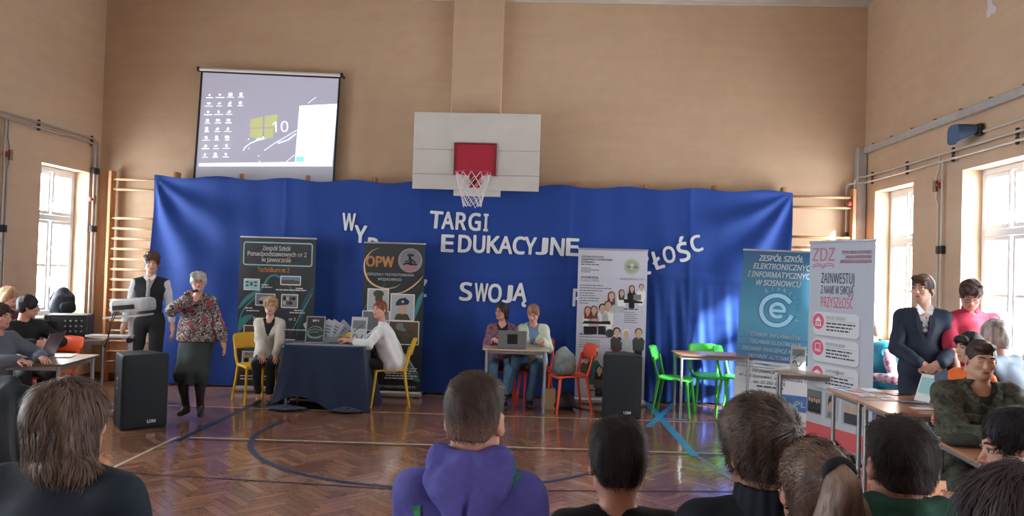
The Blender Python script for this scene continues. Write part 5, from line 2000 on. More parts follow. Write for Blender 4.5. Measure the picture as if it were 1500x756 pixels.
def strands(name, m, root, surf, n, seed, length=(.03, .06), width=.0016, lift=.003, comb=None, segs=4, sel=None):
    """fine locks growing from the surface of a hair mesh object; comb(p, nrm)->direction. one joined part"""
    rg = np.random.default_rng(seed)
    me = surf.data
    nv = len(me.vertices)
    co = np.empty(nv * 3); me.vertices.foreach_get('co', co); co = co.reshape(-1, 3)
    no = np.empty(nv * 3); me.vertices.foreach_get('normal', no) if False else None
    no = np.array([v.normal[:] for v in me.vertices])
    ok = np.arange(nv)
    if sel is not None:
        ok = ok[sel(co, no)]
    pick = rg.choice(ok, n)
    P = co[pick] + rg.normal(0, .002, (n, 3)); Nn = no[pick]
    dirs = comb(P, Nn)
    dirs = dirs + rg.normal(0, .22, (n, 3)); dirs -= Nn * (dirs * Nn).sum(1)[:, None]
    dirs /= np.linalg.norm(dirs, axis=1)[:, None] + 1e-9
    L = rg.uniform(length[0], length[1], n)
    side = np.cross(dirs, Nn); side /= np.linalg.norm(side, axis=1)[:, None] + 1e-9
    V = np.empty((n, (segs + 1) * 2, 3)); 
    ctr = None
    for q in range(segs + 1):
        t = q / segs
        c = P + dirs * (L * t)[:, None] + Nn * (lift * (math.sin(PI * min(1, t * .8)) + .15))[..., None] if np.ndim(lift) else P + dirs * (L * t)[:, None] + Nn * (lift * (.25 + math.sin(PI * .7 * t))) - Nn * (L * L * t * t * 3.0)[:, None]
        w = width * (1 - t * .75)
        V[:, 2 * q] = c - side * w; V[:, 2 * q + 1] = c + side * w
    base = (np.arange(n) * (segs + 1) * 2)[:, None]
    F = np.concatenate([base + np.array([2 * q, 2 * q + 1, 2 * q + 3, 2 * q + 2])[None] for q in range(segs)], 0).reshape(-1, 4)
    F = np.stack([base + np.array([2 * q, 2 * q + 1, 2 * q + 3, 2 * q + 2])[None] for q in range(segs)], 1).reshape(-1, 4)
    o = link_obj(name, mesh_np(name, V.reshape(-1, 3), F, True), root, m)
    o['kind'] = 'stuff'
    return o


def person(label, x, y, deg, B, skin=SKIN, face=True, voxel=.0075, fingers=None):
    root = link_obj('person', B.skin(face, voxel, fingers), None, skin)
    root.location = (x, y, 0); root.rotation_euler = (0, 0, R(deg))
    tag(root, label, 'person')
    return root


def addD(name, D, m, root, h=.01):
    return D.build(name, m, root, h)


M_BLK = mat('black_fabric', srgb(24, 25, 30), .8, bump=.1, bscale=80)
M_SHOE = mat('black_shoe', srgb(18, 18, 20), .3)

# ---- 1 the boy in the waistcoat
def local(x, y, deg, wx, wy, wz):
    """world point to a person's own frame"""
    d = Matrix.Rotation(-R(deg), 3, 'Z') @ Vector((wx - x, wy - y, wz)); return np.array(d)


B = Body(1.80, 'm', head=(12, 2, 2), hands=[(-.27, -.08, .84), (.27, .0, .84)], elbows=[(-.5, 1, 0), (.5, 1, 0)], build=.9)
px_, py_ = atY(221, 400, 8.95).x, 8.95
P1 = person('tall curly-haired boy standing in a black waistcoat and white striped shirt', px_, py_, 14, B)
face_parts(B, P1, hair_mat('brown_hair', srgb(70, 45, 34)))
D, U = B.top(.008, 1.0, -.02, .004, 1); addD('shirt', D, mat('striped_shirt', srgb(214, 214, 220), .7, col2=srgb(188, 190, 200), nscale=40, stretch=(4, 4, .1)), P1)
D, U = B.top(.017, 1.0, -.06, .002, 1, sleeves=False, vneck=(.055, .22))
for i in (0, 1):
    D.cap(B.S[i] + np.array([(-.05, .05)[i], -.2, -.02]), B.S[i] + np.array([(-.05, .05)[i], .2, -.02]), .055, k=.01, sub=True)
addD('waistcoat', D, M_BLK, P1)
b = MB(); n0 = B.N; b.tube([Vector(n0) + Vector((0, -.075, -.03)), Vector(n0) + Vector((0, -.105, -.12)), Vector(n0) + Vector((0, -.125, -.24))], [.012, .02, .024], 8); b.build('necktie', mat('grey_tie', srgb(150, 150, 160), .6), P1)
b = MB()
for sx in (-1, 1):
    b.add([Vector(n0) + Vector(v) for v in ((0, -.085, -.02), (sx * .055, -.05, .03), (sx * .07, -.07, -.01), (sx * .03, -.10, -.05))], [(0, 1, 2, 3)])
b.build('collar', mat('white_cloth', srgb(222, 222, 226), .7), P1)
addD('trousers', B.trousers(), M_BLK, P1)
for D in B.shoes(): addD('shoe', D, M_SHOE, P1)
hp = skull_prims(.016) + [('e', (0, -.045, .085), (.066, .042, .030))]
rg = random.Random(3)
for q in range(34):
    a = rg.uniform(0, 2 * PI); e_ = rg.uniform(.1, 1.3); hp.append(('e', (.084 * math.cos(a) * math.cos(e_ * .8), .015 + .098 * math.sin(a) * math.cos(e_ * .8), .03 + .095 * math.sin(e_)), (.024, .022, .020)))
hp += [('e', (0, -.13, -.03), (.058, .078, .102), True)]
head_piece(B, 'hair', P1, hair_mat('brown_hair', srgb(70, 45, 34)), hp, warp=hair_streaks(1))

# ---- 2 the lady with the microphone
deg = 10
px_, py_ = atY(287, 500, 8.08).x, 8.08
B = Body(1.60, 'f', head=(14, 3, 0), hands=[(-.03, -.25, 1.30), (.30, -.05, .80)], elbows=[(-1, .1, -.8), (1, .7, 0)], build=1.12,
         feet=[(-.075, 0, .12), (.085, -.06, .12)])
B.foot_dir = [np.array([-.2, -1, 0]), np.array([.25, -1, 0])]
for q in ('P',):
    pass
P2 = person('grey-haired woman in glasses speaking into a microphone, floral blouse and long dark skirt', px_, py_, deg, B, SKIN2,
            fingers=[dict(dir=(.35, -.2, .9), palm=(.25, -1, -.1), curl=58), 'relaxed'])
face_parts(B, P2, mat('grey_brow', srgb(110, 100, 96), .6)); glasses(B, P2)
def floral():
    m = bpy.data.materials.new('floral_blouse'); m.use_nodes = True; nt = m.node_tree; b_ = nt.nodes['Principled BSDF']; b_.inputs['Roughness'].default_value = .7
    tc = nt.nodes.new('ShaderNodeTexCoord')
    n = nt.nodes.new('ShaderNodeTexNoise'); n.inputs['Scale'].default_value = 22; n.inputs['Detail'].default_value = 1.5; n.inputs['Distortion'].default_value = 1.6
    n2 = nt.nodes.new('ShaderNodeTexNoise'); n2.inputs['Scale'].default_value = 15; n2.inputs['Detail'].default_value = 0
    nt.links.new(tc.outputs['Object'], n.inputs[0]); nt.links.new(tc.outputs['Object'], n2.inputs[0])
    rp = nt.nodes.new('ShaderNodeValToRGB'); rp.color_ramp.interpolation = 'CONSTANT'
    e = rp.color_ramp.elements; e[0].position = 0; e[0].color = (*srgb(32, 26, 34), 1); e[1].position = .52; e[1].color = (*srgb(190, 184, 180), 1)
    x = e.new(.60); x.color = (*srgb(34, 28, 36), 1)
    x = e.new(.40); x.color = (*srgb(170, 120, 120), 1); x = e.new(.435); x.color = (*srgb(34, 28, 36), 1)
    nt.links.new(n.outputs['Fac'], rp.inputs[0])
    rp2 = nt.nodes.new('ShaderNodeValToRGB'); rp2.color_ramp.interpolation = 'CONSTANT'
    e = rp2.color_ramp.elements; e[0].color = (0, 0, 0, 1); e[1].position = .68; e[1].color = (1, 1, 1, 1)
    nt.links.new(n2.outputs['Fac'], rp2.inputs[0])
    mx = nt.nodes.new('ShaderNodeMix'); mx.data_type = 'RGBA'; mx.inputs[7].default_value = (*srgb(150, 50, 66), 1)
    nt.links.new(rp2.outputs[0], mx.inputs[0]); nt.links.new(rp.outputs[0], mx.inputs[6]); nt.links.new(mx.outputs[2], b_.inputs['Base Color'])
    return m
D, U = B.top(.020, 1.0, -.03, .006, 5, loose=.022, vneck=(.06, .06)); addD('blouse', D, floral(), P2)
sk = SDF()
for z, rx, ry in ((.93, .16, .125), (.80, .185, .15), (.62, .185, .15), (.45, .175, .14)):
    pass
sk.ell((0, .02, .80), (.172, .14, .20), k=.03); sk.ell((0, .015, .62), (.160, .13, .2), k=.05); sk.ell((0, .01, .47), (.150, .125, .14), k=.05)
sk.ell((0, .02, .95), (.15, .12, .12), k=.06)
for i in (0, 1):
    sk.cap(B.Hp[i], B.K[i] + np.array([0, .01, 0]), .082, .074, k=.04); sk.cap(B.K[i], B.K[i] + (B.A[i] - B.K[i]) * .4, .078, .072, k=.03)
kc = (B.K[0] + B.K[1]) / 2
sk.cap((0, .0, .85), kc + np.array([0, .01, .02]), .12, .098, k=.03); sk.cap(kc + np.array([0, .01, .02]), kc + np.array([0, .02, -.18]), .098, .09, k=.03)
sk.plane_cut((0, 0, .40), (0, 0, -1)); sk.plane_cut((0, 0, .99), (0, 0, 1)); sk.warp = wrinkle(.004, 22, 4)
addD('skirt', sk, mat('dark_green_skirt', srgb(40, 50, 50), .75, bump=.1), P2)
st = SDF()
for i in (0, 1):
    st.cap(B.K[i], B.A[i], .057, .036, k=.02); st.ell(B.K[i] + (B.A[i] - B.K[i]) * .3 + np.array([0, .012, 0]), (.047, .051, .11), k=.03)
    st.cap(B.A[i], B.A[i] + nrmz(B.foot_dir[i]) * .1 + np.array([0, 0, -.05]), .036, .026, k=.02)
addD('stockings', st, mat('stockings', srgb(30, 28, 32), .5), P2)
for D in B.shoes(heel=True): addD('shoe', D, M_SHOE, P2)
gm = hair_mat('grey_hair', srgb(150, 146, 142), srgb(200, 196, 190))
hp = skull_prims(.017) + [('e', (-.05, -.04, .085), (.05, .05, .035)), ('e', (.045, -.045, .08), (.045, .045, .035)), ('e', (-.075, .0, .01), (.02, .04, .05)), ('e', (.075, .0, .01), (.02, .04, .05)),
                          ('e', (0, -.13, -.03), (.060, .075, .102), True)]
head_piece(B, 'hair', P2, gm, hp, warp=hair_streaks(2))
b = MB(); g0 = B.N
b.tube([Vector(g0) + Vector((-.06, -.07, -.0)), Vector(g0) + Vector((-.03, -.12, -.08)), Vector(g0) + Vector((0, -.13, -.1)), Vector(g0) + Vector((.03, -.12, -.08)), Vector(g0) + Vector((.06, -.07, 0))], .003, 5)
b.build('necklace', mat('bronze', srgb(120, 90, 70), .3, .8), P2)
# the microphone is her own thing, held near the mouth
gw = Matrix.Rotation(R(deg), 3, 'Z') @ Vector(B.grip[0]) + Vector((px_, py_, 0))
mouth = Matrix.Rotation(R(deg), 3, 'Z') @ Vector(B.Hc + B.Rh @ np.array([0, -.14, -.075])) + Vector((px_, py_, 0))
mic = thing('microphone', 'black handheld microphone with silver head in the grey-haired woman\'s hand', 'microphone', gw)
ax = (mouth - gw).normalized()
q = ax.to_track_quat('Z', 'Y').to_matrix()
Lm = (mouth - gw).length
b = MB(); b.lathe([(.001, -.09), (.011, -.09), (.012, -.05), (.013, max(.04, Lm - .03)), (.016, max(.045, Lm - .025)), (.001, max(.045, Lm - .024))], 14, M=q); b.build('handle', M_BLACKP, mic)
b = MB(); zc = max(.06, Lm - .005); b.lathe([(.001, zc - .025)] + [(.024 * math.cos(a), zc + .024 * math.sin(a)) for a in [R(-60 + 15 * i) for i in range(11)]], 14, M=q); b.build('grille', mat('mic_silver', srgb(190, 190, 190), .35, .6), mic)

# ---- 3 seated woman, cream cardigan
deg = 10
px_, py_ = atY(392, 520, 9.2).x, 9.22
B = Body(1.66, 'f', sit=True, seat=.455, lean=3, twist=0, head=(6, 2, 3), hands=[(.0, -.36, .60), (.15, -.36, .60)], elbows=[(-1, .5, -.4), (1, .5, -.4)],
         feet=[(-.045, -.30, .095), (.09, -.32, .095)], knees=[(-.02, -1, .8), (.02, -1, .8)], build=.95)
B.foot_dir = [np.array([-.1, -1, 0]), np.array([.1, -1, 0])]
P3 = person('seated blonde woman in a cream wrap cardigan with hands on her knees', px_, py_, deg, B, SKIN,
            fingers=[dict(dir=(.15, -.55, -.8), palm=(0, .6, -.6), curl=14, spread=1.2), dict(dir=(.05, -.6, -.75), palm=(0, .6, -.6), curl=14, spread=1.2)])
bl = hair_mat('blonde_hair', srgb(150, 116, 84), srgb(196, 160, 122))
face_parts(B, P3, mat('light_brow', srgb(130, 100, 76), .6))
D, U = B.top(.007, 1.0, -.02, .002, 6, neck=.045, collar=.05); addD('turtleneck', D, M_BLK, P3)
D, U = B.top(.020, 1.0, .0, .006, 7, loose=.014, vneck=(.075, .23)); addD('cardigan', D, mat('cream_knit', srgb(206, 200, 190), .85, bump=.3, bscale=140), P3)
addD('trousers', B.trousers(.012, cut=.80), M_BLK, P3)
for D in B.shoes(heel=True): addD('shoe', D, mat('blue_shoe', srgb(34, 40, 62), .3), P3)
hp = skull_prims(.014) + [('e', (.02, -.06, .085), (.07, .045, .035)), ('e', (-.07, -.02, .03), (.022, .05, .06)), ('e', (.07, -.02, .03), (.022, .05, .06)), ('e', (0, -.125, -.03), (.058, .07, .102), True)]
head_piece(B, 'hair', P3, bl, hp, warp=hair_streaks(3))

# ---- 4 woman in white jacket at the navy table
deg = -78
px_, py_ = -1.86, 9.22
tgt = local(px_, py_, deg, -2.28, 8.96, .80); tg2 = local(px_, py_, deg, -2.30, 9.12, .80)
B = Body(1.70, 'f', sit=True, seat=.455, lean=16, head=(48, -2, -4), hands=[tg2, tgt], elbows=[(-.6, .3, -.8), (.6, .3, -.8)],
         feet=[(-.08, -.40, .09), (.08, -.36, .09)], build=1.0)
B.head = None
P4 = person('red-haired woman in a white jacket sitting sideways at the navy table', px_, py_, deg, B, SKIN2,
            fingers=[dict(dir=(.3, -1, .2), palm=(.5, 0, -1), curl=28), dict(dir=(-.1, -1, .25), palm=(-.5, 0, -1), curl=24)])
au = hair_mat('auburn_hair', srgb(96, 48, 38), srgb(140, 76, 56))
face_parts(B, P4, au)
D, U = B.top(.008, .6, -.02, .003, 9, vneck=(.05, .08)); addD('blouse', D, mat('blue_blouse', srgb(60, 90, 120), .7), P4)
D, U = B.top(.022, .78, -.13, .007, 10, loose=.02, vneck=(.06, .2)); addD('jacket', D, mat('white_jacket', srgb(220, 222, 226), .75), P4)
addD('trousers', B.trousers(.012), M_BLK, P4)
for D in B.shoes(): addD('shoe', D, M_SHOE, P4)
head_piece(B, 'hair', P4, au, skull_prims(.010) + [('e', (0, .10, .0), (.035, .035, .035)), ('e', (0, -.125, -.03), (.062, .075, .102), True)], warp=hair_streaks(4, .002))

# ---- 5 woman with glasses, patterned jacket, looking left
deg = 6
px_, py_ = atY(735, 500, 9.72).x, 9.72
B = Body(1.66, 'f', sit=True, seat=.455, lean=8, head=(-42, 0, 0), hands=[(-.12, -.33, .84), (.14, -.33, .84)], elbows=[(-.4, .4, -.9), (.4, .4, -.9)],
         feet=[(-.10, -.36, .09), (.02, -.46, .09)], build=.95)
P5 = person('dark-haired woman in glasses and patterned jacket seated behind the grey laptop', px_, py_, deg, B, SKIN2, fingers=[dict(dir=(.35, -1, -.05), palm=(0, 0, -1), curl=24), dict(dir=(-.35, -1, -.05), palm=(0, 0, -1), curl=24)])
dk = hair_mat('dark_hair', srgb(34, 24, 26), srgb(70, 48, 46))
face_parts(B, P5, dk); glasses(B, P5)
D, U = B.top(.008, .6, -.02, .003, 11); addD('shirt', D, M_BLK, P5)
D, U = B.top(.018, 1.0, -.08, .006, 12, loose=.01, vneck=(.07, .3))
pm = mat('patterned_jacket', srgb(52, 54, 92), .75, col2=srgb(150, 92, 92), nscale=18); addD('jacket', D, pm, P5)
jm = mat('jeans_blue', srgb(78, 112, 142), .8, noise=.2, nscale=12, bump=.15, bscale=90)
addD('jeans', B.trousers(.012), jm, P5)
for D in B.shoes(): addD('shoe', D, M_SHOE, P5)
head_piece(B, 'hair', P5, dk, skull_prims(.014) + [('e', (0, .06, -.07), (.066, .05, .07)), ('e', (-.06, .015, -.04), (.022, .04, .07)), ('e', (.06, .015, -.04), (.022, .04, .07)), ('e', (0, -.125, -.03), (.060, .075, .102), True)], warp=hair_streaks(5))

# ---- 6 woman looking down
deg = -4
px_, py_ = atY(781, 500, 9.76).x, 9.76
B = Body(1.70, 'f', sit=True, seat=.455, lean=12, head=(-4, 26, 2), hands=[(-.10, -.35, .84), (.14, -.35, .84)], elbows=[(-.4, .3, -.9), (.4, .3, -.9)],
         feet=[(-.26, -.42, .20), (.0, -.34, .09)], build=1.0)
P6 = person('woman in a pale cardigan looking down at papers beside the laptop', px_, py_, deg, B, SKIN2, fingers=[dict(dir=(.35, -1, -.05), palm=(0, 0, -1), curl=24), dict(dir=(-.35, -1, -.05), palm=(0, 0, -1), curl=24)])
lb = hair_mat('light_brown_hair', srgb(112, 78, 62), srgb(158, 116, 92))
face_parts(B, P6, lb, closed=True)
D, U = B.top(.009, .6, -.02, .003, 13); addD('shirt', D, mat('blue_grey_top', srgb(110, 134, 164), .8), P6)
D, U = B.top(.018, 1.0, -.08, .006, 14, loose=.012, vneck=(.075, .34)); addD('cardigan', D, mat('pale_cardigan', srgb(190, 200, 184), .85, bump=.2, bscale=120), P6)
addD('jeans', B.trousers(.013), mat('jeans_dark', srgb(60, 92, 122), .8, noise=.2, nscale=12), P6)
for D in B.shoes(): addD('shoe', D, M_SHOE, P6)
head_piece(B, 'hair', P6, lb, skull_prims(.012) + [('e', (0, .10, .03), (.04, .04, .04)), ('e', (0, -.13, -.03), (.060, .078, .102), True)], warp=hair_streaks(6, .0025))

# ---- 7 man in navy suit
deg = -16
px_, py_ = atY(1352, 500, 6.55).x, 6.55
B = Body(1.78, 'm', head=(-34, 0, 0), hands=[(-.07, -.24, 1.03), (.09, -.25, 1.04)], elbows=[(-.8, .7, -.5), (.8, .7, -.5)], build=.93, shw=.158)
P7 = person('young man standing in a navy suit and white shirt, hands clasped, looking left', px_, py_, deg, B, SKIN,
            fingers=[dict(dir=(.8, -.2, -.55), palm=(.2, 1, 0), curl=40), dict(dir=(-.8, -.2, -.5), palm=(-.1, 1, 0), curl=35)])
dk2 = hair_mat('dark_brown_hair', srgb(52, 36, 32), srgb(96, 68, 56))
face_parts(B, P7, dk2)
D, U = B.top(.007, .9, -.02, .002, 15, collar=.01); addD('shirt', D, mat('white_shirt', srgb(220, 222, 228), .7), P7)
D, U = B.top(.019, 1.0, -.24, .004, 16, loose=.008, vneck=(.05, .26))
D.ell(U(0, .0, -.10), np.array([.165, .122, .20]), B.Rt, k=.03); D.plane_cut(U(0, 0, -.24), (0, 0, -1))
M_SUIT = mat('navy_suit', srgb(26, 36, 58), .75, bump=.08, bscale=90)
addD('jacket', D, M_SUIT, P7)
b = MB()
for sx in (-1, 1):
    n0 = Vector(B.N)
    b.add([n0 + Vector(v) for v in ((0, -.095, -.035), (sx * .05, -.055, .035), (sx * .07, -.085, -.0), (sx * .045, -.118, -.06))], [(0, 1, 2, 3), (3, 2, 1, 0)])
b.build('collar', MATS['white_shirt'], P7)
b = MB()
for sx in (-1, 1):
    b.grid(lambda u, v: n0 + Vector((sx * (.058 - .045 * v + (.035 * (1 - abs(2 * v - .9))) * u), -.085 - .062 * math.sin(v * 1.5) - .006, -.005 - .30 * v)), 2, 8)
b.build('lapel', mat('navy_lapel', srgb(22, 30, 50), .6), P7)
b = MB()
for z in (-.08, -.15, -.22):
    b.lathe([(.001, -.004), (.006, -.004), (.006, .001)], 8, c=n0 + Vector((.0, -.128 - .05 * (z + .08) * -1 * .5, z)), M=Matrix.Rotation(PI / 2, 3, 'X'))
b.build('shirt_button', M_BLACKP, P7)
addD('trousers', B.trousers(.016), M_SUIT, P7)
for D in B.shoes(): addD('shoe', D, M_SHOE, P7)
head_piece(B, 'hair', P7, dk2, skull_prims(.013) + [('e', (.0, -.06, .088), (.07, .048, .03)), ('e', (0, -.125, -.03), (.062, .068, .102), True)], warp=hair_streaks(7, .003))

# ---- 8 boy in red polo looking down
deg = -14
px_, py_ = atY(1424, 500, 6.45).x, 6.5
B = Body(1.77, 'm', head=(-10, 30, 0), lean=3, hands=[(-.14, -.30, .92), (.14, -.30, .92)], elbows=[(-.3, .8, -.6), (.3, .8, -.6)], build=.92)
P8 = person('dark-haired boy in a red polo shirt and glasses looking down', px_, py_, deg, B, SKIN2)
face_parts(B, P8, dk, closed=True); glasses(B, P8)
D, U = B.top(.014, .42, -.08, .005, 17, loose=.008); RM_ = mat('crimson_polo', srgb(170, 36, 66), .8, bump=.1, bscale=100); addD('polo_shirt', D, RM_, P8)
cl = SDF(); cl.cap(B.N + np.array([0, -.005, .0]), B.N + np.array([0, -.015, .03]), .066, .062, k=.01); cl.cap(B.N + np.array([0, 0, -.1]), B.N + np.array([0, -.03, .15]), .055, k=.005, sub=True)
addD('collar', cl, RM_, P8, .006)
addD('trousers', B.trousers(), M_BLK, P8)
for D in B.shoes(): addD('shoe', D, M_SHOE, P8)
hp = skull_prims(.014) + [('e', (0, -.06, .075), (.075, .055, .04))]
for q in range(16):
    a = rg.uniform(PI, 2 * PI); hp.append(('e', (.07 * math.cos(a), .0 + .09 * math.sin(a), .075 + rg.uniform(-.02, .02)), (.02, .02, .02)))
head_piece(B, 'hair', P8, dk, hp + [('e', (0, -.135, -.03), (.062, .075, .102), True)], warp=hair_streaks(8))

# ---- 9 girl in orange, profile
deg = -72
px_, py_ = atY(1418, 560, 5.35).x + .05, 5.46
B = Body(1.60, 'f', sit=True, seat=.55, lean=2, head=(-4, 4, 0), hands=[(-.10, -.14, .74), (.10, -.14, .74)], elbows=[(-.3, .7, -.8), (.3, .7, -.8)], build=.9)
P9 = person('black-haired girl in an orange top seen in profile behind the man in camouflage', px_, py_, deg, B, SKIN)
bk = hair_mat('black_hair', srgb(20, 18, 24), srgb(46, 40, 50))
face_parts(B, P9, bk)
D, U = B.top(.014, .9, -.06, .004, 18); addD('sweater', D, mat('orange_top', srgb(232, 110, 50), .8), P9)
addD('trousers', B.trousers(), M_BLK, P9)
for D in B.shoes(): addD('shoe', D, M_SHOE, P9)
head_piece(B, 'hair', P9, bk, skull_prims(.013) + [('e', (0, -.07, .06), (.068, .035, .04)), ('e', (0, .085, -.05), (.05, .045, .06)), ('c', (0, .10, -.06), (0, .12, -.2), .035, .02), ('e', (0, -.125, -.03), (.075, .062, .102), True)], warp=hair_streaks(9, .0025))

# ---- 10 grey-haired person behind
deg = -150
px_, py_ = atY(1474, 560, 5.75).x, 5.8
B = Body(1.70, 'm', sit=True, seat=.58, lean=10, head=(-10, 10, 0), hands=[(-.10, -.36, .95), (.14, -.36, .95)], elbows=[(-1, .3, -.5), (1, .3, -.5)], build=1.1)
P10 = person('grey-haired person in a slate jacket seen from behind at the right edge', px_, py_, deg, B, SKIN)
D, U = B.top(.024, 1.0, -.12, .007, 19, loose=.02, collar=.03); addD('jacket', D, mat('slate_jacket', srgb(84, 100, 122), .6), P10)
addD('trousers', B.trousers(), M_BLK, P10)
for D in B.shoes(): addD('shoe', D, M_SHOE, P10)
gh = hair_mat('salt_hair', srgb(110, 104, 104), srgb(190, 184, 180))
hh = head_piece(B, 'hair', P10, gh, skull_prims(.017, low=-.045) + [('e', (0, -.13, -.03), (.062, .075, .102), True)], warp=hair_streaks(10, .005))

# ---- 11 person in teal waistcoat behind the ZDZ banner
deg = -72
px_, py_ = atY(1303, 540, 7.5).x, 7.5
B = Body(1.72, 'f', sit=True, seat=.58, lean=30, head=(-6, 30, 0), hands=[(-.16, -.42, .80), (.16, -.40, .80)], elbows=[(-.5, .3, -.8), (.5, .3, -.8)], build=1.1)
P11 = person('person in a teal quilted waistcoat and plaid shirt partly hidden by the ZDZ banner', px_, py_, deg, B, SKIN)
D, U = B.top(.010, .93, -.03, .004, 20)
pl_m = mat('plaid_shirt', srgb(150, 60, 90), .8, col2=srgb(200, 190, 205), nscale=26); addD('plaid_shirt', D, pl_m, P11)
D, U = B.top(.034, 1.0, -.12, .007, 21, sleeves=False, loose=.02)
for i in (0, 1):
    D.cap(B.S[i] + np.array([(-.06, .06)[i], -.2, -.02]), B.S[i] + np.array([(-.06, .06)[i], .2, -.02]), .05, k=.01, sub=True)
addD('waistcoat', D, mat('teal_quilt', srgb(30, 120, 140), .55, bump=.3, bscale=12), P11)
addD('jeans', B.trousers(), jm, P11)
for D in B.shoes(): addD('shoe', D, M_SHOE, P11)
face_parts(B, P11, dk2)
head_piece(B, 'hair', P11, dk2, skull_prims(.014) + [('e', (0, .05, -.06), (.07, .05, .07)), ('e', (0, -.125, -.03), (.060, .075, .102), True)], warp=hair_streaks(11))

# ---- 12 man in camouflage
deg = -3
px_, py_ = atY(1446, 600, 4.62).x + .03, 4.80
B = Body(1.80, 'm', sit=True, seat=.47, lean=10, head=(-8, 6, 1), hands=[(-.04, -.42, .80), (.10, -.44, .80)], elbows=[(-.8, .3, -.6), (.8, .3, -.6)],
         feet=[(-.22, -.12, .09), (.18, -.20, .09)], build=1.06, shw=.178, neck=.145)
P12 = person('young man in a camouflage field jacket seated behind the desk with the beret', px_, py_, deg, B, SKIN, voxel=.007,
             fingers=[dict(dir=(.8, -.6, -.1), palm=(.1, -.1, -1), curl=30), dict(dir=(-.8, -.6, -.1), palm=(0, -.1, -1), curl=30)])
def camo():
    m = bpy.data.materials.new('camouflage'); m.use_nodes = True; nt = m.node_tree; b_ = nt.nodes['Principled BSDF']; b_.inputs['Roughness'].default_value = .8
    tc = nt.nodes.new('ShaderNodeTexCoord'); n = nt.nodes.new('ShaderNodeTexNoise'); n.inputs['Scale'].default_value = 9; n.inputs['Detail'].default_value = 2.5
    nt.links.new(tc.outputs['Object'], n.inputs[0])
    rp = nt.nodes.new('ShaderNodeValToRGB'); rp.color_ramp.interpolation = 'CONSTANT'
    e = rp.color_ramp.elements; e[0].position = 0; e[0].color = (*srgb(40, 42, 38), 1); e[1].position = .43; e[1].color = (*srgb(66, 72, 60), 1)
    x = e.new(.5); x.color = (*srgb(80, 82, 70), 1); x = e.new(.57); x.color = (*srgb(58, 54, 46), 1); x = e.new(.62); x.color = (*srgb(74, 80, 66), 1)
    nt.links.new(n.outputs['Fac'], rp.inputs[0]); nt.links.new(rp.outputs[0], b_.inputs['Base Color'])
    return m
M_CAMO = camo()
face_parts(B, P12, dk, closed=True)
D, U = B.top(.008, .6, -.02, .002, 22); addD('undershirt', D, mat('olive_tee', srgb(56, 60, 54), .8), P12)
D, U = B.top(.030, .97, -.10, .010, 23, loose=.016, vneck=(.075, .10), collar=.0); addD('field_jacket', D, M_CAMO, P12, .009)
b = MB(); n0 = Vector(B.N)
for sx in (-1, 1):
    b.grid(lambda u, v: n0 + Vector((sx * (.03 + .06 * math.sin(v * 1.7) + .022 * u), -.115 + .10 * v ** 1.3 - .02 * u, -.085 + .105 * v - .045 * u)), 3, 8, thick=.004)
b.build('collar', M_CAMO, P12)
b = MB()
U2 = lambda x, y, z: Vector(B.P + B.Rt @ np.array([x, y, z]) * B.k)
b.bar(U2(0, -.185, .02), U2(0, -.165, .40), .035, .012, bev=.003); b.build('button_placket', M_CAMO, P12)
for sx in (-1, 1):
    b = MB(); b.box(U2(sx * .10, -.172, .30), (.125, .02, .14), Matrix(B.Rt.tolist()) @ Matrix.Rotation(sx * .28, 3, 'Z'), bev=.006); b.build('chest_pocket', M_CAMO, P12)
    b = MB(); b.box(U2(sx * .10, -.186, .36), (.13, .012, .045), Matrix(B.Rt.tolist()) @ Matrix.Rotation(sx * .28, 3, 'Z'), bev=.004); b.build('pocket_flap', M_CAMO, P12)
b = MB()
for k_, w_ in enumerate((.05, .085, .08)):
    b.box(U2(.11, -.196, .345 - .018 * k_), (w_, .003, .007), Matrix(B.Rt.tolist()) @ Matrix.Rotation(.28, 3, 'Z') @ Matrix.Rotation(-.1, 3, 'Y'))
b.build('name_tape', mat('tape_white', srgb(190, 195, 195), .6), P12)
addD('trousers', B.trousers(.022, .008, loose=.01), M_CAMO, P12)
for D in B.shoes(big=1.1): addD('boot', D, M_SHOE, P12)
head_piece(B, 'hair', P12, dk, skull_prims(.006) + [('e', (0, -.045, .085), (.06, .05, .03)), ('e', (0, -.13, -.03), (.066, .073, .102), True), ('e', (0, 0, -.10), (.12, .2, .055), True)], voxel=.005, warp=hair_streaks(12, .0015, 200))

# ---- 13 girl at the left with laptop
deg = 70
px_, py_ = atY(2, 540, 6.5).x - .06, 6.45
B = Body(1.66, 'f', sit=True, seat=.46, lean=14, head=(8, 4, 0), hands=[(-.05, -.42, .80), (.16, -.42, .80)], elbows=[(-1, .3, -.5), (1, .3, -.5)], build=1.1)
P13 = person('dark-haired girl in a grey sweater working at the laptop at the left edge', px_, py_, deg, B, SKIN2, fingers=[dict(dir=(.35, -1, -.05), palm=(0, 0, -1), curl=24), dict(dir=(-.35, -1, -.05), palm=(0, 0, -1), curl=24)])
face_parts(B, P13, dk)
D, U = B.top(.022, .97, -.08, .007, 24, loose=.015); addD('sweater', D, mat('grey_sweater', srgb(96, 104, 118), .85, bump=.2, bscale=100), P13)
addD('trousers', B.trousers(), M_BLK, P13)
for D in B.shoes(): addD('shoe', D, M_SHOE, P13)
head_piece(B, 'hair', P13, dk, skull_prims(.014) + [('e', (0, .06, -.08), (.068, .05, .07)), ('e', (0, -.13, -.03), (.066, .072, .102), True)], warp=hair_streaks(13))
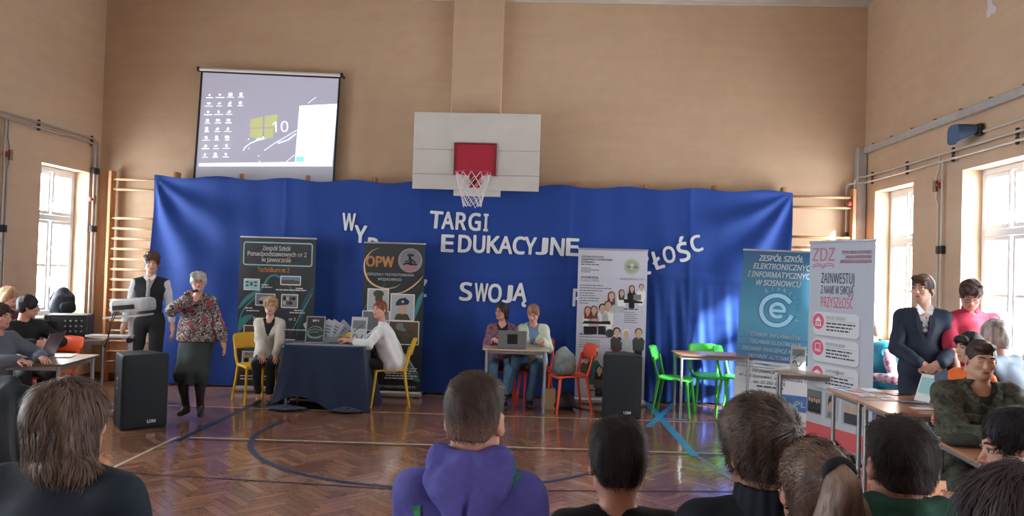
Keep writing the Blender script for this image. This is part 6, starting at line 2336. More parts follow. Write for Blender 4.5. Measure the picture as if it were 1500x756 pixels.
# ---- 14, 15 two more behind her
deg = 60
px_, py_ = atY(26, 520, 7.7).x, 7.75
B = Body(1.66, 'm', sit=True, seat=.46, lean=10, head=(64, 10, 0), hands=[(-.05, -.38, .80), (.16, -.38, .80)], elbows=[(-1, .3, -.5), (1, .3, -.5)])
P14 = person('dark-haired boy behind the girl in grey, beside the amplifier rack', px_, py_, deg, B, SKIN2)
face_parts(B, P14, dk); D, U = B.top(.022, .97, -.08, .007, 25, loose=.01); addD('jacket', D, M_BLK, P14); addD('trousers', B.trousers(), M_BLK, P14)
for D in B.shoes(): addD('shoe', D, M_SHOE, P14)
head_piece(B, 'hair', P14, bk, skull_prims(.015) + [('e', (0, -.13, -.03), (.064, .075, .102), True)], warp=hair_streaks(14))
px_, py_ = atY(2, 520, 7.95).x, 8.0
B = Body(1.72, 'f', sit=True, seat=.5, lean=6, head=(20, 4, 0), hands=[(-.05, -.36, .80), (.16, -.36, .80)], elbows=[(-1, .3, -.5), (1, .3, -.5)])
P15 = person('blonde person at the left edge behind the dark-haired boy, only hair showing', px_, py_, 80, B, SKIN)
face_parts(B, P15, bl); D, U = B.top(.02, .97, -.08, .007, 26, loose=.01); addD('sweater', D, mat('maroon_top', srgb(110, 40, 56), .8), P15); addD('trousers', B.trousers(), M_BLK, P15)
for D in B.shoes(): addD('shoe', D, M_SHOE, P15)
head_piece(B, 'hair', P15, bl, skull_prims(.016) + [('e', (0, .06, -.06), (.068, .05, .07)), ('e', (0, -.13, -.03), (.064, .075, .102), True)], warp=hair_streaks(15))

# ================================================================ AUDIENCE IN FRONT (seen from behind)
def seat_for(top, H):
    return top - .841 * H / 1.75


def short_hair(B, root, m, top=.012, side=.005, low=-.072, seed=1, curls=None, n=3200, length=(.014, .03), width=.0011, crown=(0, .06, .11), lift=.004, fringe=True):
    prims = [('e', (0, .020, .030), (.074 + side, .092 + side, .088 + top)), ('e', (0, .012, .066), (.067 + top * .9, .082 + top * .8, .058 + top)),
             ('e', (0, .050, -.02), (.055 + side, .056 + side, .058)), ('c', (0, .045, -.045), (0, .040, -.085), .041 + side, .036 + side)]
    if fringe:
        prims.append(('e', (0, -.05, .085), (.062, .045, .032)))
    prims += [('e', (0, -.13, -.03), (.062, .078, .102), True), ('e', (-.088, -.015, -.015), (.026, .028, .042), True), ('e', (.088, -.015, -.015), (.026, .028, .042), True),
              ('e', (0, -.02, -.085), (.10, .055, .05), True)]
    o = head_piece(B, 'hair', root, m, prims, voxel=.0045, k=.012, cuts=[((0, .05, low), (0, .15, -1))], warp=hair_streaks(seed, .0012, 180))
    cr = B.Hc + B.Rh @ (np.array(crown) * B.hk); up = B.Rh @ np.array([0, 0, 1.])
    def comb(P, N):
        d = P - cr; r = np.linalg.norm(d, axis=1)[:, None] + 1e-6
        sw = np.cross(d / r, np.broadcast_to(up, d.shape))
        return d / r + .5 * sw * np.exp(-r / .04) - up * .3
    strands('hair_strands', m, root, o, n, seed, length, width, lift, comb, 3, sel=lambda c, nn: ((c - B.Hc) @ up > -.045))
    return o


def fade_mat(name, z0, z1, dark, light):
    m = bpy.data.materials.new(name); m.use_nodes = True; nt = m.node_tree; b_ = nt.nodes['Principled BSDF']; b_.inputs['Roughness'].default_value = .6
    b_.inputs['Specular IOR Level'].default_value = .3
    tc = nt.nodes.new('ShaderNodeTexCoord'); sx = nt.nodes.new('ShaderNodeSeparateXYZ'); nt.links.new(tc.outputs['Object'], sx.inputs[0])
    mr = nt.nodes.new('ShaderNodeMapRange'); mr.inputs['From Min'].default_value = z0; mr.inputs['From Max'].default_value = z1; nt.links.new(sx.outputs['Z'], mr.inputs['Value'])
    n = nt.nodes.new('ShaderNodeTexNoise'); n.inputs['Scale'].default_value = 180; nt.links.new(tc.outputs['Object'], n.inputs[0])
    ma = nt.nodes.new('ShaderNodeMath'); ma.operation = 'MULTIPLY_ADD'; ma.inputs[1].default_value = .35; nt.links.new(n.outputs['Fac'], ma.inputs[0]); nt.links.new(mr.outputs[0], ma.inputs[2])
    rp = nt.nodes.new('ShaderNodeValToRGB'); e = rp.color_ramp.elements; e[0].position = .1; e[0].color = (*light, 1); e[1].position = .95; e[1].color = (*dark, 1)
    nt.links.new(ma.outputs[0], rp.inputs[0]); nt.links.new(rp.outputs[0], b_.inputs['Base Color'])
    return m


def audience(label, px, Y, top, H, deg, head, build=1.0, sex='m', skin=SKIN, lean=6, shw=None, hands=None, voxel=.006):
    B = Body(H, sex, sit=True, seat=seat_for(top, H), lean=lean, head=head, build=build, shw=shw, hands=hands or [(-.12, -.34, top - .62), (.12, -.34, top - .62)], elbows=[(-.35, .3, -1), (.35, .3, -1)], neck=.123,
             feet=[(-.14, -.36, .09), (.14, -.36, .09)])
    x = atY(px, 600, Y).x
    # put the head, not the hips, at the measured place
    off = Matrix.Rotation(R(deg), 3, 'Z') @ Vector((B.Hc[0], B.Hc[1], 0))
    root = person(label, x - off.x, Y - off.y, deg, B, skin, True, voxel)
    return B, root


def garments(B, root, top_m, seed, g=.02, loose=.012, collar=.0, neck=None, wr=.005, bottoms=None):
    D, U = B.top(g, .97, -.10, wr, seed, loose=loose, collar=collar, neck=neck)
    o = addD('sweater', D, top_m, root, .009)
    addD('trousers', B.trousers(.014), bottoms or M_BLK, root, .012)
    for D2 in B.shoes(): addD('shoe', D2, M_SHOE, root, .012)
    return o


def hood(B, root, m, seed=1, big=1.0):
    D = SDF(); N = B.N; up = B.up
    V = lambda x, y, z: N + np.array([x, y, z])
    for sx in (-1, 1):
        D.cap(V(sx * .060, -.045, .012), V(sx * .078, .030, .030), .024, .030, k=.02)
        D.cap(V(sx * .078, .030, .030), V(0, .088, .030), .030, .028, k=.02)
        D.cap(V(sx * .086, .035, .005), V(sx * .060, .110, -.035), .030 * big, .030 * big, k=.02)
        D.cap(V(sx * .084, .075, -.015), V(sx * .008, .165, -.120), .028 * big, .020, k=.012)
        D.cap(V(sx * .05, .10, -.01), V(sx * .01, .150, -.08), .034, .032, k=.02)
    D.ell(V(0, .10, -.02), (.07, .034, .05), k=.02)
    D.warp = wrinkle(.0035, 34, seed)
    D.cap(V(0, .0, -.03), V(0, -.01, .2), .052, .062, k=.012, sub=True)
    D.cap(V(0, .125, .05), V(0, .196, -.14), .009, .006, k=.012, sub=True)
    return addD('hood', D, m, root, .006)


# o: wavy brown hair, navy sweater
B, P = audience('person with wavy brown chin-length hair and a navy sweater at the lower left', 106, 2.12, 1.325, 1.72, 176, (-22, 0, 2), 1.15, 'f', SKIN, shw=.17)
garments(B, P, mat('dark_navy_sweater', srgb(30, 40, 54), .85, bump=.15, bscale=140), 31, .024, .02)
wm = hair_mat('wavy_brown', srgb(82, 62, 56), srgb(130, 104, 92), .45)
pr = skull_prims(.022) + [('e', (0, .055, -.055), (.090, .070, .085)), ('e', (-.055, .02, -.06), (.048, .055, .085)), ('e', (.055, .02, -.06), (.048, .055, .085)), ('e', (0, .045, -.115), (.118, .075, .055)), ('e', (-.09, .03, -.13), (.045, .05, .04)), ('e', (.08, .03, -.12), (.045, .05, .04)), ('e', (0, -.13, -.06), (.064, .075, .12), True)]
ho = head_piece(B, 'hair', P, wm, pr, voxel=.005, k=.02, warp=hair_streaks(21, .004, 110))
ctr = B.Hc + np.array([0, .0, .12])
def down_comb(P_, N_):
    d = P_ - (B.Hc + B.Rh @ np.array([0, .02, .11])); d /= np.linalg.norm(d, axis=1)[:, None] + 1e-6
    w = np.sin(P_[:, 2] * 55 + P_[:, 0] * 30)[:, None] * np.array([[.5, 0, 0]])
    return d * .6 + np.array([0, 0, -1.0]) + w
strands('hair_strands', wm, P, ho, 5600, 5, (.035, .075), .0016, .006, down_comb, 5)
b = MB(); b.tube([Vector(B.N) + Vector((.07 * math.cos(a), .07 * math.sin(a), .018)) for a in [2 * PI * i / 20 for i in range(20)]], .008, 6, closed=True); b.build('shirt_collar', mat('white_cloth', (0, 0, 0)), P)

# p: purple hoodie
B, P = audience('short-haired boy in a purple hoodie with green prints, seated in the front centre', 697, 2.02, 1.395, 1.70, 180, (-14, 2, 0), .96, 'm', SKIN2, shw=.135)
purple = mat('purple_fleece', srgb(88, 84, 168), .85, noise=.06, nscale=60, bump=.15, bscale=160)
so = garments(B, P, purple, 32, .024, .016)
hd = hood(B, P, purple, 2, 1.12)
fm = fade_mat('fade_hair', B.Hc[2] - .06, B.Hc[2] + .06, srgb(64, 48, 46), srgb(150, 112, 98))
short_hair(B, P, fm, .010, .004, seed=41, n=2600, length=(.008, .016), lift=.002, low=-.052)
face_parts(B, P, dk)

from mathutils.bvhtree import BVHTree


def decal(root, targets, pts_list, w, m, name):
    """strokes of flat print laid on the cloth surface, found by casting onto it"""
    bpy.context.view_layer.update()
    inv = root.matrix_world.inverted()
    trees = [BVHTree.FromPolygons([root.matrix_world @ v.co for v in o.data.vertices], [tuple(p.vertices) for p in o.data.polygons]) for o in targets]
    b = MB()
    for pts, ww in pts_list:
        hit = []
        for (px, py) in pts:
            d = ray(px, py).normalized(); best = None
            for t in trees:
                h = t.ray_cast(CAM_LOC, d)
                if h[0] is not None and (best is None or h[3] < best[3]):
                    best = h
            if best:
                hit.append((best[0], best[1]))
        if len(hit) < 2:
            continue
        vs = []
        for i, (p, n) in enumerate(hit):
            t = (hit[min(i + 1, len(hit) - 1)][0] - hit[max(i - 1, 0)][0]).normalized(); s_ = n.cross(t).normalized()
            if n.dot(CAM_LOC - p) < 0: n = -n
            vs += [inv @ (p + s_ * ww / 2 + n * .0025), inv @ (p - s_ * ww / 2 + n * .0025)]
        b.add(vs, [(2 * i, 2 * i + 1, 2 * i + 3, 2 * i + 2) for i in range(len(hit) - 1)])
    if b.v:
        b.build(name, m, root)


pgm = mat('green_print', srgb(36, 150, 90), .6)
tree_ = [([(753, 716), (754, 708), (756, 700), (757, 690), (757, 682)], .004)]
for q in range(9):
    y_ = 707 - q * 3; tree_.append(([(755, y_), (755 + (7 if q % 2 else -5) * (1 - q * .04), y_ - 6)], .0025))
    tree_.append(([(756, y_ - 2), (756 + (-4 if q % 2 else 8), y_ - 9)], .002))
decal(P, [so, hd], tree_, 0, pgm, 'tree_print')
decal(P, [so, hd], [([(610 + i * .4, 741 + i * 2.5) for i in range(7)], .02)], 0, pgm, 'green_print')

# q: boy in black shirt
B, P = audience('boy with a short dark haircut and black T-shirt, right of the purple hoodie', 906, 2.12, 1.265, 1.58, 181, (2, 4, 0), .9, 'm', SKIN2, shw=.15)
garments(B, P, mat('black_tee', srgb(22, 24, 28), .85), 33, .016, .01)
fm = fade_mat('fade_hair', B.Hc[2] - .09, B.Hc[2] - .0, srgb(42, 32, 34), srgb(110, 80, 74))
short_hair(B, P, fm, .014, .010, seed=42, n=3600, length=(.014, .026), lift=.003, low=-.062); face_parts(B, P, dk)

# r: boy with cowlick, navy collar
B, P = audience('boy with brown hair and a cowlick in a navy high-collared jacket', 1112, 2.0, 1.345, 1.72, 178, (24, 2, 3), 1.0, 'm', SKIN2)
m_ = mat('navy_jacket', srgb(26, 34, 48), .8)
garments(B, P, m_, 34, .022, .014)
cl = SDF(); 
for a in range(0, 360, 24):
    cl.cap(B.N + np.array([.070 * math.cos(R(a)), .070 * math.sin(R(a)) + .005, -.03]), B.N + np.array([.066 * math.cos(R(a)), .066 * math.sin(R(a)) + .008, .035]), .016, .013, k=.015)
addD('collar', cl, m_, P, .006)
bh = hair_mat('ash_brown', srgb(58, 46, 44), srgb(112, 94, 88), .5)
short_hair(B, P, bh, .026, .012, seed=43, n=4600, length=(.025, .045), width=.0013, lift=.009, crown=(-.035, .095, .065), low=-.066); face_parts(B, P, dk)

# s: girl with ponytail
B, P = audience('girl with long light-brown hair in a ponytail, from behind at the lower right', 1192, 1.80, 1.305, 1.66, 180, (7, 0, 2), .95, 'f', SKIN2)
garments(B, P, mat('dark_hoodie', srgb(32, 36, 44), .85), 35, .018, .012)
ph = hair_mat('ponytail_brown', srgb(96, 76, 70), srgb(156, 130, 116), .4)
pr = skull_prims(.012) + [('e', (0, .045, -.03), (.07, .06, .07)), ('e', (0, -.13, -.03), (.062, .078, .102), True), ('e', (-.086, -.01, -.02), (.022, .026, .038), True), ('e', (.086, -.01, -.02), (.022, .026, .038), True)]
ho = head_piece(B, 'hair', P, ph, pr, voxel=.005, warp=hair_streaks(22, .0014, 200), cuts=[((0, .05, -.085), (0, .2, -1))])
tie = B.Hc + B.Rh @ np.array([0, .118, .066])
def tie_comb(P_, N_):
    d = tie - P_; return d / (np.linalg.norm(d, axis=1)[:, None] + 1e-6)
strands('hair_strands', ph, P, ho, 3400, 6, (.03, .06), .0012, .003, tie_comb, 3)
tl = SDF(); bk_ = B.Rh @ np.array([0, 1, 0.])
tl.cap(tie, tie + bk_ * .022 + np.array([0, 0, -.02]), .022, .028, k=.02)
for sx in (-1, 0, 1):
    tl.cap(tie + bk_ * .024 + np.array([sx * .006, 0, -.02]), tie + bk_ * .030 + np.array([sx * .046, 0, -.17]), .026, .038, k=.02)
    tl.cap(tie + bk_ * .030 + np.array([sx * .046, 0, -.17]), tie + bk_ * .03 + np.array([sx * .03, 0, -.42]), .038, .025, k=.02); tl.warp = hair_streaks(23, .004, 170)
to = addD('ponytail', tl, ph, P, .005)
strands('ponytail_strands', ph, P, to, 3000, 7, (.05, .10), .0013, .0015, lambda p_, n_: np.tile(np.array([0, 0.0, -1.6]), (len(p_), 1)), 4, sel=lambda c, nn: (nn[:, 2] < .25) & (c[:, 2] < tie[2] - .05))
b = MB(); q_ = Vector(bk_).to_track_quat('Z', 'Y').to_matrix(); b.lathe([(.026, -.008), (.036, -.006), (.038, .004), (.034, .012), (.024, .012)], 18, c=Vector(tie) + Vector(bk_) * .006, M=q_); b.build('hair_tie', M_BLK, P)
face_parts(B, P, ph)

# t: boy with green hood
B, P = audience('boy with cropped dark hair in a dark green hooded top', 1319, 2.0, 1.32, 1.70, 176, (4, 3, -2), .95, 'm', SKIN2)
gr = mat('green_fleece', srgb(28, 74, 62), .85, noise=.08, nscale=50)
garments(B, P, gr, 36, .022, .014); hood(B, P, gr, 4, 1.0)
fm = fade_mat('fade_hair', B.Hc[2] - .08, B.Hc[2] + .03, srgb(50, 42, 44), srgb(98, 80, 76))
short_hair(B, P, fm, .012, .007, seed=44, n=3400, length=(.012, .022), lift=.003, crown=(.03, .06, .11), low=-.060); face_parts(B, P, dk)

# u: profile boy
hx = atY(1436, 715, 2.55)
B, P = audience('dark-haired boy in profile at the right edge, holding a phone', 1487, 2.5, 1.268, 1.66, 185, (74, 6, 0), 1.0, 'm', SKIN2, hands=[(-.10, -.46, .84), (.06, -.34, .66)])
BU, PU = B, P
garments(B, P, mat('grey_tweed', srgb(66, 70, 76), .85, noise=.15, nscale=60), 37, .022, .014)
short_hair(B, P, bk, .020, .010, seed=45, n=3600, fringe=False, length=(.014, .026), lift=.004, low=-.06); face_parts(B, P, bk)
# v: long dark hair, very near
B, P = audience('person with long dark brown hair at the bottom right corner, nearest the camera', 1488, 1.50, 1.335, 1.66, 184, (10, 2, 0), .95, 'f', SKIN2)
garments(B, P, mat('charcoal_top', srgb(40, 40, 46), .85), 38, .018, .012)
lh = hair_mat('long_dark_brown', srgb(42, 32, 36), srgb(78, 62, 64), .45)
pr = skull_prims(.016) + [('e', (0, .05, -.06), (.088, .07, .10)), ('e', (0, .065, -.18), (.10, .05, .14)), ('e', (-.07, .02, -.1), (.03, .05, .12)), ('e', (.07, .02, -.1), (.03, .05, .12)), ('e', (0, -.13, -.06), (.064, .075, .13), True)]
ho = head_piece(B, 'hair', P, lh, pr, voxel=.005, k=.02, warp=hair_streaks(24, .0025, 170))
def dcomb(P_, N_):
    d = P_ - (B.Hc + B.Rh @ np.array([0, .03, .12])); d /= np.linalg.norm(d, axis=1)[:, None] + 1e-6
    return d * .5 + np.array([0, 0, -1.0])
strands('hair_strands', lh, P, ho, 4200, 8, (.08, .16), .0015, .004, dcomb, 4); face_parts(B, P, dk)

# ================================================================ SMALL THINGS
def cut_rot(deg):
    return Matrix.Rotation(R(deg), 3, 'Z')


# projector trolley
sx0, sy0 = atZ(190, 603).x, 8.28
t = thing('projector_trolley', 'white metal trolley on a base with tray carrying the projector', 'trolley', (sx0, sy0, 0), R(8))
M_WMET = mat('white_metal', srgb(205, 208, 214), .35)
b = MB(); b.bar((-.02, 0, .02), (-.02, 0, 1.05), .045, .035, bev=.006); b.build('pole', M_WMET, t)
for s_ in (-1, 1):
    b = MB(); b.bar((-.02, s_ * .02, .03), (-.25, s_ * .22, .03), .035, .025, bev=.005); b.build('base_leg', M_WMET, t)
b = MB(); b.bar((-.02, 0, .03), (.12, 0, .03), .035, .025, bev=.005); b.build('base_leg', M_WMET, t)
b = MB(); b.slab(rrect(.44, .34, .04, 4), 1.055, 1.072); b.build('tray', M_WMET, t, (.06, 0, 0), (0, R(-6), 0))
b = MB(); b.slab(rrect(.46, .20, .03, 4), .825, .843); b.build('lower_shelf', M_WMET, t, (-.24, 0, 0))
b = MB(); b.tube([(-.02, -.05, .79), (-.02, .05, .79)], .03, 12); b.build('clamp_knob', M_BLACKP, t)
pz = atY(183, 448, 8.28).z
t2 = thing('projector', 'white data projector on the trolley tray', 'projector', (sx0 + .0, sy0, 1.11), R(8), rot=(0, R(-6), R(8)))
b = MB()
o1 = rrect(.36, .27, .05, 5)
rings = [([(x * .94, y * .94) for x, y in o1], 0), (o1, .02), (o1, .085), ([(x * .96, y * .96) for x, y in o1], .105), ([(x * .8, y * .8) for x, y in o1], .118)]
n = len(o1); vs = [(x, y, z) for r_, z in rings for x, y in r_]
b.add(vs, [(i * n + j, i * n + (j + 1) % n, (i + 1) * n + (j + 1) % n, (i + 1) * n + j) for i in range(4) for j in range(n)], False); b.add(vs[-n:], [tuple(range(n))]); b.add(vs[:n], [tuple(range(n))[::-1]])
b.build('housing', mat('projector_white', srgb(200, 204, 210), .35), t2)
b = MB(); b.box((-.04, -.137, .045), (.20, .006, .04), bev=.002); b.build('port_panel', M_BLACKP, t2)
b = MB(); b.lathe([(.03, 0), (.038, .0), (.038, .03), (.03, .03), (.022, .02), (.001, .018)], 16, c=(.08, .135, .055), M=Matrix.Rotation(-PI / 2, 3, 'X')); b.build('lens', M_BLACKP, t2)
for (dx, k_) in ((-.10, 0), (-.05, 1)):
    a = Vector((sx0 - .09 + k_ * .03, sy0 - .16, 1.12))
    b = MB(); b.tube([a + Vector((0, .02, 0)), a + Vector((-.03, -.03, -.02)), a + Vector((-.06 - .02 * k_, -.03, -.15)), a + Vector((-.09 - .03 * k_, -.02, -.32)), a + Vector((-.14 - .02 * k_, 0, -.40)), a + Vector((-.17, .03, -.36)), a + Vector((-.14, .05, -.31))], .005, 6)
    o = b.build('cable', M_BLACKP); tag(o, ('outer' if k_ == 0 else 'inner') + ' black cable hanging in a loop from the projector', 'cable')
b = MB(); b.tube([(sx0 - .9, 8.7, .01), (sx0 - .6, 8.5, .008), (sx0 - .35, 8.2, .008), (sx0 - .1, 8.0, .008), (sx0 + .3, 7.9, .008)], .006, 6); o = b.build('cable', M_BLACKP); tag(o, 'black cable lying on the floor around the trolley base', 'cable')
b = MB(); b.tube([(.55, 9.75, .01), (.45, 9.6, .008), (.6, 9.4, .008), (.75, 9.32, .008), (.95, 9.40, .008)], .006, 6); o = b.build('cable', M_BLACKP); tag(o, 'thin black cable on the floor behind the right loudspeaker', 'cable')

t2.scale = (1.15, 1.15, 1.25)
# laptops
def laptop(loc, deg, w, d, ang, body, lidm, label, sq=False, scrm=None):
    t = thing('laptop', label, 'laptop', loc, R(deg))
    b = MB(); b.box((0, 0, .009), (w, d, .018), bev=.006); b.build('base', body, t)
    b = MB(); b.box((0, -.02, .0187), (w * .88, d * .5, .002)); b.build('keyboard', M_BLACKP, t)
    b = MB(); M3 = Matrix.Rotation(R(ang - 90), 3, 'X')
    hinge = Vector((0, d / 2 - .005, .018))
    b.box(hinge + M3 @ Vector((0, 0, d * .47)), (w, .008, d * .94), M3, bev=.003)
    l = b.build('lid', lidm, t)
    b = MB(); b.box(hinge + M3 @ Vector((0, -.0046, d * .48)), (w * .93, .001, d * .83), M3); b.build('screen', scrm or mat('screen_dark', srgb(50, 60, 70), .15), l)
    if sq:
        b = MB(); b.box(hinge + M3 @ Vector((0, .0046, d * .47)), (w * .36, .001, d * .55), M3); b.build('sticker', M_BLACKP, l)
    return t


lx = atY(750, 500, 9.12).x
# opens towards the two women, its back to the camera
laptop((lx, 9.17, .757), 183, .34, .22, 78, mat('laptop_silver', srgb(120, 128, 132), .4, .3), mat('laptop_lid', srgb(128, 136, 138), .4, .3), 'grey laptop with a black square on its lid, standing on the small light desk', True)
l0 = atZ(44, 524, .757)
laptop((l0.x + .02, l0.y, .757), -78, .36, .25, 66, M_BLACKP, mat('laptop_maroon', srgb(78, 60, 66), .4), 'dark laptop open in front of the girl in grey', False)

# sheets and leaflets (flat, each its own)
PM = {}
def sheet(px, py, z, w, d, deg, c, label, group=None, art=None):
    p = atZ(px, py, z); key = c
    m = mat('paper_%d_%d_%d' % c, srgb(*c), .35)
    b = MB(); b.box((0, 0, .0015), (w, d, .003)); o = b.build('leaflet', m, None, (p.x, p.y, z + .0005), (0, 0, R(deg)))
    if art:
        b = MB(); b.box((0, d * .22, .0034), (w * .8, d * .35, .0006)); b.build('cover_picture', mat('paper_%d_%d_%d' % art, srgb(*art), .4), o)
        b = MB()
        for q in range(3):
            b.box((-.02 * q * w, -d * .1 - q * d * .12, .0034), (w * (.7 - .1 * q), d * .04, .0006))
        b.build('small_print', pDG, o)
    tag(o, label, 'leaflet', group); return o


zt = .756
sheet(92, 521, zt, .2, .28, 20, (225, 228, 235), 'white sheet of paper at the right of the left laptop desk')
sheet(45, 530, zt, .2, .28, -10, (215, 220, 235), 'white sheet of paper at the near edge of the left laptop desk')
sheet(778, 506, zt + .001, .2, .14, 10, (225, 225, 228), 'white papers beside the grey laptop, left sheet')
sheet(793, 507, zt + .001, .16, .12, -8, (205, 210, 215), 'pale papers beside the grey laptop, right sheet')
sheet(1119, 534, zt + .006, .1, .2, 20, (70, 80, 96), 'dark blue leaflet at the left on the pale desk', art=(120, 150, 180))
sheet(1131, 536, zt + .006, .1, .2, 35, (120, 135, 155), 'blue-grey leaflet overlapping the dark one on the pale desk')
GL = 'leaflets on the butted desks'
sheet(1238, 571, zt - .004, .14, .3, 8, (225, 232, 240), 'white leaflet nearest the corner of the farther butted desk', GL, (110, 150, 190))
sheet(1262, 577, zt - .004, .14, .3, 4, (232, 232, 235), 'second white leaflet along the farther butted desk', GL, (200, 120, 130))
sheet(1276, 572, zt - .004, .14, .22, -6, (210, 216, 222), 'pale grey leaflet at the back of the farther butted desk', GL)
sheet(1300, 584, zt - .004, .13, .22, 0, (236, 236, 236), 'white leaflet in the middle of the nearer butted desk', GL, (90, 120, 160))
sheet(1316, 578, zt - .004, .16, .12, 12, (50, 50, 60), 'dark folder lying on the nearer butted desk', GL)
sheet(1338, 590, zt - .004, .2, .1, -10, (60, 90, 130), 'blue leaflet under the standing card on the nearer butted desk', GL, (200, 210, 220))
sheet(1352, 599, zt - .004, .16, .10, 5, (228, 230, 232), 'white leaflet at the front edge of the nearer butted desk', GL)
sheet(1383, 637, zt - .004, .2, .15, 10, (190, 196, 200), 'grey magazine on the desk in front of the man in camouflage', 'magazines', (90, 90, 90))
sheet(1392, 641, zt, .21, .15, -12, (215, 218, 222), 'white magazine on top of the grey one in front of the man in camouflage', 'magazines', (70, 70, 74))
sheet(470, 502, zt, .2, .14, 4, (190, 195, 205), 'pale leaflet lying at the front of the navy table', art=(60, 70, 100))
sheet(500, 502, zt, .14, .1, -12, (150, 156, 170), 'grey leaflet lying right of the framed card on the navy table')

def stand_card(px0, px1, py_top, py_bot, Y, label, m, deg=0, lean=12, art=None, z=None):
    a, c = atY(px0, py_bot, Y), atY(px1, py_bot, Y); top = atY((px0 + px1) / 2, py_top, Y)
    w = (c - a).length; zb = z if z is not None else a.z; h_ = top.z - zb
    t = thing('display_card', label, 'sign', ((a.x + c.x) / 2, Y, zb), R(deg))
    Rl = Matrix.Rotation(R(-lean), 3, 'X')
    b = MB(); b.box(Rl @ Vector((0, 0, h_ / 2)), (w, .006, h_), Rl); cd = b.build('card', m, t)
    b = MB(); b.bar((0, h_ * .42 * math.tan(R(lean)) * 1 + .10, .004), Rl @ Vector((0, .004, h_ * .7)), .04, .003); b.build('easel_back', M_BLACKP, t)
    if art:
        art(t, Rl, w, h_)
    return t


def art1(t, Rl, w, h_):
    b = MB()
    for s_ in (-1, 1):
        b.box(Rl @ Vector((s_ * w * .48, -.005, h_ / 2)), (w * .05, .006, h_), Rl)
    b.box(Rl @ Vector((0, -.005, h_ * .98)), (w, .006, h_ * .04), Rl); b.box(Rl @ Vector((0, -.005, h_ * .02)), (w, .006, h_ * .04), Rl)
    b.build('frame', mat('frame_silver', srgb(170, 176, 180), .35, .5), t)
    b = MB(); me = text_mesh('EXP 2', h_ * .11, .0, bold=h_ * .006)
    mesh_into(b, me, Matrix.Translation(Rl @ Vector((0, -.0045, h_ * .84))) @ Rl.to_4x4() @ Matrix.Rotation(PI / 2, 4, 'X')); b.build('lettering', pW, t)
    b = MB()
    for q in range(3):
        b.tube([Rl @ Vector((w * .4 * math.cos(a), -.004, h_ * (.42 - .06 * q) + h_ * (.2 - .04 * q) * math.sin(a))) for a in [R(10 + i * 16 + 25 * q) for i in range(20)]], .003, 4, cap=False)
    b.build('ring_print', pLT, t)


stand_card(447, 474, 463, 498, 8.95, 'framed dark card reading EXP 2 standing on the navy table', mat('card_dark', srgb(60, 62, 60), .4), 4, art=art1, z=.757)
def art2(t, Rl, w, h_):
    b = MB(); b.box(Rl @ Vector((0, -.004, h_ * .72)), (w * .8, .002, h_ * .3), Rl); b.build('cover_picture', PR('grey_sky', srgb(110, 116, 124)), t)
    b = MB(); b.tube([Rl @ Vector((w * (-.35 + .08 * i), -.005, h_ * (.25 + .12 * math.sin(i * .9)))) for i in range(9)], .005, 4); b.tube([Rl @ Vector((w * (-.3 + .08 * i), -.005, h_ * (.45 + .05 * i * .8))) for i in range(8)], .004, 4); b.build('drawing', pDG, t)
stand_card(512, 536, 464, 495, 9.0, 'pale brochure with a grey drawing standing at the right of the navy table', pLG, -4, art=art2, z=.757)
# fan of leaflets in a holder
fan = [(458, 478, -28, (190, 205, 220)), (468, 474, -14, (120, 160, 185)), (480, 471, 12, (215, 222, 232)), (490, 474, 30, (205, 214, 226)), (500, 478, 44, (170, 180, 196)), (484, 478, 20, (225, 228, 235))]
for i, (px, py, a_, c) in enumerate(fan):
    p = atY(px, py, 9.12 + i * .012)
    m = mat('paper_%d_%d_%d' % c, srgb(*c), .4)
    b = MB(); M3 = Matrix.Rotation(R(a_), 3, 'Y'); b.box((0, 0, .0), (.15, .003, .23), M3)
    o = b.build('leaflet', m, None, (p.x, p.y, .757 + .145)); 
    b = MB(); 
    for q in range(3):
        b.box(M3 @ Vector((-.01, -.0022, .05 - .035 * q)), (.10, .001, .014), M3)
    b.build('small_print', PR('pale_blue2', srgb(110, 140, 180)), o)
    tag(o, ('far left leaflet of the fan, pale blue', 'blue-green leaflet second in the fan', 'white leaflet upright in the middle of the fan', 'white leaflet tilting right in the fan', 'greyish leaflet at the far right of the fan', 'brightest white leaflet at the back of the fan')[i] + ' on the navy table', 'leaflet', 'fan of leaflets')
t = thing('leaflet_rack', 'clear leaflet holder in the middle of the navy table', 'leaflet holder', (atY(482, 490, 9.15).x, 9.15, .757))
b = MB(); b.box((0, .06, .06), (.30, .004, .12)); b.box((0, -.05, .03), (.30, .004, .06)); b.box((0, .0, .003), (.30, .12, .006)); b.box((-.15, 0, .04), (.004, .12, .08)); b.box((.15, 0, .04), (.004, .12, .08))
b.build('tray', mat('smoky_plastic', srgb(170, 180, 190), .2), t)
# standing cards on the right
stand_card(1157, 1179, 507, 543, 7.9, 'tall leaflet card standing on the pale desk by the blue banner', pLG, -30, art=art2, z=.762)
t = thing('display_card', 'white standing card seen edge-on on the nearer butted desk', 'sign', (atZ(1350, 588, .753).x, atZ(1350, 588, .753).y, .753), R(-72))
b = MB(); Rl = Matrix.Rotation(R(-20), 3, 'X'); b.box(Rl @ Vector((0, 0, .11)), (.15, .004, .22), Rl); b.build('card', pW, t)
b = MB(); b.box(Rl @ Vector((0, -.004, .13)), (.12, .003, .13), Rl); b.build('cover_picture', pLT, t)
b = MB(); Rl2 = Matrix.Rotation(R(20), 3, 'X'); b.box(Vector((0, .155, 0)) + Rl2 @ Vector((0, 0, .11)), (.15, .004, .22), Rl2); b.build('back_flap', pLT, t)
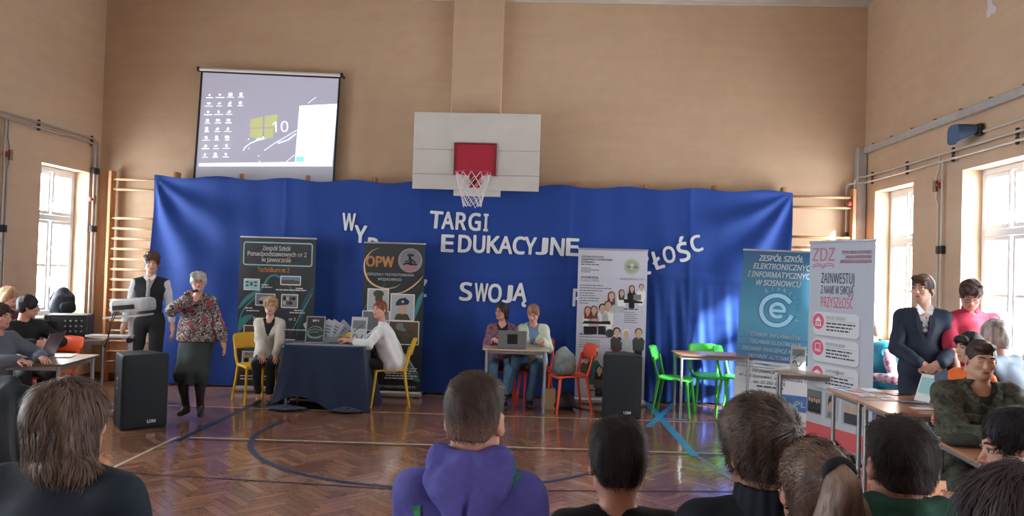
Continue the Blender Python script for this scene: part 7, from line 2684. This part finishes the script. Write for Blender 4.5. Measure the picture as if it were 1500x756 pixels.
# beret
p = atZ(1424, 652, .753)
D = SDF(); D.ell((0, 0, .035), (.115, .10, .04), k=.03); D.ell((.06, .02, .05), (.08, .08, .035), k=.03); D.ell((-.11, -.03, .02), (.06, .06, .02), k=.03); D.plane_cut((0, 0, .0), (0, 0, -1)); D.warp = wrinkle(.004, 30, 4)
o = D.build('beret', mat('olive_wool', srgb(56, 58, 52), .9, bump=.3, bscale=120), None, .006, (p.x, p.y, .7535)); tag(o, 'dark olive beret lying on the desk before the man in camouflage', 'beret')
# phone at the right edge
p = PU.matrix_world @ Vector(BU.grip[0]) if False else Matrix.Rotation(R(185), 3, 'Z') @ Vector(BU.grip[0]) + PU.location
t = thing('phone', 'smartphone with a lit screen low at the right edge', 'phone', p, R(0), rot=(R(60), R(0), R(-12)))
b = MB(); b.box((0, 0, 0), (.072, .15, .008), bev=.003); b.build('body', mat('phone_edge', srgb(190, 196, 204), .3, .6), t)
b = MB(); b.box((0, 0, .005), (.066, .14, .001)); b.build('screen', mat('phone_lit', srgb(150, 110, 90), .2, emit=srgb(190, 140, 110), estr=.35), t)

# amplifier rack and dark box on the side table
p = atY(101, 488, 8.62)
t = thing('amplifier_rack', 'black amplifier rack with small lights on the table by the left window', 'amplifier', (p.x, 8.62, .757), R(20))
b = MB(); b.box((0, 0, .14), (.44, .36, .27), bev=.012); b.build('cabinet', M_BLACKP, t)
b = MB(); b.box((.03, -.183, .15), (.34, .01, .2), bev=.003); b.build('front_panel', mat('panel_dark', srgb(50, 54, 60), .4), t)
b = MB()
for i in range(3):
    for j in range(4):
        b.lathe([(.012, 0), (.012, .012), (.001, .012)], 8, c=(.0 + .055 * j, -.188, .09 + .06 * i), M=Matrix.Rotation(PI / 2, 3, 'X'))
b.build('control_knob', mat('knob_grey', srgb(120, 124, 128), .4), t)['kind'] = 'stuff'
b = MB(); b.box((-.12, -.186, .13), (.08, .006, .14), bev=.002); b.build('display_window', M_BLACKP, t)
p = atY(60, 492, 8.42)
t = thing('monitor_box', 'black box with a dark hood left of the amplifier rack', 'equipment', (p.x, 8.38, .757), R(25))
b = MB(); b.box((0, 0, .11), (.24, .26, .22), bev=.01); b.build('case', mat('matte_black', srgb(20, 22, 30), .8), t)
b = MB(); b.box((0, -.132, .12), (.20, .006, .16), bev=.002); b.build('front_panel', M_BLACKP, t)
# backpack on the sill
p = atX(86, 458, XL - .02)
def bag(label, loc, deg, w, d, h_, m, strapm, seed=1, name='backpack'):
    D = SDF(); D.ell((0, 0, h_ * .45), (w / 2, d / 2, h_ * .48), k=.03); D.ell((0, 0, h_ * .22), (w / 2 * 1.05, d / 2 * 1.05, h_ * .24), k=.05); D.plane_cut((0, 0, .0), (0, 0, -1)); D.warp = wrinkle(.006, 25, seed)
    D.cap((0, .01, h_ * .5), (0, .01, h_ * .86), w * .36, w * .20, k=.05)
    root = D.build(name, m, None, .009, loc, (0, 0, R(deg)))
    P2_ = SDF(); P2_.ell((0, -d / 2 * .85, h_ * .3), (w * .36, d * .22, h_ * .24), k=.02); P2_.warp = wrinkle(.003, 30, seed + 1); P2_.build('front_pocket', m, root, .008)
    b = MB()
    for s_ in (-1, 1):
        b.tube([(s_ * w * .2, d * .35, h_ * .85), (s_ * w * .25, d * .62, h_ * .6), (s_ * w * .28, d * .55, h_ * .25), (s_ * w * .3, d * .4, .03)], .012, 6)
    b.tube([(-.03, .02, h_ * .9), (-.02, .02, h_ * .98), (.02, .02, h_ * .98), (.03, .02, h_ * .9)], .007, 6)
    b.build('strap', strapm, root); tag(root, label, 'bag'); return root
bag('dark navy backpack standing on the left window sill', (XL - .0, p.y + .05, .935), 70, .32, .22, .36, mat('backpack_navy', srgb(26, 32, 48), .7), M_BLACKP, 3)
bag('grey and white backpack on the orange chair beside the laptop desk', (.30, 9.22, .447), 25, .30, .20, .33, mat('backpack_grey', srgb(96, 106, 108), .75, col2=srgb(140, 148, 148), nscale=7), pW, 5)
bag('black bag on the floor under the orange chair', (.33, 9.42, .003), 10, .26, .18, .20, M_BLACKP, M_BLACKP, 7, 'handbag')
p = atZ(803, 597)
t = thing('paper_bag', 'brown paper bag on the floor by the desk leg', 'bag', (p.x + .02, 9.42, .0), R(5))
b = MB(); w, d, h_ = .12, .09, .25
for (c, s_) in (((0, -d / 2, h_ / 2), (w, .003, h_)), ((0, d / 2, h_ / 2), (w, .003, h_)), ((-w / 2, 0, h_ / 2), (.003, d, h_)), ((w / 2, 0, h_ / 2), (.003, d, h_)), ((0, 0, .003), (w, d, .004))):
    b.box(c, s_)
b.build('bag_body', mat('kraft', srgb(186, 160, 124), .8), t)
b = MB(); b.tube([(-.03, -d / 2, h_), (-.02, -d / 2, h_ + .05), (.02, -d / 2, h_ + .05), (.03, -d / 2, h_)], .003, 5); b.build('handle', mat('kraft', srgb(186, 160, 124), .8), t)

# seats of the people at the sides
place_chair('yellow', P11.location.x, P11.location.y + .04, -35, 'yellow plastic chair under the person in the teal waistcoat')
place_chair('red', P9.location.x + .02, P9.location.y, -72, 'red plastic chair under the girl in orange')
place_chair('red', P10.location.x, P10.location.y, -150, 'red plastic chair under the grey-haired person')
c13 = place_chair('red', P13.location.x, P13.location.y, 70, 'red plastic chair under the girl in grey, black coat over its back')
place_chair('orange', P14.location.x, P14.location.y, 60, 'orange plastic chair under the dark-haired boy behind the girl in grey')
place_chair('red', P15.location.x, P15.location.y, 80, 'red plastic chair under the blonde person at the left edge')
# black coat near the left edge, over the back of a chair
cx_, cy_ = atY(12, 600, 5.0).x, 5.0
place_chair('red', cx_, cy_ - .02, 150, 'red plastic chair at the left edge carrying the black coat')
D = SDF(); D.ell((0, .0, .78), (.20, .07, .12), k=.03); D.ell((0, -.02, .55), (.22, .10, .26), k=.08); D.ell((.02, -.02, .30), (.20, .09, .22), k=.08)
D.cap((-.19, 0, .8), (-.25, -.03, .35), .06, .05, k=.03); D.cap((.19, 0, .8), (.25, -.03, .35), .06, .05, k=.03); D.warp = wrinkle(.014, 18, 3, (1.6, 1, .3))
D.plane_cut((0, 0, .10), (0, 0, -1))
dr = R(-20)
o = D.build('coat', mat('black_coat', srgb(24, 28, 38), .8, bump=.2, bscale=60), None, .01, (cx_ + .14, cy_ - .26, .02), (0, 0, dr)); tag(o, 'black coat hanging over the back of a chair at the left edge', 'coat')
b = MB(); b.lathe([(.001, 0), (.012, 0), (.012, .004), (.001, .005)], 10, c=(.12, -.13, .42), M=Matrix.Rotation(PI / 2, 3, 'X')); b.build('coat_button', M_STEEL, o)
# bare patch of plaster high on the right wall
b = MB(); pts = []
for i in range(14):
    a = 2 * PI * i / 14; r_ = .5 + .2 * math.sin(3 * a + 1)
    pts.append((1451 + 9 * r_ * math.cos(a) * 1.4, 12 + 20 * r_ * math.sin(a) * 1.3))
vs = [atX(*q, XR - .003) for q in pts]; b.add(vs, [tuple(range(14))]); b.add([v + Vector((.002, 0, 0)) for v in vs], [tuple(range(14))[::-1]])
o = struct(b.build('plaster_patch', mat('bare_plaster', srgb(214, 204, 206), .8)))
